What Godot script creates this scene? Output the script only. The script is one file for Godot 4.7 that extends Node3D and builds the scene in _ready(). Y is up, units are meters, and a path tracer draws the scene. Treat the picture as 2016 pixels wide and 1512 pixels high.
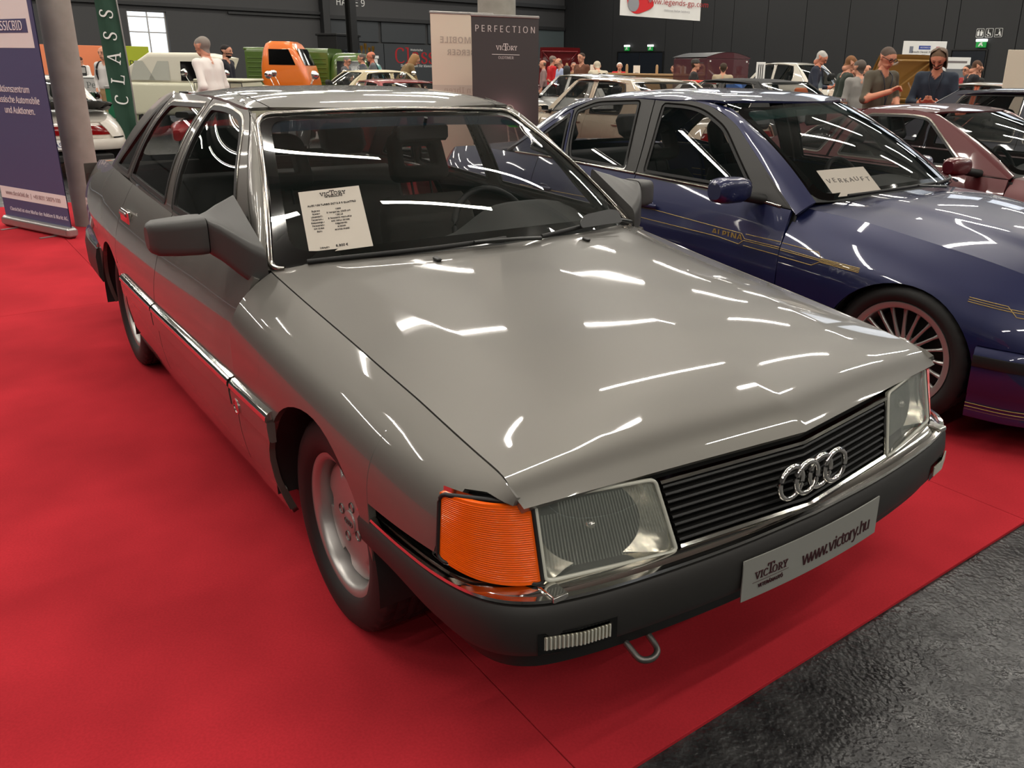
extends Node3D
# A hall at a classic car show: a grey metallic saloon on red carpet, a blue saloon beside it, and the fair behind them.

class MB:
	var v := PackedVector3Array()
	var n := PackedVector3Array()
	var t := PackedVector2Array()
	var c := PackedColorArray()
	var i := PackedInt32Array()
	var uvs := false
	var cols := false
	func vert(p: Vector3, nn: Vector3, uv := Vector2.ZERO, col := Color.WHITE) -> int:
		v.append(p); n.append(nn); t.append(uv); c.append(col)
		return v.size() - 1
	func tri(a: int, b: int, d: int) -> void:
		var g := (v[d] - v[a]).cross(v[b] - v[a])
		if g.length_squared() < 1e-18:
			return
		if g.dot(n[a] + n[b] + n[d]) < 0.0:
			i.append(a); i.append(d); i.append(b)
		else:
			i.append(a); i.append(b); i.append(d)
	func quad(a: int, b: int, d: int, e: int) -> void:
		tri(a, b, d); tri(a, d, e)
	func flat4(a: Vector3, b: Vector3, d: Vector3, e: Vector3, out: Vector3, uvr := Rect2(0, 0, 1, 1)) -> void:
		var g := (d - a).cross(b - a).normalized()
		if g.dot(out) < 0.0:
			g = -g
		var k := vert(a, g, uvr.position + Vector2(0, uvr.size.y))
		vert(b, g, uvr.end)
		vert(d, g, uvr.position + Vector2(uvr.size.x, 0))
		vert(e, g, uvr.position)
		quad(k, k + 1, k + 2, k + 3)
	# rows of points -> smooth sheet; out tells the outer side (a direction, or a point inside when inside is true)
	func grid(rows: Array, out: Vector3, inside := false, closed := false, uv := false) -> void:
		var h := rows.size()
		var w: int = rows[0].size()
		var base := v.size()
		for a in h:
			var r: PackedVector3Array = rows[a]
			for b in w:
				var l := r[(b - 1 + w) % w] if closed else r[maxi(b - 1, 0)]
				var q := r[(b + 1) % w] if closed else r[mini(b + 1, w - 1)]
				var dn: Vector3 = rows[mini(a + 1, h - 1)][b]
				var up: Vector3 = rows[maxi(a - 1, 0)][b]
				var g := (q - l).cross(dn - up)
				if g.length_squared() < 1e-20:
					var b2 := clampi(b, 1, w - 2)
					var a2 := clampi(a, 1, h - 2)
					g = (rows[a2][b2 + 1] - rows[a2][b2 - 1]).cross(rows[a2 + 1][b2] - rows[a2 - 1][b2])
				g = g.normalized()
				if g.dot((r[b] - out) if inside else out) < 0.0:
					g = -g
				vert(r[b], g, Vector2(float(b) / (w - 1), float(a) / (h - 1)))
		if uv: uvs = true
		for a in h - 1:
			for b in (w if closed else w - 1):
				var b1 := (b + 1) % w
				quad(base + a * w + b, base + a * w + b1, base + (a + 1) * w + b1, base + (a + 1) * w + b)
	func box(x0: float, x1: float, y0: float, y1: float, z0: float, z1: float, bev := 0.0, xf := Transform3D()) -> void:
		var ctr := Vector3((x0 + x1) / 2, (y0 + y1) / 2, (z0 + z1) / 2)
		var hs := Vector3(absf(x1 - x0) / 2, absf(y1 - y0) / 2, absf(z1 - z0) / 2)
		rbox(ctr, hs, bev, xf)
	func rbox(ctr: Vector3, hs: Vector3, bev: float, xf := Transform3D()) -> void:
		bev = minf(bev, minf(hs.x, minf(hs.y, hs.z)) * 0.98)
		var ax := [Vector3.RIGHT, Vector3.UP, Vector3.BACK]
		for a in 3:
			for s in [-1.0, 1.0]:
				var nn: Vector3 = ax[a] * s
				var u: Vector3 = ax[(a + 1) % 3]
				var w: Vector3 = ax[(a + 2) % 3]
				var hu := hs[(a + 1) % 3] - bev
				var hw := hs[(a + 2) % 3] - bev
				var o := ctr + nn * hs[a]
				flat4(xf * (o - u * hu - w * hw), xf * (o + u * hu - w * hw), xf * (o + u * hu + w * hw), xf * (o - u * hu + w * hw), xf.basis * nn)
		if bev <= 0.0:
			return
		for a in 3:
			var u: Vector3 = ax[(a + 1) % 3]
			var w: Vector3 = ax[(a + 2) % 3]
			var hu := hs[(a + 1) % 3]
			var hw := hs[(a + 2) % 3]
			var al: Vector3 = ax[a] * (hs[a] - bev)
			for su: float in [-1.0, 1.0]:
				for sw: float in [-1.0, 1.0]:
					var p1 := ctr + u * su * hu + w * sw * (hw - bev)
					var p2 := ctr + u * su * (hu - bev) + w * sw * hw
					var k := vert(xf * (p1 - al), xf.basis * (u * su))
					vert(xf * (p1 + al), xf.basis * (u * su))
					vert(xf * (p2 + al), xf.basis * (w * sw))
					vert(xf * (p2 - al), xf.basis * (w * sw))
					quad(k, k + 1, k + 2, k + 3)
		for sx in [-1.0, 1.0]:
			for sy in [-1.0, 1.0]:
				for sz in [-1.0, 1.0]:
					var s := Vector3(sx, sy, sz)
					var k := vert(xf * (ctr + s * Vector3(hs.x, hs.y - bev, hs.z - bev)), xf.basis * Vector3(sx, 0, 0))
					vert(xf * (ctr + s * Vector3(hs.x - bev, hs.y, hs.z - bev)), xf.basis * Vector3(0, sy, 0))
					vert(xf * (ctr + s * Vector3(hs.x - bev, hs.y - bev, hs.z)), xf.basis * Vector3(0, 0, sz))
					tri(k, k + 1, k + 2)
	func tube(path: PackedVector3Array, r: float, seg := 8, loop := false, sx := 1.0, up := Vector3.UP, rend := -1.0) -> void:
		var m := path.size()
		var rows := []
		var base := v.size()
		for a in m:
			var d := (path[(a + 1) % m] - path[(a - 1 + m) % m]) if loop else (path[mini(a + 1, m - 1)] - path[maxi(a - 1, 0)])
			d = d.normalized()
			var u := up
			if absf(u.dot(d)) > 0.96:
				u = Vector3.RIGHT if absf(d.x) < 0.9 else Vector3.BACK
			var s := d.cross(u).normalized()
			u = s.cross(d).normalized()
			var rr := r if rend < 0.0 else lerpf(r, rend, float(a) / (m - 1))
			for b in seg:
				var an := TAU * b / seg
				var dir := s * cos(an) * sx + u * sin(an)
				vert(path[a] + dir * rr, (s * cos(an) / sx + u * sin(an)).normalized())
		for a in (m if loop else m - 1):
			for b in seg:
				quad(base + a * seg + b, base + a * seg + (b + 1) % seg, base + ((a + 1) % m) * seg + (b + 1) % seg, base + ((a + 1) % m) * seg + b)
		if not loop:
			for e in [0, m - 1]:
				var dn := (path[0] - path[1]).normalized() if e == 0 else (path[m - 1] - path[m - 2]).normalized()
				var k := vert(path[e], dn)
				for b in seg:
					vert(v[base + e * seg + b], dn)
				for b in seg:
					tri(k, k + 1 + b, k + 1 + (b + 1) % seg)
	# profile: (radius, height) pairs turned about an axis; normals broken where the profile bends hard
	func lathe(prof: PackedVector2Array, seg: int, xf := Transform3D(), a0 := 0.0, a1 := TAU, hard := 0.6) -> void:
		var m := prof.size()
		for k in m - 1:
			var p := prof[k]
			var q := prof[k + 1]
			var d := (q - p).normalized()
			var nn := Vector2(d.y, -d.x)
			var n0 := nn
			var n1 := nn
			if k > 0:
				var dp := (p - prof[k - 1]).normalized()
				if absf(dp.angle_to(d)) < hard:
					n0 = (nn + Vector2(dp.y, -dp.x)).normalized()
			if k < m - 2:
				var dq := (prof[k + 2] - q).normalized()
				if absf(d.angle_to(dq)) < hard:
					n1 = (nn + Vector2(dq.y, -dq.x)).normalized()
			var base := v.size()
			for s in seg + 1:
				var an := lerpf(a0, a1, float(s) / seg)
				var e := Vector3(cos(an), 0, sin(an))
				vert(xf * (e * p.x + Vector3(0, p.y, 0)), (xf.basis * (e * n0.x + Vector3(0, n0.y, 0))).normalized(), Vector2(float(s) / seg, float(k) / (m - 1)))
				vert(xf * (e * q.x + Vector3(0, q.y, 0)), (xf.basis * (e * n1.x + Vector3(0, n1.y, 0))).normalized(), Vector2(float(s) / seg, float(k + 1) / (m - 1)))
			for s in seg:
				quad(base + s * 2, base + s * 2 + 2, base + s * 2 + 3, base + s * 2 + 1)
	# flat polygon with thickness, in the plane of xf (x, y), pushed along xf z from 0 to depth
	func plate(poly: PackedVector2Array, depth: float, xf := Transform3D(), uvb := Rect2()) -> void:
		var m := poly.size()
		var ti := Geometry2D.triangulate_polygon(poly)
		for side in 2:
			var z := depth if side == 1 else 0.0
			var nn := xf.basis * Vector3(0, 0, signf(depth) if side == 1 else -signf(depth))
			var base := v.size()
			for p in poly:
				var uv := Vector2.ZERO
				if uvb.size.x > 0.0:
					uv = Vector2((p.x - uvb.position.x) / uvb.size.x, 1.0 - (p.y - uvb.position.y) / uvb.size.y)
				vert(xf * Vector3(p.x, p.y, z), nn.normalized(), uv)
			for k in ti.size() / 3:
				tri(base + ti[k * 3], base + ti[k * 3 + 1], base + ti[k * 3 + 2])
		var ctr := Vector2.ZERO
		for p in poly: ctr += p / m
		var cw := Geometry2D.is_polygon_clockwise(poly)
		for k in m:
			var p := poly[k]
			var q := poly[(k + 1) % m]
			var d := (q - p).normalized()
			var o := Vector2(d.y, -d.x) * (-1.0 if cw else 1.0)
			flat4(xf * Vector3(p.x, p.y, 0), xf * Vector3(q.x, q.y, 0), xf * Vector3(q.x, q.y, depth), xf * Vector3(p.x, p.y, depth), xf.basis * Vector3(o.x, o.y, 0))
	func ball(ctr: Vector3, r: Vector3, a := 12, b := 8) -> void:
		var base := v.size()
		for y in b + 1:
			var th := PI * y / b
			for x in a + 1:
				var ph := TAU * x / a
				var d := Vector3(sin(th) * cos(ph), cos(th), sin(th) * sin(ph))
				vert(ctr + d * r, (d / r).normalized())
		for y in b:
			for x in a:
				quad(base + y * (a + 1) + x, base + y * (a + 1) + x + 1, base + (y + 1) * (a + 1) + x + 1, base + (y + 1) * (a + 1) + x)
	func mirror() -> MB:
		var o := MB.new()
		for k in v.size():
			o.vert(v[k] * Vector3(-1, 1, 1), n[k] * Vector3(-1, 1, 1), t[k], c[k])
		for k in i.size() / 3:
			o.i.append(i[k * 3]); o.i.append(i[k * 3 + 2]); o.i.append(i[k * 3 + 1])
		o.uvs = uvs; o.cols = cols
		return o
	func mesh() -> ArrayMesh:
		var a := []
		a.resize(Mesh.ARRAY_MAX)
		a[Mesh.ARRAY_VERTEX] = v; a[Mesh.ARRAY_NORMAL] = n; a[Mesh.ARRAY_INDEX] = i
		if uvs: a[Mesh.ARRAY_TEX_UV] = t
		if cols: a[Mesh.ARRAY_COLOR] = c
		var m := ArrayMesh.new()
		if i.size():
			m.add_surface_from_arrays(Mesh.PRIMITIVE_TRIANGLES, a)
		return m

var used := {}
func numbered(called: String) -> String:
	if not used.has(called):
		used[called] = 0
		return called
	used[called] += 1
	return "%s_%03d" % [called, used[called]]
func tag(o: Node, label := "", category := "", group := "", kind := "") -> Node:
	if label: o.set_meta("label", label)
	if category: o.set_meta("category", category)
	if group: o.set_meta("group", group)
	if kind: o.set_meta("kind", kind)
	return o
func thing(called: String, label: String, category: String, at := Vector3.ZERO, turn := 0.0, group := "") -> Node3D:
	var o := Node3D.new()
	o.name = numbered(called)
	add_child(o)
	o.position = at
	o.rotation.y = turn
	tag(o, label, category, group)
	return o
func part(called: String, m, mat: Material, parent: Node, label := "") -> MeshInstance3D:
	var o := MeshInstance3D.new()
	o.mesh = m.mesh() if m is MB else m
	o.material_override = mat
	if parent == self:
		o.name = numbered(called)
	else:
		o.name = called
	parent.add_child(o, true)
	if label: o.set_meta("label", label)
	return o
func struct(called: String, m, mat: Material, parent: Node = self) -> MeshInstance3D:
	var o := part(called, m, mat, parent)
	if parent == self: o.set_meta("kind", "structure")
	return o
func both(called: String, m: MB, mat: Material, parent: Node) -> Array:
	return [part(called, m, mat, parent), part(called, m.mirror(), mat, parent)]

var mats := {}
func mat(called: String, col: Color, rough := 0.6, metal := 0.0, coat := 0.0, spec := 0.5) -> StandardMaterial3D:
	if mats.has(called):
		return mats[called]
	var m := StandardMaterial3D.new()
	m.resource_name = called
	m.albedo_color = col
	m.roughness = rough
	m.metallic = metal
	m.metallic_specular = spec
	if coat > 0.0:
		m.clearcoat_enabled = true
		m.clearcoat = coat
		m.clearcoat_roughness = 0.03
	mats[called] = m
	return m
func paint(called: String, col: Color, flake := 0.35, base_rough := 0.45) -> StandardMaterial3D:
	return mat(called, col, base_rough, flake, 1.0)
func pane(called: String, col: Color, alpha: float) -> StandardMaterial3D:
	var m := mat(called, Color(col, alpha), 0.0)
	m.transparency = BaseMaterial3D.TRANSPARENCY_ALPHA
	m.cull_mode = BaseMaterial3D.CULL_DISABLED
	return m
func noise_tex(freq: float, lo: Color, hi: Color, size := 512, octaves := 4, sd := 1, normal := false, type := FastNoiseLite.TYPE_SIMPLEX_SMOOTH) -> NoiseTexture2D:
	var f := FastNoiseLite.new()
	f.seed = sd
	f.frequency = freq
	f.fractal_octaves = octaves
	f.noise_type = type
	var t := NoiseTexture2D.new()
	t.width = size; t.height = size; t.seamless = true
	t.noise = f
	if normal:
		t.as_normal_map = true
		t.bump_strength = 6.0
	else:
		var g := Gradient.new()
		g.set_color(0, lo); g.set_color(1, hi)
		t.color_ramp = g
	return t
func sp(l: Array, x: float) -> float:
	# smooth curve through (x, y) pairs given with rising x
	var m := l.size()
	if x <= l[0][0]: return l[0][1]
	if x >= l[m - 1][0]: return l[m - 1][1]
	var k := 0
	while l[k + 1][0] < x: k += 1
	var x0: float = l[k][0]
	var x1: float = l[k + 1][0]
	var y0: float = l[k][1]
	var y1: float = l[k + 1][1]
	var h := x1 - x0
	var d := (y1 - y0) / h
	var m0 := d
	var m1 := d
	if k > 0:
		var dp: float = (y0 - l[k - 1][1]) / (x0 - l[k - 1][0])
		m0 = 0.0 if dp * d <= 0.0 else 2.0 * dp * d / (dp + d)
	if k < m - 2:
		var dq: float = (l[k + 2][1] - y1) / (l[k + 2][0] - x1)
		m1 = 0.0 if dq * d <= 0.0 else 2.0 * dq * d / (dq + d)
	var t := (x - x0) / h
	var t2 := t * t
	var t3 := t2 * t
	return (2 * t3 - 3 * t2 + 1) * y0 + (t3 - 2 * t2 + t) * h * m0 + (3 * t2 - 2 * t3) * y1 + (t3 - t2) * h * m1
func lin(l: Array, x: float) -> float:
	var m := l.size()
	if x <= l[0][0]: return l[0][1]
	if x >= l[m - 1][0]: return l[m - 1][1]
	var k := 0
	while l[k + 1][0] < x: k += 1
	return lerpf(l[k][1], l[k + 1][1], (x - l[k][0]) / maxf(l[k + 1][0] - l[k][0], 1e-9))
func smooth_path(p: Array, each := 6, loop := false) -> PackedVector3Array:
	var o := PackedVector3Array()
	var m := p.size()
	for k in (m if loop else m - 1):
		var a: Vector3 = p[(k - 1 + m) % m] if loop or k > 0 else p[0] * 2.0 - p[1]
		var b: Vector3 = p[k]
		var c: Vector3 = p[(k + 1) % m]
		var d: Vector3 = p[(k + 2) % m] if loop or k + 2 < m else p[m - 1] * 2.0 - p[m - 2]
		for j in each:
			o.append(b.cubic_interpolate(c, a, d, float(j) / each))
	if not loop: o.append(p[m - 1])
	return o
func smooth2(p: Array, each := 6, loop := false) -> PackedVector2Array:
	var q := []
	for e in p: q.append(Vector3(e.x, e.y, 0))
	var o := PackedVector2Array()
	for e in smooth_path(q, each, loop): o.append(Vector2(e.x, e.y))
	return o
# polygon with rounded corners: points (x, y, radius)
func rounded(p: Array, steps := 5) -> PackedVector2Array:
	var o := PackedVector2Array()
	var m := p.size()
	for k in m:
		var b := Vector2(p[k][0], p[k][1])
		var a := Vector2(p[(k - 1 + m) % m][0], p[(k - 1 + m) % m][1])
		var c := Vector2(p[(k + 1) % m][0], p[(k + 1) % m][1])
		var r: float = p[k][2] if p[k].size() > 2 else 0.0
		if r <= 0.0:
			o.append(b)
			continue
		var da := (a - b).normalized()
		var dc := (c - b).normalized()
		var l := minf(r, minf((a - b).length(), (c - b).length()) * 0.49)
		for j in steps + 1:
			var t := float(j) / steps
			o.append((b + da * l) * (1 - t) * (1 - t) + b * 2 * t * (1 - t) + (b + dc * l) * t * t)
	return o
func text_mesh(s: String, size: float, depth := 0.002, font := "Droid Sans", bold := false, italic := false, spacing := 0.0) -> TextMesh:
	var f := SystemFont.new()
	f.font_names = PackedStringArray([font])
	if bold: f.font_weight = 700
	f.font_italic = italic
	var use: Font = f
	if spacing != 0.0:
		var fv := FontVariation.new()
		fv.base_font = f
		fv.spacing_glyph = int(spacing)
		use = fv
	var m := TextMesh.new()
	m.text = s
	m.font = use
	m.font_size = 32
	m.pixel_size = size / 32.0
	m.depth = depth
	m.curve_step = 2.0
	return m
# lettering laid on a surface: at the middle, with its reading direction and its outward normal
func letters(called: String, s: String, size: float, mt: Material, parent: Node, at: Vector3, right: Vector3, up: Vector3, font := "Droid Sans", bold := false, italic := false, spacing := 0.0, wide := 1.0) -> MeshInstance3D:
	var o := part(called, text_mesh(s, size, 0.002, font, bold, italic, spacing), mt, parent)
	var r := right.normalized()
	var nn := r.cross(up).normalized()
	o.transform = Transform3D(Basis(r * wide, nn.cross(r).normalized(), nn), at)
	return o

func materials() -> void:
	paint("grey_paint", Color(0.40, 0.39, 0.37), 0.55, 0.42)
	paint("blue_paint", Color(0.05, 0.08, 0.25), 0.25, 0.4)
	paint("dark_red_paint", Color(0.30, 0.02, 0.05), 0.2, 0.4)
	mat("rubber", Color(0.055, 0.053, 0.052), 0.62)
	mat("black_plastic", Color(0.035, 0.035, 0.035), 0.6)
	mat("satin_black", Color(0.07, 0.07, 0.068), 0.42)
	mat("grey_plastic", Color(0.225, 0.22, 0.215), 0.5)
	mat("bumper", Color(0.13, 0.125, 0.12), 0.5)
	mat("black_gloss", Color(0.02, 0.02, 0.02), 0.08)
	mat("interior", Color(0.06, 0.06, 0.058), 0.9)
	mat("dash", Color(0.12, 0.13, 0.12), 0.75)
	mat("grey_cloth", Color(0.20, 0.195, 0.18), 0.95)
	mat("chrome", Color(0.86, 0.85, 0.83), 0.07, 1.0)
	mat("trim", Color(0.62, 0.60, 0.57), 0.16, 1.0)
	mat("alloy", Color(0.66, 0.65, 0.64), 0.36, 0.75)
	mat("alloy_dark", Color(0.38, 0.37, 0.36), 0.4, 0.8)
	mat("dark_metal", Color(0.09, 0.09, 0.09), 0.5, 0.5)
	mat("mirror", Color(0.9, 0.9, 0.9), 0.01, 1.0)
	mat("reflector", Color(0.84, 0.82, 0.76), 0.24, 1.0)
	mat("lamp_glass_edge", Color(0.70, 0.70, 0.66), 0.12)
	mat("red_lens", Color(0.45, 0.015, 0.02), 0.1, 0, 0.5)
	mat("amber", Color(0.95, 0.38, 0.02), 0.18, 0, 0.5)
	mat("amber_far", Color(0.78, 0.10, 0.05), 0.18, 0, 0.5)
	mat("plate_silver", Color(0.56, 0.56, 0.54), 0.45, 0.3)
	mat("plum", Color(0.20, 0.05, 0.08), 0.6)
	mat("ink", Color(0.22, 0.2, 0.2), 0.8)
	mat("ink_light", Color(0.45, 0.43, 0.42), 0.8)
	mat("paper", Color(0.90, 0.86, 0.81), 0.9)
	mat("green_sticker", Color(0.16, 0.62, 0.05), 0.5)
	pane("glass", Color(0.08, 0.12, 0.11), 0.22)
	pane("lamp_glass", Color(0.75, 0.78, 0.74), 0.12)
	pane("blue_tint", Color(0.0, 0.10, 0.16), 0.85)
	mats.amber.backlight_enabled = true
	mats.amber.backlight = Color(0.5, 0.2, 0.0)
	pane("glass_blue_car", Color(0.05, 0.09, 0.09), 0.30)
	pane("green_tint", Color(0.01, 0.18, 0.17), 0.75)
	mat("dark_pillar", Color(0.15, 0.145, 0.14), 0.4)
	mat("gold", Color(0.62, 0.52, 0.30), 0.4, 0.4)
	mat("dark_cloth", Color(0.10, 0.105, 0.105), 0.95)
	mat("dark_leather", Color(0.09, 0.12, 0.12), 0.4)
	mat("lamp_white_glass", Color(0.75, 0.77, 0.76), 0.08, 0.4, 0.5)
	pane("day_glass", Color(0.8, 0.85, 0.85), 0.08)
	mat("white_print", Color(0.88, 0.88, 0.87), 0.7)
	mat("red_print", Color(0.62, 0.07, 0.10), 0.7)
	mat("door_blue", Color(0.10, 0.12, 0.15), 0.25)
	mat("lanyard", Color(0.10, 0.12, 0.18), 0.6)
	var pm := mat("person", Color(1, 1, 1), 0.85)
	pm.vertex_color_use_as_albedo = true
	for e in [["sign_white_glow", Color(1, 1, 1), 1.6], ["sign_green_glow", Color(0.05, 0.45, 0.18), 0.8]]:
		var g := mat(e[0], e[1], 0.5)
		g.emission_enabled = true
		g.emission = e[1]
		g.emission_energy_multiplier = e[2]
	var cn := mat("concrete", Color(1, 1, 1), 0.8)
	cn.albedo_texture = noise_tex(0.01, Color(0.50, 0.49, 0.46), Color(0.58, 0.57, 0.54), 512, 5, 4)
	cn.uv1_triplanar = true
	cn.uv1_scale = Vector3(0.8, 0.8, 0.8)
	mat("beige_cloth", Color(0.80, 0.76, 0.69), 0.9)
	mat("beige_field", Color(0.72, 0.69, 0.64), 0.9)
	mat("wood", Color(0.66, 0.52, 0.36), 0.6)
	mat("proto_paint", Color(0.5, 0.5, 0.5), 0.4, 0.2, 1.0)
	mat("soft_top", Color(0.07, 0.07, 0.072), 0.85)
	paint("porsche_white", Color(0.80, 0.78, 0.74), 0.0, 0.4)

# ---------- car bodies: a side surface x(z, y), cut into panels ----------
func side_x(C: Dictionary, z: float, y: float) -> float:
	var w := sp(C.W, z)
	var top := sp(C.T, z)
	var tx := sp(C.TX, z)
	var o: float
	if y > top:
		var d: float = y - top
		return w - tx - C.tumble * d - C.bow * d * d - (sp(C.plan, z) * minf(d / 0.12, 1.0) if C.has("plan") else 0.0)
	var dep: float = C.D if not C.has("Dz") else sp(C.Dz, z)
	var u := clampf((top - y) / dep, 0.0, 1.0)
	o = tx * pow(1.0 - u, C.K)
	if y < C.ty:
		var q: float = (C.ty - y) / (C.ty - C.yb)
		o += C.tuck * q * q
	if C.has("crease"):
		var cr: Array = C.crease
		var q: float = (y - sp(cr[0], z)) / cr[2]
		o -= cr[1] * exp(-q * q)
	return w - o
func side_n(C: Dictionary, z: float, y: float, over := false) -> Vector3:
	var e := 0.003
	var top := sp(C.T, z)
	var ya := y - e
	var yb := y + e
	if not over and yb > top: yb = maxf(y, top - 0.0005) ; ya = yb - 2 * e
	if over and ya < top: ya = maxf(y, top + 0.0005) ; yb = ya + 2 * e
	var dy := (side_x(C, z, yb) - side_x(C, z, ya)) / (yb - ya)
	var dz := (side_x(C, z + 0.006, y) - side_x(C, z - 0.006, y)) / 0.012
	if not over and y > top - 0.001:
		dz = (side_x(C, z + 0.006, sp(C.T, z + 0.006)) - side_x(C, z - 0.006, sp(C.T, z - 0.006)) - dy * (sp(C.T, z + 0.006) - sp(C.T, z - 0.006))) / 0.012
	return Vector3(1, -dy, -dz).normalized()
func circle_pts(zc: float, yc: float, r: float, z0: float, z1: float, ymin: float, steps := 26) -> Array:
	var o := []
	for k in steps + 1:
		var a := PI - PI * k / steps
		var p := [zc + r * cos(a), yc + r * sin(a)]
		if p[0] >= z0 - 1e-4 and p[0] <= z1 + 1e-4 and p[1] >= ymin: o.append(p)
	return o
func panel(C: Dictionary, low: Array, high: Array, z0: float, z1: float, nz := 40, ny := 16, inset := 0.0, lip := 0.018, over := false) -> MB:
	var zs := []
	for k in nz + 1: zs.append(lerpf(z0, z1, float(k) / nz))
	for l in [low, high]:
		for e in l:
			if e[0] > z0 + 1e-5 and e[0] < z1 - 1e-5: zs.append(e[0])
	zs.sort()
	var keep := []
	for z in zs:
		if keep.is_empty() or z - keep[-1] > 2e-4: keep.append(z)
	var m := MB.new()
	var w := keep.size()
	for k in w:
		var z: float = keep[k]
		var y0 := lin(low, z)
		var y1 := lin(high, z) if high.size() else sp(C.T, z)
		for r in ny + 1:
			var t := float(r) / ny
			var y := lerpf(y0, y1, t) if high.size() else y1 - (y1 - y0) * pow(1.0 - t, 1.7)
			var nn := side_n(C, z, y, over)
			m.vert(Vector3(side_x(C, z, y), y, z) - nn * inset, nn)
	for k in w - 1:
		for r in ny:
			m.quad(k * (ny + 1) + r, (k + 1) * (ny + 1) + r, (k + 1) * (ny + 1) + r + 1, k * (ny + 1) + r + 1)
	if lip > 0.0:
		var edge := []
		for k in w: edge.append(k * (ny + 1))
		for r in range(1, ny + 1): edge.append((w - 1) * (ny + 1) + r)
		for k in range(w - 2, -1, -1): edge.append(k * (ny + 1) + ny)
		for r in range(ny - 1, 0, -1): edge.append(r)
		rim(m, edge, lip)
	return m
func rim(m: MB, edge: Array, lip: float) -> void:
	# turn the edge of a panel inwards, so that gaps between panels are real grooves
	var q := edge.size()
	var base := m.v.size()
	for k in q:
		var a: int = edge[(k - 1 + q) % q]
		var b: int = edge[(k + 1) % q]
		var nn := m.n[edge[k]]
		var tng := m.v[b] - m.v[a]
		var o := tng.cross(nn).normalized()
		m.vert(m.v[edge[k]], o)
		m.vert(m.v[edge[k]] - nn * lip, o)
	for k in q:
		var a := base + k * 2
		var b := base + ((k + 1) % q) * 2
		var g := (m.v[a + 1] - m.v[a]).cross(m.v[b] - m.v[a])
		if g.length_squared() > 1e-16:
			m.i.append_array([a, b, b + 1, a, b + 1, a + 1])
func split_poly(poly: PackedVector2Array) -> Array:
	var m := poly.size()
	var lo := 0
	var hi := 0
	for k in m:
		if poly[k].x < poly[lo].x: lo = k
		if poly[k].x > poly[hi].x: hi = k
	var a := []
	var b := []
	var k := lo
	while true:
		a.append([poly[k].x, poly[k].y])
		if k == hi: break
		k = (k + 1) % m
	k = lo
	while true:
		b.append([poly[k].x, poly[k].y])
		if k == hi: break
		k = (k - 1 + m) % m
	var ma := 0.0
	var mb := 0.0
	for e in a: ma += e[1] / a.size()
	for e in b: mb += e[1] / b.size()
	return [a, b, poly[lo].x, poly[hi].x] if ma < mb else [b, a, poly[lo].x, poly[hi].x]
func side_fill(C: Dictionary, poly: PackedVector2Array, inset := 0.0, nz := 24, ny := 8, lip := 0.0) -> MB:
	var s := split_poly(poly)
	return panel(C, s[0], s[1], s[2], s[3], nz, ny, inset, lip, true)
func shrink(poly: PackedVector2Array, by: float) -> PackedVector2Array:
	var o := Geometry2D.offset_polygon(poly, -by, Geometry2D.JOIN_ROUND)
	return o[0] if o.size() else poly
func resample(poly: PackedVector2Array, m: int, start: Vector2) -> PackedVector2Array:
	# m points evenly round the outline, beginning next to start, anticlockwise
	var p := poly.duplicate()
	if Geometry2D.is_polygon_clockwise(p): p.reverse()
	var best := 0
	for k in p.size():
		if p[k].distance_to(start) < p[best].distance_to(start): best = k
	var q := PackedVector2Array()
	for k in p.size() + 1: q.append(p[(best + k) % p.size()])
	var total := 0.0
	for k in q.size() - 1: total += q[k].distance_to(q[k + 1])
	var o := PackedVector2Array()
	var at := 0
	var run := 0.0
	for k in m:
		var want := total * k / m
		while at < q.size() - 2 and run + q[at].distance_to(q[at + 1]) < want:
			run += q[at].distance_to(q[at + 1])
			at += 1
		var l := maxf(q[at].distance_to(q[at + 1]), 1e-9)
		o.append(q[at].lerp(q[at + 1], clampf((want - run) / l, 0, 1)))
	return o
# a band between an outline and an opening in it, both in (z, y); every outline point goes to the opening's point at the same angle
func ring(C: Dictionary, outer: PackedVector2Array, inner: PackedVector2Array, inset := 0.0, rise := 0.0, lip := 0.012, steps := 3, m_pts := 120) -> MB:
	var m := MB.new()
	var ci := Vector2.ZERO
	for p in inner: ci += p / inner.size()
	var a := resample(outer, m_pts, outer[0])
	var b := PackedVector2Array()
	var ib := resample(inner, 400, inner[0])
	for p in a:
		var best := Vector2.ZERO
		var bd := 1e9
		for q in ib:
			var d := q.distance_squared_to(p)
			if d < bd: bd = d; best = q
		b.append(best)
	for k in m_pts:
		for s in steps + 1:
			var p := a[k].lerp(b[k], float(s) / steps)
			var nn := side_n(C, p.x, p.y, true)
			m.vert(Vector3(side_x(C, p.x, p.y), p.y, p.x) - nn * (inset - rise * sin(PI * s / steps)), nn)
	var st := steps + 1
	for k in m_pts:
		var k1 := (k + 1) % m_pts
		for s in steps:
			m.quad(k * st + s, k1 * st + s, k1 * st + s + 1, k * st + s + 1)
	if lip > 0.0:
		var e1 := []
		var e2 := []
		for k in m_pts:
			e1.append(k * st)
			e2.append((m_pts - 1 - k) * st + steps)
		rim(m, e1, lip)
		rim(m, e2, lip)
	return m
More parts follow.
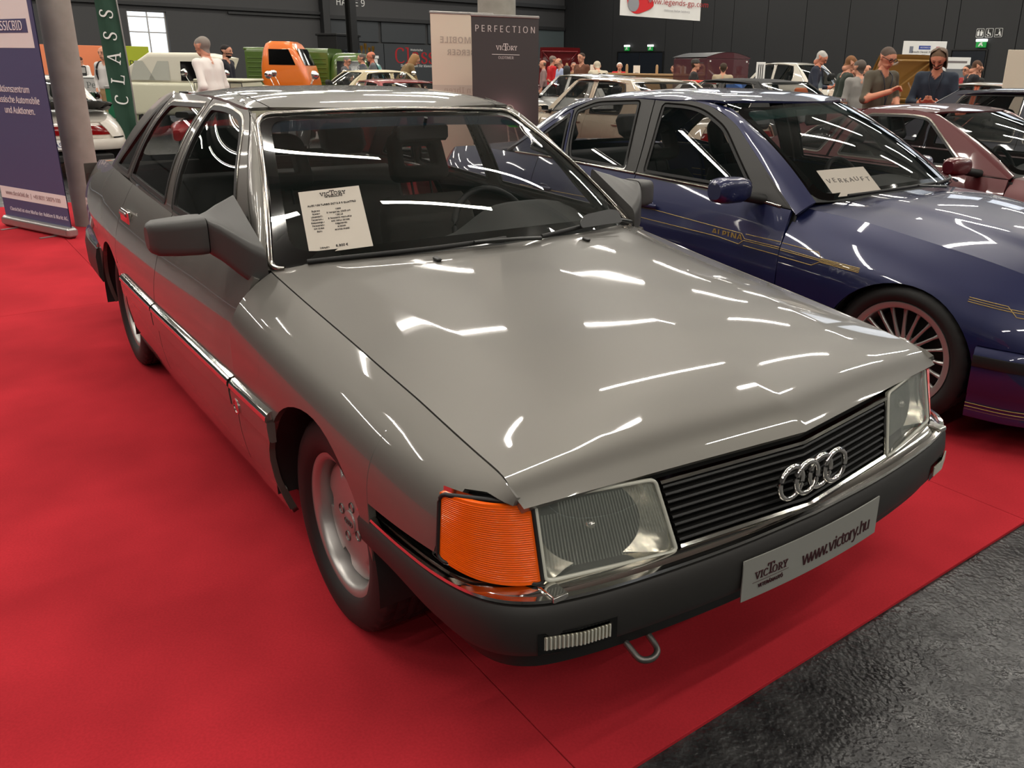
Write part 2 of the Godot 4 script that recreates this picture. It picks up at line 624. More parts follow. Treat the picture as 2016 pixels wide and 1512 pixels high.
func sheet(f: Callable, u0: float, u1: float, v0: float, v1: float, nu: int, nv: int, out: Vector3, lip := 0.0, thick := 0.0) -> MB:
	# f(u, v) -> Vector3
	var m := MB.new()
	var rows := []
	for a in nv + 1:
		var r := PackedVector3Array()
		for b in nu + 1: r.append(f.call(lerpf(u0, u1, float(b) / nu), lerpf(v0, v1, float(a) / nv)))
		rows.append(r)
	m.grid(rows, out)
	if lip > 0.0:
		var edge := []
		for b in nu + 1: edge.append(b)
		for a in range(1, nv + 1): edge.append(a * (nu + 1) + nu)
		for b in range(nu - 1, -1, -1): edge.append(nv * (nu + 1) + b)
		for a in range(nv - 1, 0, -1): edge.append(a * (nu + 1))
		rim(m, edge, lip)
	return m
# a band round a sheet: between u, v = -1..1 and the inner fractions
func sheet_frame(f: Callable, iu: float, v0: float, v1: float, lift: float, out: Vector3, round_ := 0.12, m_pts := 96) -> MB:
	var o := rounded([[-1, 0, 0.1], [1, 0, 0.1], [1, 1, 0.1], [-1, 1, 0.1]], 6)
	var inn := rounded([[-iu, v0, round_], [iu, v0, round_], [iu, v1, round_], [-iu, v1, round_]], 6)
	var m := MB.new()
	for k in o.size():
		for s in 4:
			var p := o[k].lerp(inn[k], s / 3.0)
			var e := 0.01
			var c: Vector3 = f.call(p.x, p.y)
			var nn: Vector3 = (f.call(p.x + e, p.y) - f.call(p.x - e, p.y)).cross(f.call(p.x, p.y + e) - f.call(p.x, p.y - e)).normalized()
			if nn.dot(out) < 0: nn = -nn
			m.vert(c + nn * lift, nn)
	for k in o.size():
		var k1 := (k + 1) % o.size()
		for s in 3: m.quad(k * 4 + s, k1 * 4 + s, k1 * 4 + s + 1, k * 4 + s + 1)
	return m
func sweep(path: PackedVector3Array, prof: PackedVector2Array, caps := true, hard := 0.5) -> MB:
	# profile (outward, up) carried along a path in plan; outward is to the left of travel when seen from above
	var m := MB.new()
	var w := path.size()
	var h := prof.size()
	var outs := []
	for k in w:
		var d := path[mini(k + 1, w - 1)] - path[maxi(k - 1, 0)]
		d.y = 0
		outs.append(d.normalized().cross(Vector3.UP))
	for j in h - 1:
		var d := (prof[j + 1] - prof[j]).normalized()
		var nn := Vector2(d.y, -d.x)
		var n0 := nn
		var n1 := nn
		if j > 0:
			var dp := (prof[j] - prof[j - 1]).normalized()
			if absf(dp.angle_to(d)) < hard: n0 = (nn + Vector2(dp.y, -dp.x)).normalized()
		if j < h - 2:
			var dq := (prof[j + 2] - prof[j + 1]).normalized()
			if absf(d.angle_to(dq)) < hard: n1 = (nn + Vector2(dq.y, -dq.x)).normalized()
		var base := m.v.size()
		for k in w:
			m.vert(path[k] + outs[k] * prof[j].x + Vector3(0, prof[j].y, 0), outs[k] * n0.x + Vector3(0, n0.y, 0))
			m.vert(path[k] + outs[k] * prof[j + 1].x + Vector3(0, prof[j + 1].y, 0), outs[k] * n1.x + Vector3(0, n1.y, 0))
		for k in w - 1:
			m.quad(base + k * 2, base + k * 2 + 2, base + k * 2 + 3, base + k * 2 + 1)
	if caps:
		var ti := Geometry2D.triangulate_polygon(prof)
		for e in [0, w - 1]:
			var nn := (path[0] - path[1]).normalized() if e == 0 else (path[w - 1] - path[w - 2]).normalized()
			var base := m.v.size()
			for p in prof: m.vert(path[e] + outs[e] * p.x + Vector3(0, p.y, 0), nn)
			for k in ti.size() / 3: m.tri(base + ti[k * 3], base + ti[k * 3 + 1], base + ti[k * 3 + 2])
	return m

# ---------- wheels ----------
func tyre(R: float, rim_r: float, w: float, grooves := true) -> MB:
	# axis along x, outer side +x, middle at 0
	var h := w / 2
	var m := MB.new()
	var prof := [[-h * 0.72, rim_r], [-h * 0.95, rim_r + 0.02], [-h * 1.0, lerpf(rim_r, R, 0.5)], [-h * 0.93, R - 0.022], [-h * 0.82, R - 0.008]]
	var xs := [-0.78, -0.56, -0.54, -0.48, -0.46, -0.2, -0.18, -0.1, -0.08, 0.08, 0.1, 0.18, 0.2, 0.46, 0.48, 0.54, 0.56, 0.78]
	var ds := [0, 0, 1, 1, 0, 0, 1, 1, 0, 0, 1, 1, 0, 0, 1, 1, 0, 0]
	for k in xs.size():
		prof.append([h * xs[k], R - 0.0025 * pow(absf(xs[k]) / 0.8, 3.0) - (0.006 * ds[k] if grooves else 0.0)])
	for k in range(4, 0, -1): prof.append([-prof[k][0], prof[k][1]])
	prof.append([h * 0.72, rim_r])
	var seg := 144
	var rows := []
	for k in prof.size():
		var r := PackedVector3Array()
		var tread := absf(prof[k][0]) < h * 0.9 and k > 3 and k < prof.size() - 4
		for s in seg:
			var an := TAU * s / seg
			var rr: float = prof[k][1]
			if grooves and tread and absf(prof[k][0]) > h * 0.15 and (s + (k % 2)) % 4 == 0: rr -= 0.005
			r.append(Vector3(prof[k][0], rr * sin(an), rr * cos(an)))
		rows.append(r)
	m.grid(rows, Vector3.ZERO, true, true)
	# outward for a torus-like skin
	for k in m.v.size():
		var p := m.v[k]
		var rad := Vector3(0, p.y, p.z).normalized() * lerpf(rim_r, R, 0.5)
		if m.n[k].dot(p - rad) < 0: m.n[k] = -m.n[k]
	var fixed := MB.new()
	fixed.v = m.v; fixed.n = m.n; fixed.t = m.t; fixed.c = m.c
	for k in m.i.size() / 3: fixed.tri(m.i[k * 3], m.i[k * 3 + 1], m.i[k * 3 + 2])
	return fixed
func axle_basis() -> Transform3D:
	return Transform3D(Basis(Vector3(0, 0, -1), Vector3(1, 0, 0), Vector3(0, -1, 0)), Vector3.ZERO)   # lathe axis y -> +x
func disc_wheel(parent: Node, at: Vector3, R: float, rim_r: float, w: float, s: float, steer := 0.0) -> Node3D:
	var o := Node3D.new()
	o.name = "wheel"
	parent.add_child(o, true)
	o.transform = Transform3D(Basis(Vector3.UP, steer + (PI if s < 0 else 0.0)), at)
	part("tyre", tyre(R, rim_r - 0.004, w), mats.rubber, o)
	var ax := axle_basis()
	var h := w / 2
	var f := MB.new()
	f.lathe(PackedVector2Array([Vector2(rim_r - 0.03, -h * 0.7), Vector2(rim_r - 0.026, h * 0.3), Vector2(rim_r - 0.022, h * 0.62), Vector2(rim_r - 0.016, h * 0.76), Vector2(rim_r - 0.004, h * 0.8), Vector2(rim_r + 0.003, h * 0.8), Vector2(rim_r + 0.006, h * 0.76), Vector2(rim_r + 0.004, h * 0.68)]), 72, ax, 0, TAU, 0.9)
	part("rim", f, mats.alloy, o)
	# dished face with five notches at its edge
	var face := MB.new()
	var rows := []
	var seg := 150
	var ro := rim_r - 0.034
	for q in [[0.0, 0.50], [0.03, 0.50], [0.032, 0.485], [0.05, 0.49], [0.3, 0.52], [0.7, 0.50], [0.94, 0.44], [1.0, 0.40], [1.0, 0.05], [0.98, 0.0]]:
		var r := PackedVector3Array()
		for k in seg:
			var an := TAU * k / seg
			var nd := absf(fposmod(an + 0.55, TAU / 5) - TAU / 10)
			var cut := smoothstep(0.22, 0.15, nd) * 0.22
			var rad: float = ro * q[0]
			var lim := ro * (1.0 - cut)
			r.append(Vector3(h * q[1], minf(rad, lim) * sin(an), minf(rad, lim) * cos(an)))
		rows.append(r)
	face.grid(rows, Vector3.RIGHT, false, true)
	part("wheel_face", face, mats.alloy, o)
	var back := MB.new()
	back.lathe(PackedVector2Array([Vector2(0.0, -h * 0.25), Vector2(rim_r - 0.03, -h * 0.25)]), 40, ax)
	part("brake_disc", back, mats.dark_metal, o)
	for k in 4:
		var an := TAU * k / 4 + 0.35
		var b := MB.new()
		var xf := Transform3D(ax.basis, Vector3(h * 0.49, 0.056 * sin(an), 0.056 * cos(an)))
		b.lathe(PackedVector2Array([Vector2(0.016, 0.003), Vector2(0.0145, 0.006), Vector2(0.0125, 0.002), Vector2(0.0125, -0.012), Vector2(0.0, -0.012)]), 20, xf)
		part("wheel_bolt", b, mats.alloy_dark, o)
	var cap := MB.new()
	cap.lathe(PackedVector2Array([Vector2(0.034, 0.0), Vector2(0.033, 0.004), Vector2(0.030, 0.0055), Vector2(0.0, 0.006)]), 28, Transform3D(ax.basis, Vector3(h * 0.5, 0, 0)))
	var cp := part("hub_cap", cap, mats.alloy, o)
	for k in 4:
		var t := MB.new()
		var ring_ := PackedVector3Array()
		for j in 18: ring_.append(Vector3(h * 0.5 + 0.0065, 0.0082 * sin(TAU * j / 18), 0.0082 * cos(TAU * j / 18) + (k - 1.5) * 0.0118))
		t.tube(ring_, 0.0014, 5, true)
		part("emblem_ring", t, mats.alloy_dark, cp)
	return o
func spoke_wheel(parent: Node, at: Vector3, R: float, rim_r: float, w: float, s: float, spokes := 20, mt: Material = null) -> Node3D:
	var o := Node3D.new()
	o.name = "wheel"
	parent.add_child(o, true)
	o.transform = Transform3D(Basis(Vector3.UP, PI if s < 0 else 0.0), at)
	part("tyre", tyre(R, rim_r - 0.004, w), mats.rubber, o)
	var ax := axle_basis()
	var h := w / 2
	var al: Material = mt if mt else mats.alloy
	var f := MB.new()
	f.lathe(PackedVector2Array([Vector2(rim_r - 0.03, -h * 0.7), Vector2(rim_r - 0.03, h * 0.5), Vector2(rim_r - 0.026, h * 0.8), Vector2(rim_r - 0.02, h * 0.84), Vector2(rim_r + 0.002, h * 0.86), Vector2(rim_r + 0.004, h * 0.7)]), 72, ax, 0, TAU, 0.9)
	part("rim", f, al, o)
	var hub := MB.new()
	hub.lathe(PackedVector2Array([Vector2(0.075, h * 0.2), Vector2(0.072, h * 0.5), Vector2(0.06, h * 0.56), Vector2(0.03, h * 0.57), Vector2(0.0, h * 0.57)]), 32, ax, 0, TAU, 0.4)
	part("hub", hub, al, o)
	var back := MB.new()
	back.lathe(PackedVector2Array([Vector2(0.0, -h * 0.1), Vector2(rim_r * 0.8, -h * 0.1)]), 40, ax)
	part("brake_disc", back, mats.dark_metal, o)
	for k in spokes:
		var an := TAU * k / spokes
		var d := Vector3(0, sin(an), cos(an))
		var sd := Vector3(0, cos(an), -sin(an))
		var b := MB.new()
		var rows := []
		for q in [[0.062, 0.010, 0.50], [0.12, 0.007, 0.56], [0.17, 0.0065, 0.58], [rim_r - 0.026, 0.010, 0.60]]:
			var c: Vector3 = d * q[0] + Vector3(h * q[2], 0, 0)
			rows.append(PackedVector3Array([c - sd * q[1] - Vector3(0.012, 0, 0), c - sd * q[1] * 0.8, c + sd * q[1] * 0.8, c + sd * q[1] - Vector3(0.012, 0, 0)]))
		b.grid(rows, Vector3.RIGHT)
		part("spoke", b, al, o)
	return o

func loft(secs: Array, caps := true) -> MB:
	var m := MB.new()
	var c := Vector3.ZERO
	for s in secs:
		for p in s: c += p / (secs.size() * s.size())
	var base := 0
	m.grid(secs, c, true, true)
	if caps:
		for e in [0, secs.size() - 1]:
			var mid := Vector3.ZERO
			for p in secs[e]: mid += p / secs[e].size()
			var nn: Vector3 = ((secs[e][0] - mid).cross(secs[e][secs[e].size() / 4] - mid)).normalized()
			if nn.dot(mid - c) < 0: nn = -nn
			var k := m.vert(mid, nn)
			for p in secs[e]: m.vert(p, nn)
			for j in secs[e].size(): m.tri(k, k + 1 + j, k + 1 + (j + 1) % secs[e].size())
	return m
# rounded rectangle as a closed loop: centre, half sizes along two directions
func rrect(c: Vector3, a: Vector3, b: Vector3, r: float, steps := 4) -> PackedVector3Array:
	var la := a.length()
	var lb := b.length()
	var o := PackedVector3Array()
	for p in rounded([[-la, -lb, r], [la, -lb, r], [la, lb, r], [-la, lb, r]], steps):
		o.append(c + a / la * p.x + b / lb * p.y)
	return o
func seat(root: Node, at: Vector3, mt: Material, w := 0.25, hole := true) -> void:
	var s := Node3D.new()
	s.name = "seat"
	root.add_child(s, true)
	s.position = at
	var c := MB.new()
	c.rbox(Vector3(0, 0.36, 0.0), Vector3(w, 0.09, 0.27), 0.06)
	part("seat_cushion", c, mt, s)
	var lean := Transform3D(Basis(Vector3.RIGHT, -0.32), Vector3(0, 0.36, -0.25))
	var b := loft([rrect(lean * Vector3(0, 0.0, 0), lean.basis * Vector3(w, 0, 0), lean.basis * Vector3(0, 0, 0.08), 0.05), rrect(lean * Vector3(0, 0.25, 0), lean.basis * Vector3(w, 0, 0), lean.basis * Vector3(0, 0, 0.075), 0.05), rrect(lean * Vector3(0, 0.48, 0), lean.basis * Vector3(w * 0.94, 0, 0), lean.basis * Vector3(0, 0, 0.065), 0.05), rrect(lean * Vector3(0, 0.55, 0), lean.basis * Vector3(w * 0.8, 0, 0), lean.basis * Vector3(0, 0, 0.04), 0.03)])
	part("backrest", b, mt, s)
	var hr := MB.new()
	var o := rounded([[-0.15, 0.62, 0.05], [0.15, 0.62, 0.05], [0.13, 0.86, 0.07], [-0.13, 0.86, 0.07]], 5)
	var i := rounded([[-0.085, 0.69, 0.02], [0.085, 0.69, 0.02], [0.08, 0.79, 0.02], [-0.08, 0.79, 0.02]], 5)
	if not hole: i = rounded([[-0.01, 0.73, 0.005], [0.01, 0.73, 0.005], [0.01, 0.75, 0.005], [-0.01, 0.75, 0.005]], 5)
	var rows := []
	for q in [[0.0, -0.02], [0.0, 0.03], [0.2, 0.05], [0.8, 0.05], [1.0, 0.03], [1.0, -0.02], [0.8, -0.045], [0.2, -0.045], [0.0, -0.02]]:
		var r := PackedVector3Array()
		for k in o.size():
			var p := o[k].lerp(i[k], q[0])
			r.append(lean * Vector3(p.x, p.y, q[1]))
		rows.append(r)
	hr.grid(rows, lean * Vector3(0, 0.74, 0), true, true)
	var fix := MB.new()
	for k in hr.v.size():
		var j := k / o.size()
		var along := k % o.size()
		var midp: Vector3 = lean * Vector3(o[along].lerp(i[along], 0.5).x, o[along].lerp(i[along], 0.5).y, 0.0)
		var nn := hr.n[k]
		if nn.dot(hr.v[k] - midp) < 0: nn = -nn
		fix.vert(hr.v[k], nn)
	for k in hr.i.size() / 3: fix.tri(hr.i[k * 3], hr.i[k * 3 + 1], hr.i[k * 3 + 2])
	part("headrest", fix, mt, s)
	for sx in [-0.05, 0.05]:
		var t := MB.new()
		t.tube(PackedVector3Array([lean * Vector3(sx, 0.5, 0), lean * Vector3(sx, 0.66, 0)]), 0.006, 6)
		part("headrest_post", t, mats.dark_metal, s)
func cabin(root: Node, P: Dictionary) -> void:
	var st: Material = P.seat_mat
	seat(root, Vector3(-0.34, 0.04, P.seat_z), st)
	seat(root, Vector3(0.34, 0.04, P.seat_z), st)
	var rb := MB.new()
	rb.rbox(Vector3(0, 0.46, P.seat_z - 0.85), Vector3(0.62, 0.10, 0.26), 0.06)
	part("rear_seat_cushion", rb, st, root)
	var lean := Transform3D(Basis(Vector3.RIGHT, -0.4), Vector3(0, 0.46, P.seat_z - 1.08))
	var bb := MB.new()
	bb.rbox(Vector3(0, 0.28, 0), Vector3(0.62, 0.28, 0.08), 0.06, lean)
	part("rear_backrest", bb, st, root)
	for sx in [-0.34, 0.34]:
		var h := MB.new()
		h.rbox(Vector3(sx, 0.72, 0), Vector3(0.13, 0.085, 0.05), 0.04, lean)
		part("rear_headrest", h, st, root)
	var fl := MB.new()
	fl.box(-0.78, 0.78, 0.16, 0.24, P.cabin_z[0], P.cabin_z[1], 0.02)
	part("floor_pan", fl, mats.interior, root)
	# dashboard with its hood over the instruments on the left of the car
	var d := MB.new()
	var rows := []
	for a in 13:
		var r := PackedVector3Array()
		var t := a / 12.0
		for b in 25:
			var x := lerpf(-0.72, 0.72, b / 24.0)
			var e: float = P.dash_z + 0.30 - 0.16 * pow(absf(x) / 0.72, 2.2)
			var z := lerpf(e, P.dash_z - 0.12, minf(t * 1.35, 1.0)) - 0.04 * maxf(0.0, t - 0.74)
			var bump: float = exp(-pow((x - 0.38) / 0.27, 4.0)) * smoothstep(0.05, 0.6, t) * P.get("hump", 0.085)
			var y: float = P.dash_y + bump - 0.03 * t
			if t > 0.74: y = lerpf(P.dash_y + bump - 0.03, P.dash_y - 0.25, (t - 0.74) / 0.26)
			r.append(Vector3(x, y, z))
		rows.append(r)
	d.grid(rows, Vector3(0, 1, -0.3))
	part("dashboard", d, mats.dash, root)
	var sw := Node3D.new()
	sw.name = "steering_wheel"
	root.add_child(sw, true)
	sw.transform = Transform3D(Basis(Vector3.RIGHT, -0.45), Vector3(0.36, P.dash_y - 0.06, P.dash_z - 0.27))
	var c := PackedVector3Array()
	for k in 36: c.append(Vector3(0.19 * cos(TAU * k / 36), 0.19 * sin(TAU * k / 36), 0))
	var tm := MB.new()
	tm.tube(c, 0.015, 10, true)
	part("wheel_rim", tm, mats.black_plastic, sw)
	var hb := MB.new()
	hb.rbox(Vector3(0, -0.01, 0.02), Vector3(0.085, 0.055, 0.02), 0.018)
	hb.rbox(Vector3(0, 0, 0.02), Vector3(0.185, 0.018, 0.008), 0.006)
	part("wheel_hub", hb, mats.black_plastic, sw)
	var rm := MB.new()
	rm.rbox(Vector3.ZERO, Vector3(0.125, 0.034, 0.016), 0.014, Transform3D(Basis(Vector3.UP, 0.15), P.mirror_at))
	rm.tube(PackedVector3Array([P.mirror_at, P.mirror_at + Vector3(0, 0.06, 0.03)]), 0.008, 8)
	part("interior_mirror", rm, mats.black_plastic, root)
func wiper(root: Node, pts: Array, blade: Array, pad := 0.0) -> void:
	var w := Node3D.new()
	w.name = "wiper"
	root.add_child(w, true)
	var a := MB.new()
	a.tube(smooth_path(pts, 5), 0.008, 8, false, 1.3, Vector3.UP, 0.005)
	part("wiper_arm", a, mats.satin_black, w)
	var b := MB.new()
	b.tube(smooth_path(blade, 5), 0.0085, 6, false, 0.8)
	part("wiper_blade", b, mats.rubber, w)

func hero_saloon() -> Node3D:
	var root := thing("saloon_car", "large grey metallic saloon with amber corner lights and four rings on its grille", "car")
	var pm: Material = mats.grey_paint
	var W := [[-3.87, 0.78], [-3.75, 0.815], [-3.4, 0.853], [-2.9, 0.885], [-2.4, 0.902], [-1.6, 0.909], [-0.5, 0.907], [0.1, 0.900], [0.4, 0.890], [0.6, 0.872], [0.7, 0.848], [0.76, 0.815], [0.80, 0.77]]
	var F := {"W": W, "T": [[-0.70, 0.906], [-0.6, 0.892], [-0.19, 0.84], [0.13, 0.803], [0.39, 0.772], [0.61, 0.742], [0.73, 0.723], [0.79, 0.700]], "TX": [[-0.7, 0.147], [-0.2, 0.147], [0.3, 0.138], [0.6, 0.115], [0.7, 0.093], [0.79, 0.03]], "D": 0.24, "K": 3.0, "ty": 0.46, "yb": 0.18, "tuck": 0.06, "tumble": 0.4, "bow": 0.0}
	var D := {"W": W, "T": [[-3.87, 0.915], [-3.78, 0.95], [-3.4, 0.972], [-3.0, 0.977], [-2.55, 0.966], [-1.78, 0.936], [-1.5, 0.924], [-1.0, 0.904], [-0.66, 0.884]], "TX": [[-3.87, 0.10], [-3.4, 0.13], [-2.9, 0.125], [-2.4, 0.120], [-1.5, 0.112], [-0.6, 0.096]], "Dz": [[-3.8, 0.24], [-3.0, 0.34], [-0.6, 0.36]], "K": 1.9, "D": 0.36, "ty": 0.46, "yb": 0.18, "tuck": 0.06, "tumble": 0.235, "bow": 0.60, "plan": [[-3.2, 0.02], [-2.6, 0.008], [-2.2, 0.0], [-1.6, 0.0], [-1.0, 0.026], [-0.6, 0.03]]}
	var af := [0.0, 0.305, 0.352]
	var ar := [-2.69, 0.305, 0.348]
	# fender
	var low := [[-0.605, 0.20], [-0.3535, 0.20], [-0.3525, 0.305]] + circle_pts(af[0], af[1], af[2], -1, 0.345, 0.31).slice(1) + [[0.3455, 0.548], [0.618, 0.548], [0.630, 0.62], [0.648, 0.690], [0.70, 0.6985], [0.792, 0.6905]]
	both("fender", panel(F, low, [], -0.605, 0.770, 70, 26), pm, root)
	# doors
	var doors := []
	var fd := panel(D, [[-1.654, 0.285], [-0.612, 0.285]], [], -1.654, -0.612, 30, 22)
	var rlow := [[-2.445, 0.615]] + circle_pts(ar[0], ar[1], 0.395, -2.44, -2.31, 0.31) + [[-2.298, 0.33], [-2.296, 0.285], [-1.661, 0.285]]
	var rd := panel(D, rlow, [], -2.445, -1.661, 36, 22)
	# quarter and sill
	var qlow := [[-3.865, 0.60], [-3.10, 0.58], [-3.098, 0.26], [-3.039, 0.26], [-3.037, 0.305]] + circle_pts(ar[0], ar[1], ar[2], -3.5, -2.45, 0.31).slice(1) + [[-2.45, 0.58]]
	both("quarter_panel", panel(D, qlow, [], -3.865, -2.45, 60, 22), pm, root)
	both("arch_lip", panel(D, circle_pts(ar[0], ar[1], ar[2], -2.447, -2.343, 0.30) + [[-2.342, 0.305]], circle_pts(ar[0], ar[1], 0.39, -2.447, -2.303, 0.28), -2.446, -2.343, 14, 5), pm, root)
	both("lamp_surround", panel(F, [[0.56, 0.50], [0.785, 0.66]], [[0.56, 0.712], [0.7, 0.705], [0.785, 0.695]], 0.57, 0.775, 16, 6, 0.03, 0.0), mats.black_plastic, root)
	both("sill", panel(D, [[-2.336, 0.185], [-0.353, 0.185]], [[-2.336, 0.279], [-0.353, 0.279]], -2.336, -0.353, 30, 6, 0.004), pm, root)
	# what lies behind the gaps
	both("inner_body", panel(D, [[-2.34, 0.20], [-0.30, 0.20]], [], -2.34, -0.60, 24, 12, 0.03, 0.0), mats.black_plastic, root)
	# side windows and their frames
	var fwin := rounded([[-0.885, 0.928, 0.03], [-1.672, 0.950, 0.02], [-1.69, 1.10, 0.1], [-1.69, 1.24, 0.1], [-1.655, 1.350, 0.03], [-1.46, 1.350, 0.06], [-1.285, 1.325, 0.05], [-1.205, 1.27, 0.05]], 5)
	var fout := rounded([[-0.675, 0.888, 0.0], [-1.660, 0.930, 0.0], [-1.733, 1.10, 0.1], [-1.733, 1.24, 0.1], [-1.700, 1.378, 0.02], [-1.46, 1.377, 0.06], [-1.265, 1.352, 0.06], [-1.17, 1.29, 0.05]], 5)
	var rwin := rounded([[-1.790, 0.955, 0.02], [-2.515, 0.990, 0.02], [-2.45, 1.10, 0.1], [-2.35, 1.26, 0.06], [-2.245, 1.342, 0.03], [-1.745, 1.353, 0.02], [-1.785, 1.24, 0.1], [-1.795, 1.10, 0.1]], 5)
	var rout := rounded([[-1.667, 0.932, 0.0], [-2.445, 0.962, 0.0], [-2.565, 0.978, 0.02], [-2.495, 1.11, 0.1], [-2.395, 1.275, 0.06], [-2.29, 1.379, 0.03], [-1.709, 1.382, 0.02], [-1.74, 1.24, 0.1], [-1.74, 1.10, 0.1]], 5)
	var qwin := rounded([[-2.60, 0.988, 0.02], [-2.965, 0.998, 0.04], [-2.90, 1.045, 0.05], [-2.65, 1.175, 0.1], [-2.42, 1.315, 0.05], [-2.33, 1.345, 0.01], [-2.42, 1.265, 0.06], [-2.52, 1.11, 0.1]], 5)
	var qout := rounded([[-2.572, 0.975, 0.0], [-3.16, 0.977, 0.02], [-3.0, 1.08, 0.1], [-2.72, 1.25, 0.12], [-2.52, 1.35, 0.1], [-2.33, 1.385, 0.02], [-2.297, 1.381, 0.0], [-2.402, 1.28, 0.06], [-2.503, 1.115, 0.1]], 5)
	for s in [0, 1]:
		var dn := Node3D.new()
		dn.name = "front_door"
		root.add_child(dn, true)
		var rn := Node3D.new()
		rn.name = "rear_door"
		root.add_child(rn, true)
		var bits := [["door_skin", fd, pm, dn], ["window_frame", ring(D, fout, fwin, 0.0, 0.0, 0.014), pm, dn], ["window_seal", ring(D, fwin, shrink(fwin, 0.017), -0.001, 0.004, 0.006, 2), mats.black_plastic, dn], ["window_trim", ring(D, Geometry2D.offset_polygon(fwin, 0.008)[0], fwin, -0.002, 0.002, 0.003, 2), mats.trim, dn], ["window_glass", side_fill(D, shrink(fwin, 0.006), 0.006), mats.glass, dn],
			["door_skin", rd, pm, rn], ["window_frame", ring(D, rout, rwin, 0.0, 0.0, 0.014), pm, rn], ["window_seal", ring(D, rwin, shrink(rwin, 0.017), -0.001, 0.004, 0.006, 2), mats.black_plastic, rn], ["window_trim", ring(D, Geometry2D.offset_polygon(rwin, 0.008)[0], rwin, -0.002, 0.002, 0.003, 2), mats.trim, rn], ["window_glass", side_fill(D, shrink(rwin, 0.006), 0.006), mats.glass, rn],
			["rear_pillar", ring(D, qout, qwin, 0.0, 0.0, 0.014), pm, root], ["quarter_seal", ring(D, qwin, shrink(qwin, 0.015), -0.001, 0.004, 0.006, 2), mats.black_plastic, root], ["quarter_window", side_fill(D, shrink(qwin, 0.006), 0.006), mats.glass, root]]
		for b in bits: part(b[0], b[1] if s == 0 else b[1].mirror(), b[2], b[3])
		doors.append([dn, rn])
		var sg := 1.0 if s == 0 else -1.0
		# handles: a flap in a shallow cup, chrome edged
		for h in [[dn, -1.50], [rn, -2.30]]:
			var x := side_x(D, h[1], 0.835)
			var b := MB.new()
			b.rbox(Vector3((x + 0.004) * sg, 0.835, h[1]), Vector3(0.012, 0.034, 0.085), 0.011)
			var hn := part("door_handle", b, mats.chrome, h[0])
			var bi := MB.new()
			bi.rbox(Vector3((x + 0.012) * sg, 0.848, h[1]), Vector3(0.010, 0.013, 0.07), 0.009)
			part("handle_flap", bi, pm, hn)
		var kl := MB.new()
		kl.lathe(PackedVector2Array([Vector2(0.013, 0.0), Vector2(0.012, 0.004), Vector2(0, 0.004)]), 16, Transform3D(axle_basis().basis * Basis.from_scale(Vector3(1, sg, 1)), Vector3(side_x(D, -1.625, 0.83) * sg, 0.83, -1.625)))
		part("door_lock", kl, mats.chrome, dn)
	# rubbing strips: painted body with a chrome cap
	for e in [[F, -0.598, -0.262, root], [D, -1.648, -0.618, null], [D, -2.292, -1.667, null]]:
		var path := PackedVector3Array()
		for k in 17:
			var z := lerpf(e[2], e[1], k / 16.0)
			path.append(Vector3(side_x(e[0], z, 0.53), 0.53, z))
		var yl := 0.045
		var body := PackedVector2Array([Vector2(-0.004, -0.052), Vector2(0.010, -0.052), Vector2(0.017, -0.045), Vector2(0.020, 0.0), Vector2(0.018, 0.020), Vector2(-0.004, 0.020)])
		var cap := PackedVector2Array([Vector2(-0.004, 0.012), Vector2(0.020, 0.012), Vector2(0.0235, 0.018), Vector2(0.0225, 0.028), Vector2(0.018, 0.037), Vector2(0.010, 0.043), Vector2(-0.004, 0.046)])
		for s in [0, 1]:
			var pr: Node = e[3] if e[3] else doors[s][0 if e[1] > -1.66 else 1]
			var b := sweep(path, body)
			var c := sweep(path, cap)
			var pn := part("rubbing_strip", b if s == 0 else b.mirror(), pm, pr)
			part("chrome_cap", c if s == 0 else c.mirror(), mats.chrome, pn)
	for sg in [-1.0, 1.0]:
		var bd := MB.new()
		var ax := Transform3D(axle_basis().basis * Basis.from_scale(Vector3(1, sg, 1)), Vector3((side_x(F, -0.545, 0.50) + 0.018) * sg, 0.50, -0.545))
		bd.lathe(PackedVector2Array([Vector2(0.026, 0.0), Vector2(0.026, 0.004), Vector2(0.020, 0.005), Vector2(0.020, 0.003), Vector2(0.0, 0.003)]), 24, ax)
		part("round_badge", bd, mats.chrome, root)
	saloon_top(root, pm, F, D)
	saloon_front(root, pm, F)
	saloon_rear(root, pm, D)
	# wheels, wheel wells, floor
	for sg in [-1.0, 1.0]:
		disc_wheel(root, Vector3(0.752 * sg, 0.3065, 0.0), 0.305, 0.203, 0.20, sg, 0.0)
		disc_wheel(root, Vector3(0.748 * sg, 0.3065, -2.69), 0.305, 0.203, 0.20, sg)
	for a in [af, ar]:
		var wl := MB.new()
		wl.lathe(PackedVector2Array([Vector2(a[2] + 0.008, -0.3), Vector2(a[2] + 0.008, 0.0)]), 32, Transform3D(axle_basis().basis, Vector3(0.885, a[1], a[0])), PI - 0.12, TAU + 0.12)
		wl.lathe(PackedVector2Array([Vector2(0.0, 0.0), Vector2(a[2] + 0.02, 0.0)]), 32, Transform3D(axle_basis().basis, Vector3(0.585, a[1], a[0])), PI - 0.12, TAU + 0.12)
		both("wheel_arch_liner", wl, mats.black_plastic, root)
	var ub := MB.new()
	ub.rbox(Vector3(0, 0.21, -1.35), Vector3(0.72, 0.03, 0.95), 0.02)
	ub.rbox(Vector3(0, 0.27, 0.2), Vector3(0.54, 0.05, 0.5), 0.02)
	ub.rbox(Vector3(0, 0.27, -3.0), Vector3(0.56, 0.06, 0.75), 0.02)
	part("underbody", ub, mats.black_plastic, root)
	cabin(root, {"seat_mat": mats.grey_cloth, "seat_z": -1.25, "cabin_z": [-2.75, -0.5], "dash_z": -0.80, "dash_y": 0.90, "hump": 0.115, "mirror_at": Vector3(0.06, 1.26, -1.12)})
	return root

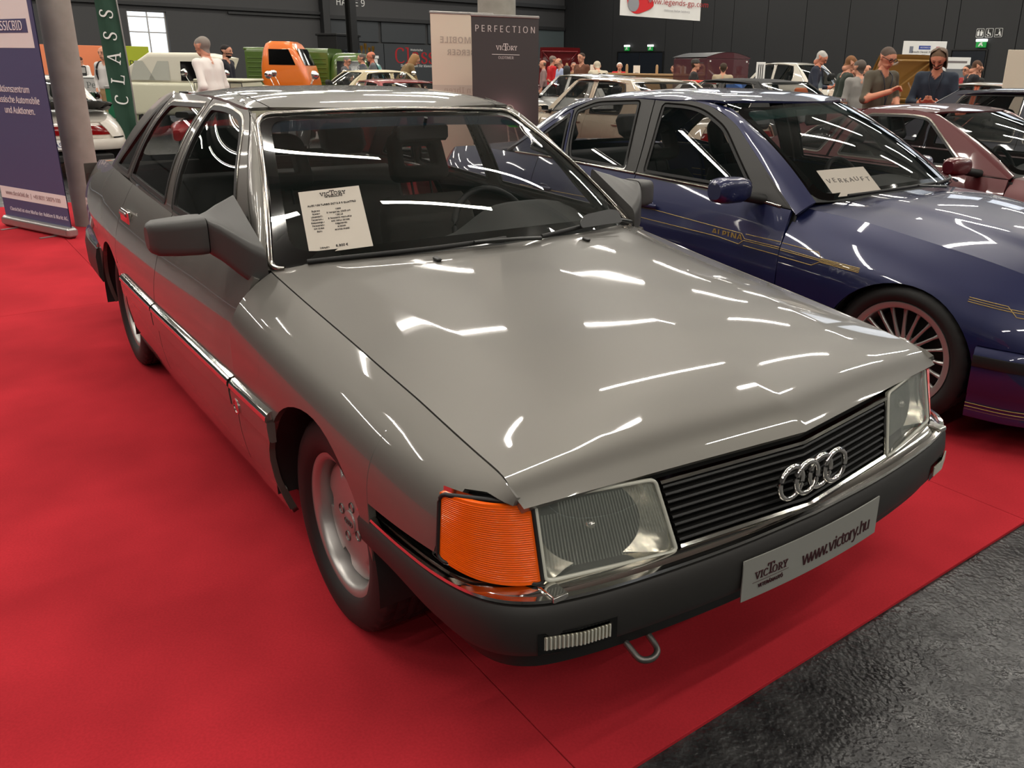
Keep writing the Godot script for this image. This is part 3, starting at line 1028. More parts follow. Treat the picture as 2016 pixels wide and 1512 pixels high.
func saloon_top(root: Node, pm: Material, F: Dictionary, D: Dictionary) -> void:
	# windscreen
	var ws := func(u: float, v: float) -> Vector3:
		var a := pow(absf(u), 2.2)
		var bowz := 0.030 * sin(PI * clampf(v, 0, 1))
		var c := Vector3(0, lerpf(0.918, 1.346, v) + bowz * 0.7, lerpf(-0.40, -1.195, v) + bowz)
		var e := Vector3(0, lerpf(0.896, 1.330, v) + bowz * 0.5, lerpf(-0.622, -1.245, v) + bowz * 0.8)
		return Vector3(u * lerpf(0.757, 0.556, v), lerpf(c.y, e.y, a), lerpf(c.z, e.z, a))
	var o := Vector3(0, 0.8, 0.6)
	part("windscreen", sheet(ws, -0.985, 0.985, 0.012, 0.985, 32, 20, o), mats.glass, root)
	part("windscreen_border", sheet_frame(ws, 0.925, 0.085, 0.945, 0.0012, o, 0.1), mats.black_gloss, root)
	part("windscreen_sun_band", sheet(func(u, v): return ws.call(u, v) - Vector3(0, 0.003, 0.002), -0.925, 0.925, 0.86, 0.945, 24, 6, o), mats.blue_tint, root)
	var edge := []
	for p in rounded([[-1, 0.0, 0.05], [-1, 1, 0.1], [1, 1, 0.1], [1, 0.0, 0.05]], 8):
		edge.append(p)
	var tr := PackedVector3Array()
	for k in edge.size() - 1:
		for j in 5:
			var p: Vector2 = edge[k].lerp(edge[k + 1], j / 5.0)
			tr.append(ws.call(p.x, p.y) + Vector3(0, 0.003, 0.002))
	var tm := MB.new()
	tm.tube(tr, 0.0085, 8, false, 1.2)
	part("windscreen_trim", tm, mats.trim, root)
	# front pillar: between the glass and the door frame
	var ap := func(u: float, v: float) -> Vector3:
		var a: Vector3 = ws.call(1.0, v)
		var y := lerpf(0.886, 1.378, v)
		var z := lin([[0.885, -0.662], [1.0, -0.800], [1.153, -1.005], [1.285, -1.160], [1.345, -1.255], [1.368, -1.36], [1.378, -1.44]], y)
		var b := Vector3(side_x(D, z, y) - 0.003, y, z)
		var p := a.lerp(b, u)
		return p + Vector3(0.5, 0.6, 0.6).normalized() * 0.014 * sin(PI * u)
	both("front_pillar", sheet(ap, 0.0, 1.0, 0.0, 1.0, 8, 24, Vector3(0.6, 0.5, 0.6), 0.02), pm, root)
	# roof: middle skin and the side rails, a groove between them
	var yc := [[-2.74, 1.325], [-2.45, 1.385], [-2.1, 1.415], [-1.8, 1.424], [-1.5, 1.411], [-1.3, 1.379], [-1.18, 1.347]]
	var rf := func(u: float, v: float) -> Vector3:
		var q := u * u
		var z := lerpf(lerpf(-1.20, -1.285, q), lerpf(-2.72, -2.62, q), v)
		var a := absf(u)
		var xr := sp([[-2.7, 0.535], [-2.2, 0.568], [-1.75, 0.577], [-1.4, 0.580], [-1.2, 0.566]], z)
		var y := sp(yc, z) - 0.012 * q - sp([[-2.6, 0.035], [-2.0, 0.028], [-1.5, 0.024], [-1.25, 0.006]], z) * pow(a, 5.0)
		return Vector3(xr * u, y, z)
	part("roof", sheet(rf, -0.865, 0.865, 0.0, 1.0, 40, 40, Vector3.UP, 0.012), pm, root)
	both("roof_rail", sheet(rf, 0.875, 1.0, 0.0, 1.0, 8, 40, Vector3(0.3, 1, 0), 0.012), pm, root)
	both("roof_gutter", sheet(func(u, v): return rf.call(u, v) - Vector3(0, 0.011, 0), 0.86, 0.88, 0.0, 1.0, 1, 30, Vector3.UP), mats.black_plastic, root)
	# rear window
	var rw := func(u: float, v: float) -> Vector3:
		var a := pow(absf(u), 2.4)
		var b := 0.03 * sin(PI * v)
		return Vector3(u * lerpf(0.645, 0.515, v), lerpf(lerpf(0.99, 1.318, v), lerpf(0.982, 1.325, v), a) + b * 0.6, lerpf(lerpf(-3.36, -2.76, v), lerpf(-3.20, -2.64, v), a) - b)
	part("rear_window", sheet(rw, -0.985, 0.985, 0.015, 0.985, 24, 14, Vector3(0, 0.7, -0.6)), mats.glass, root)
	part("rear_window_border", sheet_frame(rw, 0.93, 0.08, 0.93, 0.001, Vector3(0, 0.7, -0.6)), mats.black_gloss, root)
	var cp := func(u: float, v: float) -> Vector3:
		var a: Vector3 = rw.call(1.0, v)
		var y := lerpf(0.98, 1.385, v)
		var z := lin([[0.975, -3.16], [1.08, -2.998], [1.25, -2.718], [1.35, -2.515], [1.386, -2.33]], y)
		var b := Vector3(side_x(D, z, y), y, z)
		return a.lerp(b, u) + Vector3(0.5, 0.6, -0.3) * 0.012 * sin(PI * u)
	both("rear_quarter_top", sheet(cp, 0.0, 1.0, 0.0, 1.0, 8, 20, Vector3(0.6, 0.6, -0.5), 0.01), pm, root)
	# bonnet
	var zb := [[0.0, -0.415], [0.4, -0.445], [0.75, -0.53], [1.0, -0.638]]
	var bn := func(u: float, v: float) -> Vector3:
		var a := absf(u)
		var zr := sp(zb, a)
		var zf := 0.884 - 0.092 * a - 0.010 * a * a
		var z := lerpf(zr, zf, v)
		var ze := lerpf(-0.638, 0.782, v)
		var xe: float = side_x(F, ze, sp(F.T, ze)) - 0.005
		var crown := sp([[0.0, 0.024], [0.3, 0.040], [0.6, 0.045], [0.85, 0.030], [1.0, 0.010]], v)
		# the middle field stands proud, its edges run together towards the front
		var ck := lerpf(0.80, 0.64, v)
		var step := 0.012 * (1.0 - maxf(0.0, (a - ck) / (1.0 - ck))) * smoothstep(1.0, 0.8, v)
		var y := sp(F.T, ze) + crown * (1.0 - pow(a, 2.4)) + step
		var roll := maxf(0.0, (v - 0.93) / 0.07)
		y -= 0.018 * roll * roll
		return Vector3(u * xe, y, z)
	part("bonnet", sheet(bn, -1.0, 1.0, 0.0, 1.0, 100, 60, Vector3(0, 1, 0.2), 0.02), pm, root)
	for sg in [-1.0, 1.0]:
		var nz := MB.new()
		var c: Vector3 = bn.call(0.405 * sg, 0.065)
		var a := PackedVector3Array()
		nz.rbox(Vector3.ZERO, Vector3(0.010, 0.006, 0.018), 0.005, Transform3D(Basis(Vector3.RIGHT, 0.12), c + Vector3(0, 0.005, 0)))
		part("washer_nozzle", nz, mats.satin_black, root)
	# scuttle under the wipers
	var sc := MB.new()
	var rows := []
	for k in 2:
		var r := PackedVector3Array()
		for j in 25:
			var u := lerpf(-0.98, 0.98, j / 24.0)
			var p: Vector3 = ws.call(u, 0.0)
			r.append(p + (Vector3(0, -0.012, 0.0) if k == 0 else Vector3(0, -0.03, 0.09 - 0.05 * absf(u))))
		rows.append(r)
	sc.grid(rows, Vector3.UP)
	part("scuttle", sc, mats.black_plastic, root)
	var at := func(u: float, v: float, up: float) -> Vector3: return ws.call(u, v) + Vector3(0, 0.8, 0.6) * up
	wiper(root, [at.call(0.17, 0.012, 0.024), at.call(0.02, 0.022, 0.028), at.call(-0.18, 0.035, 0.024)], [at.call(-0.0, 0.047, 0.012), at.call(-0.35, 0.038, 0.012), at.call(-0.72, 0.028, 0.012), at.call(-0.87, 0.022, 0.010)])
	wiper(root, [at.call(0.93, 0.0, 0.03), at.call(0.80, 0.03, 0.032), at.call(0.52, 0.05, 0.026)], [at.call(0.78, 0.062, 0.012), at.call(0.5, 0.052, 0.012), at.call(0.2, 0.032, 0.012)])
	var sh := MB.new()
	sh.plate(rounded([[-0.125, -0.012, 0.01], [0.125, -0.02, 0.01], [0.125, 0.028, 0.02], [0.08, 0.04, 0.02], [-0.08, 0.036, 0.02], [-0.125, 0.008, 0.01]], 3), 0.006, Transform3D(Basis(Vector3(0.97, 0, -0.22).normalized(), Vector3(0.1, 0.85, -0.5).normalized(), Vector3(0.2, 0.5, 0.83).normalized()).orthonormalized(), at.call(0.62, 0.035, 0.04)))
	part("wiper_spoiler", sh, mats.satin_black, root)
	# the sheet of paper behind the glass, and a green sticker
	var pa := func(u: float, v: float) -> Vector3: return ws.call(u, v) - Vector3(0, 0.8, 0.6) * 0.012
	paper_sheet(Vector3(-0.628, 0.933, -0.618), Vector3(-0.437, 0.951, -0.553), Vector3(0.037, 0.157, -0.22))
	var gs := MB.new()
	gs.grid([PackedVector3Array([pa.call(0.80, 0.925), pa.call(0.91, 0.925)]), PackedVector3Array([pa.call(0.82, 0.855), pa.call(0.915, 0.855)])], Vector3(0, 0.8, 0.6))
	part("windscreen_sticker", gs, mats.green_sticker, root)
	# mirrors
	for sg in [-1.0, 1.0]:
		var mr := Node3D.new()
		mr.name = "door_mirror"
		root.add_child(mr, true)
		var secs := []
		for q in [[0.900, -0.795, 0.999, 0.062, 0.058], [0.925, -0.80, 0.998, 0.068, 0.058], [0.98, -0.82, 0.994, 0.062, 0.056], [1.03, -0.842, 0.991, 0.052, 0.053], [1.046, -0.852, 0.990, 0.040, 0.045], [1.052, -0.856, 0.990, 0.028, 0.034]]:
			secs.append(rrect(Vector3(q[0] * sg, q[2], q[1]), Vector3(0, 0, q[3]), Vector3(0, q[4], 0), 0.03))
		part("mirror_housing", loft(secs), mats.grey_plastic, mr)
		var gl := MB.new()
		gl.rbox(Vector3(0.97 * sg, 0.994, -0.886), Vector3(0.062, 0.045, 0.003), 0.003, Transform3D.IDENTITY)
		part("mirror_glass", gl, mats.mirror, mr)
		var foot := []
		for q in [[0.765, -0.765, 0.960, 0.15, 0.072, -0.075], [0.80, -0.765, 0.966, 0.135, 0.070, -0.058], [0.835, -0.768, 0.978, 0.115, 0.066, -0.038], [0.87, -0.778, 0.990, 0.085, 0.060, -0.015], [0.897, -0.793, 0.998, 0.060, 0.056, 0.0]]:
			foot.append(rrect(Vector3(q[0] * sg, q[2], q[1]), Vector3(0, q[5], q[3]), Vector3(0, q[4], 0), 0.03))
		part("mirror_foot", loft(foot), mats.grey_plastic, mr)
		var sail := MB.new()
		var tri := [Vector2(-0.68, 0.892), Vector2(-0.95, 0.93), Vector2(-0.93, 1.03), Vector2(-0.86, 1.035)]
		var pl := []
		for p in tri: pl.append(Vector3((side_x(D, p.x, p.y) + 0.006) * sg, p.y, p.x))
		sail.flat4(pl[0], pl[1], pl[2], pl[3], Vector3(sg, 0, 0))
		part("mirror_sail", sail, mats.grey_plastic, mr)

func zfront(x: float, y: float) -> float:
	return lin([[0.0, 0.882], [0.434, 0.830], [0.72, 0.772], [0.80, 0.735]], absf(x)) + (0.671 - y) * 0.24
func fp(x: float, y: float, out := 0.0) -> Vector3:
	return Vector3(x, y, zfront(x, y) + out)
func saloon_front(root: Node, pm: Material, F: Dictionary) -> void:
	# backing behind grille and lamps
	var bk := MB.new()
	var rows := []
	for y in [0.47, 0.56, 0.685]:
		var r := PackedVector3Array()
		for k in 33: r.append(fp(lerpf(-0.80, 0.80, k / 32.0), y, -0.045))
		rows.append(r)
	bk.grid(rows, Vector3.BACK)
	part("front_panel", bk, mats.black_plastic, root)
	# grille
	var gr := Node3D.new()
	gr.name = "grille"
	root.add_child(gr, true)
	var gx := func(y: float) -> float: return lerpf(0.392, 0.428, (y - 0.51) / 0.16)
	for k in 8:
		var y := lerpf(0.528, 0.652, k / 7.0)
		var path := PackedVector3Array()
		for j in 21:
			var x := lerpf(-gx.call(y) + 0.006, gx.call(y) - 0.006, j / 20.0)
			path.append(Vector3(x, y, zfront(x, y) - 0.006))
		var pr := PackedVector2Array([Vector2(-0.022, -0.004), Vector2(0.0, -0.0055), Vector2(0.0025, -0.001), Vector2(0.0, 0.003), Vector2(-0.022, 0.002)])
		part("grille_slat", sweep(path, pr), mats.satin_black, gr)
	for e in [[0.664, "grille_top_trim"], [0.514, "grille_bottom_trim"]]:
		var path := PackedVector3Array()
		for j in 21:
			var x := lerpf(-gx.call(e[0]), gx.call(e[0]), j / 20.0)
			path.append(fp(x, e[0], -0.002))
		part(e[1], sweep(path, PackedVector2Array([Vector2(-0.015, -0.005), Vector2(0.0, -0.0055), Vector2(0.005, 0.0), Vector2(0.0, 0.0055), Vector2(-0.015, 0.005)])), mats.chrome, gr)
	var em := Node3D.new()
	em.name = "emblem"
	root.add_child(em, true)
	for k in 4:
		var ring_ := PackedVector3Array()
		var cx := (k - 1.5) * 0.0545
		for j in 40: ring_.append(Vector3(cx + 0.0405 * cos(TAU * j / 40), 0.598 + 0.0405 * sin(TAU * j / 40), 0.918 + (0.003 if k % 2 else 0.0)))
		var t := MB.new()
		t.tube(ring_, 0.0072, 10, true)
		part("emblem_ring", t, mats.chrome, em)
	# lamps
	for s in [-1.0, 1.0]:
		var hl := Node3D.new()
		hl.name = "headlamp"
		root.add_child(hl, true)
		var lens_at := func(u: float, v: float) -> Vector3:
			var y := lerpf(0.508, 0.676, v) + lerpf(0.0, 0.010, u)
			var x := lerpf(lerpf(0.404, 0.440, v), 0.716, u)
			return Vector3(x * s, y, zfront(x, y) + 0.004 * sin(PI * u) * sin(PI * v))
		part("lamp_lens", sheet(lens_at, 0.0, 1.0, 0.0, 1.0, 22, 10, Vector3(0, 0, 1)), mats.lamp_glass, hl)
		# vertical optic ribs of the lens
		var ribs := MB.new()
		for k in 40:
			var u := 0.04 + 0.92 * k / 39.0
			var v0 := 0.12 if k > 12 else 0.30
			var v1 := 0.94 if k < 34 else 0.80
			ribs.tube(PackedVector3Array([lens_at.call(u, v0) - Vector3(0, 0, 0.003), lens_at.call(u, v1) - Vector3(0, 0, 0.003)]), 0.0016, 5)
		var rb := part("lens_ribs", ribs, mats.lamp_glass, hl)
		rb.set_meta("kind", "stuff")
		var frame := MB.new()
		var loop := PackedVector3Array()
		for p in rounded([[0, 0, 0.07], [1, 0, 0.07], [1, 1, 0.07], [0, 1, 0.07]], 5): loop.append(lens_at.call(p.x, p.y) + Vector3(0, 0, -0.001))
		frame.tube(loop, 0.0048, 6, true)
		part("lens_frame", frame, mats.lamp_glass_edge, hl)
		# reflector bowl behind
		var bowl := sheet(func(u, v):
			var p: Vector3 = lens_at.call(u, v)
			var q := Vector2((u - 0.52) * 1.25, (v - 0.5) * 0.9)
			return p - Vector3(0, 0, 0.010 + 0.085 * maxf(0.0, 1.0 - q.length_squared() * 2.3)), 0.0, 1.0, 0.0, 1.0, 24, 12, Vector3(0, 0, 1))
		part("lamp_reflector", bowl, mats.reflector, hl)
		var bulb := MB.new()
		var bc: Vector3 = lens_at.call(0.55, 0.5)
		bulb.ball(bc - Vector3(0, 0, 0.045), Vector3(0.014, 0.014, 0.024))
		part("bulb_cap", bulb, mats.chrome, hl)
		# amber corner lamp
		var am := Node3D.new()
		am.name = "indicator_lamp"
		root.add_child(am, true)
		var pts := [[0.722, 0.0], [0.765, 0.0], [0.802, 0.0], [0.832, 0.0], [0.852, 0.0], [0.866, 0.0]]
		var zz := [0.771, 0.757, 0.735, 0.703, 0.668, 0.634]
		var amf := func(u: float, v: float) -> Vector3:
			var k := clampf(u, 0, 1) * 5.0
			var a := mini(int(k), 4)
			var f := k - a
			var x := sp([[0, 0.722], [1, 0.765], [2, 0.802], [3, 0.832], [4, 0.852], [5, 0.866]], k)
			var z := sp([[0, 0.771], [1, 0.757], [2, 0.735], [3, 0.703], [4, 0.668], [5, 0.634]], k)
			var y0 := lerpf(0.516, 0.548, u * u)
			var y1 := lerpf(0.682, 0.692, sin(PI * u * 0.5))
			var y := lerpf(y0, y1, v)
			var lean := (0.671 - y) * lerpf(0.24, 0.05, u)
			return Vector3((x + (0.60 - y) * 0.10 * u) * s, y, z + lean)
		part("indicator_lens", sheet(amf, 0.0, 1.0, 0.0, 1.0, 26, 14, Vector3(0.6 * s, 0, 0.8), 0.012), mats.amber_far if s > 0 else mats.amber, am)
		var rib2 := MB.new()
		for k in 34:
			var pth := PackedVector3Array()
			for j in 17: pth.append(amf.call(0.04 + 0.92 * j / 16.0, 0.05 + 0.9 * k / 33.0))
			rib2.tube(pth, 0.0014, 4)
		var r2 := part("lens_ribs", rib2, mats.amber_far if s > 0 else mats.amber, am)
		r2.set_meta("kind", "stuff")
		var ab := sheet(func(u, v): return amf.call(u, v) - Vector3(0.02 * s, 0, 0.02), 0.0, 1.0, 0.0, 1.0, 12, 6, Vector3(0.6 * s, 0, 0.8))
		part("indicator_housing", ab, mats.reflector, am)
		var al := MB.new()
		var lp := PackedVector3Array()
		for p in rounded([[0, 0, 0.05], [1, 0, 0.08], [1, 1, 0.15], [0, 1, 0.05]], 4): lp.append(amf.call(p.x, p.y))
		al.tube(lp, 0.005, 6, true)
		part("indicator_seal", al, mats.black_plastic, am)
	# bumper
	var half := [Vector3(0.0, 0, 0.940), Vector3(0.27, 0, 0.928), Vector3(0.52, 0, 0.900), Vector3(0.68, 0, 0.868), Vector3(0.775, 0, 0.828), Vector3(0.838, 0, 0.755), Vector3(0.872, 0, 0.64), Vector3(0.886, 0, 0.48), Vector3(0.890, 0, 0.275)]
	var hp := smooth_path(half, 6)
	var path := PackedVector3Array()
	for k in range(hp.size() - 1, 0, -1): path.append(Vector3(-hp[k].x, 0, hp[k].z))
	for p in hp: path.append(Vector3(p.x, 0, p.z))
	var bp := Node3D.new()
	bp.name = "front_bumper"
	root.add_child(bp, true)
	part("bumper_body", lifted(path, PackedVector2Array([Vector2(-0.09, 0.372), Vector2(-0.01, 0.372), Vector2(0.004, 0.378), Vector2(0.012, 0.395), Vector2(0.014, 0.44), Vector2(0.010, 0.476), Vector2(0.0, 0.492), Vector2(-0.02, 0.497), Vector2(-0.09, 0.497)])), mats.bumper, bp)
	part("bumper_chrome", sweep(path, PackedVector2Array([Vector2(-0.10, 0.49), Vector2(-0.006, 0.4945), Vector2(0.002, 0.500), Vector2(0.0, 0.506), Vector2(-0.012, 0.508), Vector2(-0.018, 0.5035), Vector2(-0.026, 0.507), Vector2(-0.045, 0.512), Vector2(-0.056, 0.512), Vector2(-0.10, 0.508)]), true, 0.35), mats.chrome, bp)
	part("bumper_valance", lifted(path, PackedVector2Array([Vector2(-0.10, 0.325), Vector2(-0.035, 0.322), Vector2(-0.022, 0.332), Vector2(-0.018, 0.372), Vector2(-0.10, 0.374)])), mats.satin_black, bp)
	for sg in [-1.0, 1.0]:
		# joint in the chrome beside each lamp
		var jt := MB.new()
		jt.rbox(Vector3(0.715 * sg, 0.507, 0.828), Vector3(0.020, 0.008, 0.034), 0.004, Transform3D.IDENTITY)
		part("chrome_joint", jt, mats.chrome, bp)
		# fog lamp let into the bumper face
		var fg := Node3D.new()
		fg.name = "fog_lamp"
		root.add_child(fg, true)
		var fo := func(u: float, v: float) -> Vector3:
			var x := lerpf(0.615, 0.755, u)
			var y := lerpf(0.398, 0.430, v)
			return Vector3(x * sg, y, lin([[0.58, 0.905], [0.68, 0.886], [0.76, 0.852]], x))
		var hs := MB.new()
		hs.grid([PackedVector3Array([fo.call(-0.12, -0.35), fo.call(0.5, -0.35), fo.call(1.08, -0.35)]), PackedVector3Array([fo.call(-0.12, 1.25), fo.call(0.5, 1.25), fo.call(1.08, 1.25)])], Vector3.BACK)
		part("lamp_housing", hs, mats.black_gloss, fg)
		part("lamp_lens", sheet(func(u, v): return fo.call(u, v) + Vector3(0, 0, 0.004), 0, 1, 0, 1, 6, 3, Vector3.BACK), mats.reflector, fg)
		for k in 17:
			var t := MB.new()
			var u := 0.03 + 0.94 * k / 16.0
			t.tube(PackedVector3Array([fo.call(u, 0.05) + Vector3(0, 0, 0.006), fo.call(u, 0.95) + Vector3(0, 0, 0.006)]), 0.0022, 5)
			part("lens_rib", t, mats.lamp_glass_edge, fg)
	var hk := MB.new()
	hk.tube(smooth_path([Vector3(-0.545, 0.345, 0.84), Vector3(-0.545, 0.325, 0.885), Vector3(-0.540, 0.312, 0.915), Vector3(-0.515, 0.308, 0.925), Vector3(-0.490, 0.312, 0.915), Vector3(-0.485, 0.325, 0.885), Vector3(-0.485, 0.345, 0.84)], 6), 0.0075, 8)
	part("towing_eye", hk, mats.alloy_dark, root)
	# show plate, bent to the bumper
	var pl := Node3D.new()
	pl.name = "number_plate"
	root.add_child(pl, true)
	var pf := func(u: float, v: float) -> Vector3:
		var x := lerpf(-0.264, 0.264, u)
		return Vector3(x, lerpf(0.358, 0.466, v), 0.9605 - 0.17 * x * x)
	var pm2 := MB.new()
	var prow := []
	for e in [[0.0, 0.0], [0.004, 0.0], [1.0, 0.0]]: pass
	part("plate_sheet", sheet(pf, 0.0, 1.0, 0.0, 1.0, 24, 4, Vector3.BACK, 0.003), mats.plate_silver, pl)
	var txt: Material = mats.plum
	var along := func(x: float, y: float) -> Array:
		var u := (x + 0.264) / 0.528
		var d: Vector3 = (pf.call(u + 0.02, 0.5) - pf.call(u - 0.02, 0.5)).normalized()
		return [Vector3(x, y, 0.9615 - 0.17 * x * x), d]
	var glyphs := "www.victory.hu"
	var cx := -0.060
	var adv := {"w": 0.0300, ".": 0.0115, "v": 0.0215, "i": 0.0115, "c": 0.0190, "t": 0.0140, "o": 0.0230, "r": 0.0150, "y": 0.0215, "h": 0.0225, "u": 0.0230}
	for ch in glyphs:
		var w: float = adv[ch]
		var q: Array = along.call(cx + w / 2, 0.402)
		letters("plate_letter", ch, 0.048, txt, pl, q[0], q[1], Vector3(0.16, 1, 0), "Droid Sans", false, true)
		cx += w
	for e in [["VIC", -0.205, 0.415, 0.026], ["T", -0.175, 0.421, 0.040], ["ORY", -0.144, 0.415, 0.026], ["VETERÁNAUTÓ", -0.172, 0.386, 0.0125]]:
		var q: Array = along.call(e[1], e[2])
		letters("plate_letter", e[0], e[3], txt, pl, q[0], q[1], Vector3.UP, "Droid Serif" if e[3] > 0.02 else "Droid Sans")
	var ln := MB.new()
	var q1: Array = along.call(-0.232, 0.399)
	var q2: Array = along.call(-0.112, 0.399)
	ln.tube(PackedVector3Array([q1[0], along.call(-0.172, 0.399)[0], q2[0]]), 0.0007, 4)
	part("plate_line", ln, txt, pl)

func lifted(path: PackedVector3Array, prof: PackedVector2Array) -> MB:
	# the lower edge rises along the side towards the wheel, and is cut to the wheel arch
	var m := sweep(path, prof)
	for k in m.v.size():
		var p := m.v[k]
		var t := smoothstep(0.80, 0.42, p.z)
		p.y += maxf(0.0, 0.50 - p.y) * 0.42 * t + maxf(0.0, 0.40 - p.y) * 0.5 * t
		var d := Vector2(p.z, p.y - 0.305)
		if p.z < 0.42 and d.length() < 0.345: p.z = sqrt(maxf(0.0, 0.345 * 0.345 - d.y * d.y))
		m.v[k] = p
	return m
func saloon_rear(root: Node, pm: Material, D: Dictionary) -> void:
	var tl := func(u: float, v: float) -> Vector3:
		var a := absf(u)
		var z := lerpf(-3.37 + 0.19 * pow(a, 2.4), -3.855 + 0.035 * a * a, v)
		var ze := lerpf(-3.16, -3.83, v)
		var xe: float = side_x(D, ze, sp(D.T, ze)) - 0.004
		return Vector3(u * xe, sp(D.T, ze) + 0.012 * (1.0 - a * a) * (1.0 - v), z)
	part("boot_lid", sheet(tl, -1.0, 1.0, 0.0, 1.0, 30, 20, Vector3.UP, 0.02), pm, root)
	var rp := func(u: float, v: float) -> Vector3:
		var a := absf(u)
		var y := lerpf(0.52, 0.93, v)
		return Vector3(u * 0.785, y, -3.855 + 0.05 * pow(a, 4.0) - 0.03 * sin(PI * v))
	part("rear_panel", sheet(rp, -1.0, 1.0, 0.0, 1.0, 24, 8, Vector3(0, 0, -1)), pm, root)
	for sg in [-1.0, 1.0]:
		part("tail_lamp", sheet(func(u, v): return rp.call(u * sg, v) - Vector3(0, 0, 0.006), 0.35, 0.99, 0.42, 0.85, 12, 5, Vector3(0, 0, -1), 0.01), mats.red_lens, root)
	var half := [Vector3(0.0, 0, -3.91), Vector3(0.5, 0, -3.89), Vector3(0.72, 0, -3.86), Vector3(0.80, 0, -3.80), Vector3(0.845, 0, -3.68), Vector3(0.868, 0, -3.45), Vector3(0.88, 0, -3.12)]
	var hp := smooth_path(half, 5)
	var path := PackedVector3Array()
	for k in range(hp.size() - 1, 0, -1): path.append(Vector3(hp[k].x, 0, hp[k].z))
	for p in hp: path.append(Vector3(-p.x, 0, p.z))
	var bp := Node3D.new()
	bp.name = "rear_bumper"
	root.add_child(bp, true)
	part("bumper_body", sweep(path, PackedVector2Array([Vector2(-0.09, 0.36), Vector2(0.0, 0.36), Vector2(0.014, 0.39), Vector2(0.016, 0.50), Vector2(0.006, 0.545), Vector2(-0.02, 0.555), Vector2(-0.09, 0.555)])), mats.bumper, bp)
	part("bumper_chrome", sweep(path, PackedVector2Array([Vector2(-0.09, 0.55), Vector2(-0.004, 0.552), Vector2(0.004, 0.56), Vector2(-0.004, 0.575), Vector2(-0.03, 0.585), Vector2(-0.09, 0.582)])), mats.chrome, bp)

func paper_sheet(a0: Vector3, a1: Vector3, up: Vector3) -> void:
	var t := thing("price_sheet", "white printed data sheet standing behind the windscreen of the grey saloon", "paper")
	var r := (a1 - a0)
	var w := r.length()
	r = r.normalized()
	up = (up - r * up.dot(r)).normalized()
	var nn := r.cross(up).normalized()
	var h := w * 1.41
	var m := MB.new()
	m.plate(PackedVector2Array([Vector2(0, 0), Vector2(w, 0), Vector2(w, h), Vector2(0, h)]), 0.0006, Transform3D(Basis(r, up, nn), a0 - nn * 0.001))
	part("sheet", m, mats.paper, t)
	var put := func(s: String, x: float, y: float, size: float, mt: Material, font: String) -> void:
		letters("print_line", s, size, mt, t, a0 + r * x * w + up * y * h + nn * 0.0006, r, up, font)
	put.call("VIC", 0.415, 0.915, 0.020, mats.ink, "Droid Serif")
	put.call("T", 0.535, 0.925, 0.029, mats.plum, "Droid Serif")
	put.call("ORY", 0.66, 0.915, 0.020, mats.ink, "Droid Serif")
	put.call("VETERÁNAUTÓ", 0.55, 0.868, 0.009, mats.ink, "Droid Sans")
	put.call("AUDI 100 TURBO DCT 2.3 E QUATTRO", 0.5, 0.745, 0.0095, mats.ink, "Droid Sans")
	var left := ["Évjárat:", "Motor:", "Lökettérf.:", "Teljesítm.:", "Sebességv.:", "Felszerelt.:", "Km állás:", "Szín:"]
	var right := ["1989", "5 hengeres, 2309 cm", "136 LE", "5 fokozatú manuális", "elöl hátul tárcsa", "négykerék", "eredeti", "szürke metál"]
	for k in 8:
		put.call(left[k], 0.22, 0.655 - k * 0.047, 0.0085, mats.ink_light, "Droid Sans")
		put.call(right[k], 0.58, 0.655 - k * 0.047, 0.0085, mats.ink_light, "Droid Sans")
	put.call("Irányár:", 0.25, 0.07, 0.0085, mats.ink_light, "Droid Sans")
	put.call("6.900 €", 0.52, 0.075, 0.012, mats.ink, "Droid Sans")

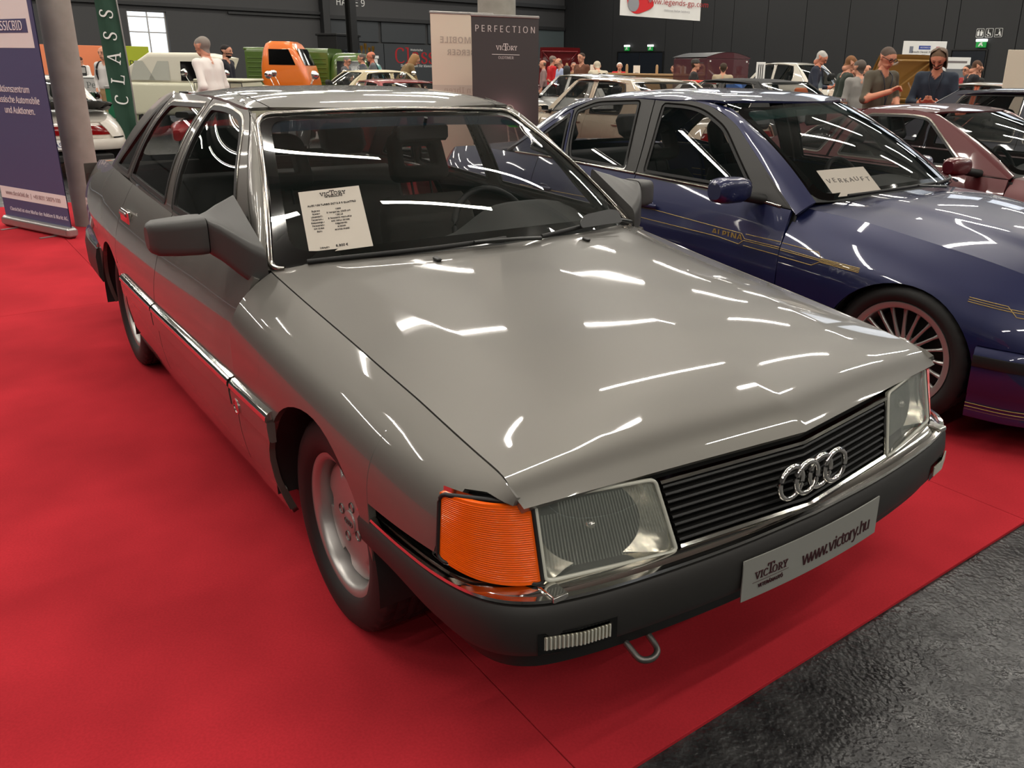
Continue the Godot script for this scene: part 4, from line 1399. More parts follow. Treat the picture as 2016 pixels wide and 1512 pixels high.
# a whole car from curves; used for the cars behind the grey saloon
func coach(root: Node3D, P: Dictionary) -> Dictionary:
	var pm: Material = P.paint
	var F: Dictionary = P.F
	var D: Dictionary = P.D
	var af: Array = P.arch_f
	var ar: Array = P.arch_r
	var zs: float = P.cowl            # fender / door joint
	var yb: float = P.get("sill", 0.20)
	var fine: int = P.get("fine", 1)
	var n1 := 44 if fine else 26
	var nose: float = P.nose
	var low: Array = [[zs + 0.003, yb], [af[0] - af[2] - 0.0015, yb], [af[0] - af[2], af[1]]] + circle_pts(af[0], af[1], af[2], -9, af[0] + af[2] - 0.001, af[1] + 0.005) + P.fender_front
	both("fender", panel(F, low, [], zs + 0.003, nose, n1, 18), pm, root)
	var rows_d := 18 if fine else 10
	var tail: float = P.tail
	var ds: Array = P.doors           # joints behind the doors, front to back
	var rlow: float = P.get("door_low", 0.26)
	var made := []
	for k in ds.size():
		var z1: float = zs if k == 0 else ds[k - 1]
		var z0: float = ds[k]
		var l := [[z0, rlow], [z1, rlow]]
		if ar[0] + ar[2] + 0.04 > z0:
			l = circle_pts(ar[0], ar[1], ar[2] + 0.045, z0 + 0.003, 9, ar[1] + 0.01) + [[ar[0] + ar[2] + 0.046, ar[1]], [ar[0] + ar[2] + 0.047, rlow], [z1, rlow]]
		made.append(panel(D, l, [], z0 + 0.003, z1 - 0.003, 24, rows_d))
	var ql: Array = [[tail, P.rear_low], [ar[0] - ar[2] - 0.10, P.rear_low], [ar[0] - ar[2] - 0.098, yb], [ar[0] - ar[2] - 0.001, yb], [ar[0] - ar[2], ar[1]]] + circle_pts(ar[0], ar[1], ar[2], -9, 9, ar[1] + 0.005)
	ql = ql.filter(func(e): return e[0] <= ds[-1])
	both("quarter_panel", panel(D, ql, [], tail, ds[-1] - 0.003, n1, rows_d), pm, root)
	if ar[0] + ar[2] > ds[-1] + 0.01:
		both("arch_lip", panel(D, circle_pts(ar[0], ar[1], ar[2], ds[-1] + 0.002, 9, ar[1]), circle_pts(ar[0], ar[1], ar[2] + 0.04, ds[-1] + 0.002, 9, ar[1] - 0.03), ds[-1] + 0.003, ar[0] + ar[2] - 0.001, 12, 4), pm, root)
	both("sill", panel(D, [[ar[0] + ar[2] + 0.01, yb - 0.03], [af[0] - af[2], yb - 0.03]], [[ar[0] + ar[2] + 0.01, rlow - 0.006], [af[0] - af[2], rlow - 0.006]], ar[0] + ar[2] + 0.01, af[0] - af[2] - 0.002, 20, 4, 0.003), pm, root)
	both("inner_body", panel(D, [[ar[0] + ar[2], yb], [zs + 0.3, yb]], [], ar[0] + ar[2], zs + 0.02, 12, 8, 0.03, 0.0), mats.black_plastic, root)
	# side glass
	for s in [0, 1]:
		var dn := []
		for k in ds.size():
			var d := Node3D.new()
			d.name = "front_door" if k == 0 else "rear_door"
			root.add_child(d, true)
			dn.append(d)
			part("door_skin", made[k] if s == 0 else made[k].mirror(), pm, d)
			var sg := 1.0 if s == 0 else -1.0
			var hz: float = P.handles[k]
			var hx := side_x(D, hz, P.handle_y)
			var hb := MB.new()
			hb.rbox(Vector3((hx + 0.014) * sg, P.handle_y + 0.012, hz), Vector3(0.013, 0.013, 0.085), 0.011)
			var hn := part("door_handle", hb, P.get("handle_mat", pm), d)
			var hc := MB.new()
			hc.lathe(PackedVector2Array([Vector2(0.052, 0.0), Vector2(0.048, 0.003), Vector2(0.044, 0.001), Vector2(0.0, -0.004)]), 20, Transform3D(axle_basis().basis * Basis.from_scale(Vector3(1.35, sg, 0.75)), Vector3((hx + 0.001) * sg, P.handle_y, hz)))
			part("handle_cup", hc, pm, hn)
		for e in P.windows:
			var inner: PackedVector2Array = rounded(e[1], 5)
			var outer: PackedVector2Array = rounded(e[2], 5)
			var par: Node = root if e[0] < 0 else dn[e[0]]
			var frame := ring(D, outer, inner, 0.0, 0.0, 0.012, 3, 90)
			var bits := [["window_frame" if e[0] >= 0 else "rear_pillar", frame, e[3] if e.size() > 3 else pm], ["window_seal", ring(D, inner, shrink(inner, 0.014), -0.001, 0.003, 0.005, 2, 90), mats.black_plastic], ["window_glass", side_fill(D, shrink(inner, 0.006), 0.006, 18, 6), P.glass]]
			if P.has("trim"): bits.append(["window_trim", ring(D, Geometry2D.offset_polygon(inner, 0.009)[0], inner, -0.002, 0.003, 0.003, 2, 90), P.trim])
			for b in bits: part(b[0], b[1] if s == 0 else b[1].mirror(), b[2], par)
	# windscreen
	var w: Dictionary = P.ws
	var ws := func(u: float, v: float) -> Vector3:
		var a := pow(absf(u), 2.2)
		var b: float = w.bow * sin(PI * clampf(v, 0, 1))
		var c: Vector3 = w.cb.lerp(w.ct, v) + Vector3(0, b * 0.7, b)
		var e: Vector3 = w.eb.lerp(w.et, v) + Vector3(0, b * 0.5, b * 0.8)
		return Vector3(u * e.x, lerpf(c.y, e.y, a), lerpf(c.z, e.z, a))
	var o := Vector3(0, 0.8, 0.6)
	part("windscreen", sheet(ws, -0.985, 0.985, 0.01, 0.985, 24, 14, o), P.glass, root)
	part("windscreen_border", sheet_frame(ws, 0.94, 0.06, 0.95, 0.0012, o, 0.08), mats.black_gloss, root)
	if P.has("band"): part("windscreen_sun_band", sheet(func(u, v): return ws.call(u, v) - Vector3(0, 0.003, 0.002), -0.94, 0.94, 0.84, 0.95, 18, 4, o), P.band, root)
	var ap := func(u: float, v: float) -> Vector3:
		var a: Vector3 = ws.call(1.0, v)
		var y: float = lerpf(P.pillar_a[0][0], P.pillar_a[-1][0], v)
		var z := lin(P.pillar_a, y)
		return a.lerp(Vector3(side_x(D, z, y) - 0.002, y, z), u) + Vector3(0.5, 0.6, 0.6).normalized() * 0.014 * sin(PI * u)
	both("front_pillar", sheet(ap, 0.0, 1.0, 0.0, 1.0, 7, 20, Vector3(0.6, 0.5, 0.6), 0.015), pm, root)
	# roof
	var R: Dictionary = P.roof
	var rf := func(u: float, v: float) -> Vector3:
		var q := u * u
		var z: float = lerpf(lerpf(w.ct.z, R.zf, q), lerpf(R.zr0, R.zr1, q), v)
		return Vector3(sp(R.x, z) * u, sp(R.y, z) - 0.012 * q - sp(R.drop, z) * pow(absf(u), 4.5), z)
	part("roof", sheet(rf, -1.0, 1.0, 0.0, 1.0, 36 if fine else 20, 30 if fine else 18, Vector3.UP, 0.012), P.get("roof_paint", pm), root)
	var b: Dictionary = P.rw
	var rw := func(u: float, v: float) -> Vector3:
		var a := pow(absf(u), 2.4)
		var bo := 0.03 * sin(PI * clampf(v, 0, 1))
		var c: Vector3 = b.cb.lerp(b.ct, v)
		var e: Vector3 = b.eb.lerp(b.et, v)
		return Vector3(u * e.x, lerpf(c.y, e.y, a) + bo * 0.6, lerpf(c.z, e.z, a) - bo)
	var ro := Vector3(0, 0.7, -0.6)
	part("rear_window", sheet(rw, -0.985, 0.985, 0.015, 0.985, 18, 10, ro), P.glass, root)
	part("rear_window_border", sheet_frame(rw, 0.94, 0.06, 0.94, 0.001, ro), mats.black_gloss, root)
	var cp := func(u: float, v: float) -> Vector3:
		var a: Vector3 = rw.call(1.0, v)
		var y: float = lerpf(P.pillar_c[0][0], P.pillar_c[-1][0], v)
		var z := lin(P.pillar_c, y)
		return a.lerp(Vector3(side_x(D, z, y), y, z), u) + Vector3(0.5, 0.6, -0.3) * 0.012 * sin(PI * u)
	both("rear_quarter_top", sheet(cp, 0.0, 1.0, 0.0, 1.0, 7, 16, Vector3(0.6, 0.6, -0.5), 0.01), P.get("roof_paint", pm), root)
	# bonnet and boot
	var H: Dictionary = P.bonnet
	var bn := func(u: float, v: float) -> Vector3:
		var a := absf(u)
		var z: float = lerpf(sp(H.rear, a), H.front - H.sweep * a * a, v)
		var ze: float = lerpf(zs + 0.0, nose - 0.01, v)
		var xe: float = side_x(F, ze, sp(F.T, ze)) - 0.005
		var y: float = sp(F.T, ze) + sp(H.crown, v) * (1.0 - pow(a, 2.4)) + H.step * (1.0 - smoothstep(H.ck - 0.1, H.ck + 0.06, a)) * smoothstep(1.0, 0.7, v)
		var roll := maxf(0.0, (v - 0.9) / 0.1)
		return Vector3(u * xe, y - H.roll * roll * roll, z)
	part("bonnet", sheet(bn, -1.0, 1.0, 0.0, 1.0, 44 if fine else 24, 40 if fine else 20, Vector3(0, 1, 0.2), 0.02), pm, root)
	var tl := func(u: float, v: float) -> Vector3:
		var a := absf(u)
		var z: float = lerpf(b.cb.z - 0.01 + (b.eb.z - b.cb.z) * pow(a, 2.4), tail + 0.035 * a * a, v)
		var ze: float = lerpf(b.eb.z, tail + 0.03, v)
		return Vector3(u * (side_x(D, ze, sp(D.T, ze)) - 0.004), sp(D.T, ze) + 0.014 * (1.0 - a * a) * (1.0 - v), z)
	part("boot_lid", sheet(tl, -1.0, 1.0, 0.0, 1.0, 24, 14, Vector3.UP, 0.02), pm, root)
	var tw: float = side_x(D, tail + 0.01, P.rear_low + 0.1)
	var rp := func(u: float, v: float) -> Vector3:
		var y: float = lerpf(P.rear_low - 0.05, sp(D.T, tail), v)
		return Vector3(u * side_x(D, tail + 0.01, y), y, tail + 0.05 * pow(absf(u), 4.0) - 0.03 * sin(PI * v))
	part("rear_panel", sheet(rp, -1.0, 1.0, 0.0, 1.0, 20, 8, Vector3(0, 0, -1)), pm, root)
	for sg in [-1.0, 1.0]:
		part("tail_lamp", sheet(func(u, v): return rp.call(u * sg, v) - Vector3(0, 0, 0.008), P.get("lamp_in", 0.5), 0.985, 0.35, 0.85, 10, 5, Vector3(0, 0, -1), 0.012), P.get("tail_lamp_mat", mats.red_lens), root)
	# bumpers
	for e in [["front_bumper", P.bumper_f, 1.0], ["rear_bumper", P.bumper_r, -1.0]]:
		var hp := smooth_path(e[1].path, 5)
		var path := PackedVector3Array()
		for k in range(hp.size() - 1, 0, -1): path.append(Vector3(-hp[k].x * e[2], 0, hp[k].z))
		for p in hp: path.append(Vector3(p.x * e[2], 0, p.z))
		var bp := Node3D.new()
		bp.name = e[0]
		root.add_child(bp, true)
		part("bumper_body", sweep(path, PackedVector2Array(e[1].prof), true, 0.9), e[1].get("mat", pm), bp)
		if e[1].has("strip"): part("bumper_strip", sweep(path, PackedVector2Array(e[1].strip)), e[1].get("strip_mat", mats.satin_black), bp)
	# front: lamps and grille between bonnet and bumper
	var fr := func(u: float, v: float) -> Vector3:
		var x: float = u * P.front.w
		return Vector3(x, lerpf(P.front.y0, P.front.y1, v), P.front.z - P.front.sweep * u * u - 0.03 * v)
	part("front_panel", sheet(func(u, v): return fr.call(u, v) - Vector3(0, 0, 0.03), -1, 1, 0, 1, 16, 4, Vector3.BACK), mats.black_plastic, root)
	for sg in [-1.0, 1.0]:
		part("headlamp", sheet(func(u, v): return fr.call(u * sg, v), P.front.lamp, 1.0, 0.05, 0.95, 10, 5, Vector3(0, 0, 1), 0.02), mats.lamp_white_glass, root)
	for k in 6:
		var g := MB.new()
		var pa := PackedVector3Array()
		for j in 9: pa.append(fr.call(lerpf(-P.front.lamp + 0.02, P.front.lamp - 0.02, j / 8.0), 0.12 + 0.76 * k / 5.0))
		g.tube(pa, 0.006, 6)
		part("grille_slat", g, mats.chrome if k in [0, 5] else mats.satin_black, root)
	# wheels and wells
	for a in [af, ar]:
		var wl := MB.new()
		var ax := axle_basis().basis
		wl.lathe(PackedVector2Array([Vector2(a[2] + 0.006, -0.3), Vector2(a[2] + 0.006, 0.0)]), 24, Transform3D(ax, Vector3(side_x(F if a == af else D, a[0], a[1] + a[2]) - 0.02, a[1], a[0])), PI - 0.3, TAU + 0.3)
		wl.lathe(PackedVector2Array([Vector2(0.0, 0.0), Vector2(a[2] + 0.02, 0.0)]), 24, Transform3D(ax, Vector3(0.57, a[1], a[0])), PI - 0.3, TAU + 0.3)
		both("wheel_arch_liner", wl, mats.black_plastic, root)
		for sg in [-1.0, 1.0]:
			var q: Dictionary = P.wheel
			var at := Vector3((side_x(F if a == af else D, a[0], a[1] + a[2]) - q.w / 2 - q.get("in", 0.012)) * sg, q.R + 0.0015, a[0])
			if q.kind == "spoke": spoke_wheel(root, at, q.R, q.rim, q.w, sg, q.n, q.get("mat", mats.alloy))
			else: disc_wheel(root, at, q.R, q.rim, q.w, sg)
	var ub := MB.new()
	ub.rbox(Vector3(0, 0.20, (af[0] + ar[0]) / 2), Vector3(0.70, 0.03, (af[0] - ar[0]) / 2 - 0.36), 0.02)
	ub.rbox(Vector3(0, 0.24, (af[0] + nose) / 2), Vector3(0.54, 0.04, 0.5), 0.02)
	ub.rbox(Vector3(0, 0.26, (ar[0] + tail) / 2), Vector3(0.54, 0.05, 0.6), 0.02)
	part("underbody", ub, mats.black_plastic, root)
	# mirrors
	var M: Array = P.mirrors
	for sg in [-1.0, 1.0]:
		var mr := Node3D.new()
		mr.name = "door_mirror"
		root.add_child(mr, true)
		var c: Vector3 = M[0]
		var secs := []
		for q in [[-0.105, 0.6], [-0.09, 0.85], [-0.04, 1.0], [0.05, 1.0], [0.09, 0.9], [0.11, 0.65]]:
			secs.append(rrect(Vector3((c.x + q[0]) * sg, c.y, c.z - 0.12 * q[0]), Vector3(0, 0, M[1] * q[1]), Vector3(0, M[2] * q[1], 0), minf(M[1], M[2]) * 0.75))
		part("mirror_housing", loft(secs), P.get("mirror_mat", pm), mr)
		var gl := MB.new()
		gl.rbox(Vector3(c.x * sg, c.y, c.z - M[1] - 0.001), Vector3(0.085, M[2] * 0.75, 0.003), 0.003)
		part("mirror_glass", gl, mats.mirror, mr)
		var ft := MB.new()
		ft.tube(PackedVector3Array([Vector3((c.x - 0.07) * sg, c.y - 0.03, c.z), Vector3((side_x(D, c.z + 0.08, c.y - 0.05) - 0.01) * sg, c.y - 0.055, c.z + 0.07)]), 0.028, 10)
		part("mirror_arm", ft, mats.black_plastic, mr)
		var sl := MB.new()
		var pl := []
		for p in P.sail: pl.append(Vector3((side_x(D, p.x, p.y) + 0.005) * sg, p.y, p.x))
		sl.flat4(pl[0], pl[1], pl[2], pl[3], Vector3(sg, 0, 0))
		part("mirror_sail", sl, P.get("sail_mat", mats.black_plastic), mr)
	cabin(root, P.cabin)
	return {"ws": ws, "bn": bn, "D": D, "F": F}

func blue_saloon() -> Node3D:
	var root := thing("saloon_car", "dark blue saloon with gold pinstripes parked right beside the grey saloon", "car", Vector3(2.585, 0.0, -0.032), 0.0893)
	var W := [[-3.78, 0.72], [-3.6, 0.79], [-3.2, 0.85], [-2.8, 0.882], [-2.0, 0.893], [-0.6, 0.893], [0.0, 0.888], [0.35, 0.872], [0.55, 0.842], [0.7, 0.79], [0.8, 0.71]]
	var roll_ := [Vector2(-0.10, 0.17), Vector2(-0.02, 0.15), Vector2(0.004, 0.155), Vector2(0.010, 0.18), Vector2(-0.004, 0.25), Vector2(0.006, 0.262), Vector2(0.008, 0.40), Vector2(-0.002, 0.445), Vector2(-0.03, 0.47), Vector2(-0.10, 0.475)]
	var P := {"paint": mats.blue_paint, "glass": mats.glass_blue_car, "trim": mats.black_gloss,
		"F": {"W": W, "T": [[-0.62, 0.895], [-0.3, 0.868], [0.0, 0.822], [0.3, 0.768], [0.5, 0.72], [0.68, 0.655], [0.78, 0.60]], "TX": [[-0.62, 0.16], [0.0, 0.20], [0.4, 0.22], [0.7, 0.19], [0.78, 0.15]], "D": 0.30, "K": 2.4, "ty": 0.45, "yb": 0.16, "tuck": 0.05, "tumble": 0.4, "bow": 0.0, "crease": [[[-0.7, 0.70], [0.5, 0.64]], 0.005, 0.035]},
		"D": {"W": W, "T": [[-3.78, 0.90], [-3.6, 0.955], [-3.2, 0.985], [-2.6, 0.985], [-2.0, 0.966], [-1.6, 0.952], [-1.0, 0.925], [-0.62, 0.885]], "TX": [[-3.78, 0.14], [-3.3, 0.14], [-2.6, 0.10], [-0.6, 0.085]], "D": 0.34, "K": 1.9, "ty": 0.45, "yb": 0.16, "tuck": 0.05, "tumble": 0.36, "bow": 0.16, "crease": [[[-3.0, 0.74], [-0.7, 0.70]], 0.005, 0.035]},
		"arch_f": [0.03, 0.30, 0.352], "arch_r": [-2.80, 0.30, 0.352], "cowl": -0.60, "nose": 0.76, "tail": -3.77, "rear_low": 0.52, "sill": 0.19, "door_low": 0.27,
		"fender_front": [[0.383, 0.462], [0.60, 0.462], [0.62, 0.50], [0.66, 0.57], [0.77, 0.60]],
		"doors": [-1.64, -2.50], "handles": [-1.49, -2.36], "handle_y": 0.795,
		"windows": [
			[0, [[-0.84, 0.95, 0.03], [-1.585, 0.972, 0.02], [-1.585, 1.10, 0.1], [-1.60, 1.335, 0.02], [-1.42, 1.332, 0.06], [-1.30, 1.312, 0.06], [-1.13, 1.235, 0.06]], [[-0.60, 0.89, 0.0], [-1.642, 0.95, 0.0], [-1.64, 1.10, 0.1], [-1.67, 1.362, 0.0], [-1.42, 1.362, 0.06], [-1.28, 1.342, 0.06], [-1.08, 1.265, 0.06]], mats.dark_pillar],
			[1, [[-1.735, 0.976, 0.02], [-2.21, 0.992, 0.02], [-2.245, 1.07, 0.06], [-2.275, 1.268, 0.03], [-2.12, 1.322, 0.06], [-1.78, 1.342, 0.02], [-1.745, 1.1, 0.1]], [[-1.648, 0.956, 0.0], [-2.26, 0.978, 0.0], [-2.27, 1.07, 0.05], [-2.30, 1.285, 0.02], [-2.13, 1.35, 0.06], [-1.677, 1.364, 0.0], [-1.648, 1.1, 0.1]], mats.dark_pillar],
			[1, [[-2.285, 0.995, 0.01], [-2.40, 1.0, 0.02], [-2.62, 1.03, 0.04], [-2.55, 1.10, 0.05], [-2.325, 1.25, 0.01], [-2.30, 1.07, 0.03]], [[-2.26, 0.98, 0.0], [-2.50, 0.985, 0.0], [-2.80, 0.995, 0.02], [-2.64, 1.10, 0.06], [-2.31, 1.285, 0.02], [-2.275, 1.07, 0.03]]]],
		"ws": {"cb": Vector3(0, 0.955, -0.30), "eb": Vector3(0.715, 0.925, -0.53), "ct": Vector3(0, 1.362, -1.03), "et": Vector3(0.585, 1.325, -1.16), "bow": 0.03},
		"band": mats.green_tint,
		"pillar_a": [[0.868, -0.570], [1.0, -0.76], [1.15, -0.965], [1.265, -1.09], [1.33, -1.23], [1.365, -1.42]],
		"roof": {"zf": -1.20, "zr0": -2.42, "zr1": -2.35, "x": [[-2.4, 0.60], [-2.0, 0.628], [-1.6, 0.635], [-1.2, 0.61]], "y": [[-2.45, 1.335], [-2.1, 1.395], [-1.7, 1.418], [-1.35, 1.408], [-1.0, 1.360]], "drop": [[-2.4, 0.04], [-1.6, 0.045], [-1.2, 0.015]]},
		"rw": {"cb": Vector3(0, 1.0, -3.12), "eb": Vector3(0.67, 0.99, -2.93), "ct": Vector3(0, 1.345, -2.44), "et": Vector3(0.56, 1.335, -2.37)},
		"pillar_c": [[0.99, -2.86], [1.10, -2.64], [1.285, -2.33], [1.35, -2.13], [1.364, -1.75]],
		"bonnet": {"rear": [[0.0, -0.36], [0.5, -0.42], [1.0, -0.60]], "front": 0.86, "sweep": 0.16, "crown": [[0.0, 0.04], [0.4, 0.055], [1.0, 0.03]], "step": 0.016, "ck": 0.62, "roll": 0.05},
		"bumper_f": {"path": [Vector3(0, 0, 0.93), Vector3(0.35, 0, 0.90), Vector3(0.6, 0, 0.82), Vector3(0.76, 0, 0.70), Vector3(0.85, 0, 0.55), Vector3(0.883, 0, 0.38)], "prof": roll_, "strip": [Vector2(-0.01, 0.378), Vector2(0.014, 0.380), Vector2(0.017, 0.398), Vector2(0.013, 0.424), Vector2(-0.01, 0.426)], "strip_mat": mats.satin_black},
		"bumper_r": {"path": [Vector3(0, 0, -3.86), Vector3(0.5, 0, -3.82), Vector3(0.76, 0, -3.68), Vector3(0.855, 0, -3.4), Vector3(0.88, 0, -3.17)], "prof": [Vector2(-0.10, 0.22), Vector2(0.0, 0.22), Vector2(0.012, 0.26), Vector2(0.012, 0.46), Vector2(0.0, 0.52), Vector2(-0.10, 0.53)]},
		"front": {"w": 0.72, "y0": 0.47, "y1": 0.62, "z": 0.86, "sweep": 0.17, "lamp": 0.42},
		"wheel": {"kind": "spoke", "R": 0.322, "rim": 0.238, "w": 0.235, "n": 20, "mat": mats.alloy, "in": 0.008},
		"mirrors": [Vector3(0.985, 0.97, -0.84), 0.06, 0.062], "sail": [Vector2(-0.62, 0.895), Vector2(-0.86, 0.935), Vector2(-0.86, 1.03), Vector2(-0.80, 1.035)], "sail_mat": mats.dark_pillar,
		"cabin": {"seat_mat": mats.dark_cloth, "seat_z": -1.42, "cabin_z": [-2.75, -0.5], "dash_z": -0.72, "dash_y": 0.915, "hump": 0.06, "mirror_at": Vector3(0.0, 1.27, -1.02)}}
	var g := coach(root, P)
	# bright strip along the foot of the side windows
	for e in [[-1.636, -0.66], [-2.75, -1.648]]:
		var bpath := PackedVector3Array()
		for k in 15:
			var z := lerpf(e[0], e[1], k / 14.0)
			bpath.append(Vector3(side_x(P.D, z, sp(P.D.T, z) + 0.006) + 0.003, sp(P.D.T, z) + 0.006, z))
		var bm := MB.new()
		bm.tube(bpath, 0.008, 6)
		both("belt_trim", bm, mats.trim, root)
	# gold pinstripes on the doors and wings
	var D: Dictionary = P.D
	var F: Dictionary = P.F
	var stripes := [[[-2.6, 0.80], [-1.435, 0.787], [-0.835, 0.745], [-0.81, 0.722], [-0.605, 0.712]], [[-2.6, 0.752], [-1.558, 0.738], [-0.975, 0.711], [-0.839, 0.693], [-0.814, 0.714], [-0.605, 0.704]], [[-0.595, 0.735], [-0.397, 0.721], [-0.373, 0.697], [-0.178, 0.684]], [[-0.595, 0.711], [-0.373, 0.692], [-0.178, 0.678]], [[-0.595, 0.703], [-0.373, 0.686], [-0.178, 0.672]], [[-0.595, 0.674], [-0.414, 0.66], [-0.375, 0.681], [-0.178, 0.666]], [[-0.81, 0.745], [-0.605, 0.737]], [[-0.81, 0.690], [-0.605, 0.675]], [[0.30, 0.642], [0.446, 0.627], [0.488, 0.592], [0.60, 0.583]], [[0.30, 0.634], [0.45, 0.618], [0.60, 0.607]], [[0.30, 0.626], [0.45, 0.610], [0.60, 0.600]]]
	for l in stripes:
		var path := PackedVector3Array()
		for k in l.size() - 1:
			for j in 8:
				var t := j / 8.0
				var z: float = lerpf(l[k][0], l[k + 1][0], t)
				var y: float = lerpf(l[k][1], l[k + 1][1], t)
				path.append(Vector3(side_x(F if z > -0.6 else D, z, y) + 0.0006, y, z))
		path.append(Vector3(side_x(F if l[-1][0] > -0.6 else D, l[-1][0], l[-1][1]) + 0.0006, l[-1][1], l[-1][0]))
		var m := MB.new()
		m.tube(path, 0.0021, 4)
		both("pinstripe", m, mats.gold, root)
	for sg in [-1.0, 1.0]:
		letters("side_script", "ALPINA", 0.040, mats.gold, root, Vector3((side_x(D, -0.92, 0.729) + 0.002) * sg, 0.729, -0.92), Vector3(0, 0.04 * sg, -sg), Vector3.UP, "Droid Sans", true, true, 0.0, 1.35)
	for y in [[0.215, 0.006], [0.200, 0.004], [0.188, 0.006]]:
		var hp := smooth_path(P.bumper_f.path, 5)
		for sg in [-1.0, 1.0]:
			var path := PackedVector3Array()
			for k in hp.size():
				var d := (hp[mini(k + 1, hp.size() - 1)] - hp[maxi(k - 1, 0)]).normalized()
				var out := Vector3(-d.z, 0, d.x)
				path.append(Vector3(hp[k].x * sg, y[0], hp[k].z) + Vector3(out.x * sg, 0, out.z) * 0.0068)
			var m := MB.new()
			m.tube(path, 0.002, 4)
			part("lip_pinstripe", m, mats.gold, root)
	# wipers
	var at := func(u: float, v: float, up: float) -> Vector3: return g.ws.call(u, v) + Vector3(0, 0.8, 0.6) * up
	wiper(root, [at.call(0.15, -0.02, 0.02), at.call(-0.2, 0.02, 0.026)], [at.call(0.08, 0.035, 0.012), at.call(-0.4, 0.03, 0.012), at.call(-0.80, 0.02, 0.010)])
	wiper(root, [at.call(0.85, -0.02, 0.02), at.call(0.5, 0.02, 0.026)], [at.call(0.80, 0.05, 0.012), at.call(0.5, 0.04, 0.012), at.call(0.12, 0.03, 0.010)])
	# hand-written card on the dashboard
	var card := thing("sold_card", "white card with VERKAUFT written by hand, on the blue saloon's dashboard", "card", root.position, root.rotation.y)
	var a0: Vector3 = g.ws.call(-0.85, 0.045) - Vector3(0, 0.8, 0.6) * 0.015
	var a1: Vector3 = g.ws.call(-0.49, 0.045) - Vector3(0, 0.8, 0.6) * 0.015
	var r := (a1 - a0).normalized()
	var up := Vector3(-0.13, 0.46, -0.88)
	up = (up - r * up.dot(r)).normalized()
	var nn := r.cross(up)
	var cw := (a1 - a0).length()
	var cm := MB.new()
	cm.plate(PackedVector2Array([Vector2(0, 0), Vector2(cw, 0), Vector2(cw, 0.20), Vector2(0, 0.20)]), 0.0008, Transform3D(Basis(r, up, nn), a0))
	part("sheet", cm, mats.paper, card)
	var x := 0.05
	var hand := ["V", "E", "R", "K", "A", "U", "F", "T"]
	for k in 8:
		var dy: float = [0.0, 0.004, -0.003, -0.006, -0.004, 0.0, -0.006, -0.010][k]
		letters("written_letter", hand[k], 0.040, mats.ink_light, card, a0 + r * (cw * (0.10 + 0.115 * k)) + up * (0.115 + dy) + nn * 0.0012, r, up, "Droid Sans")
	return root

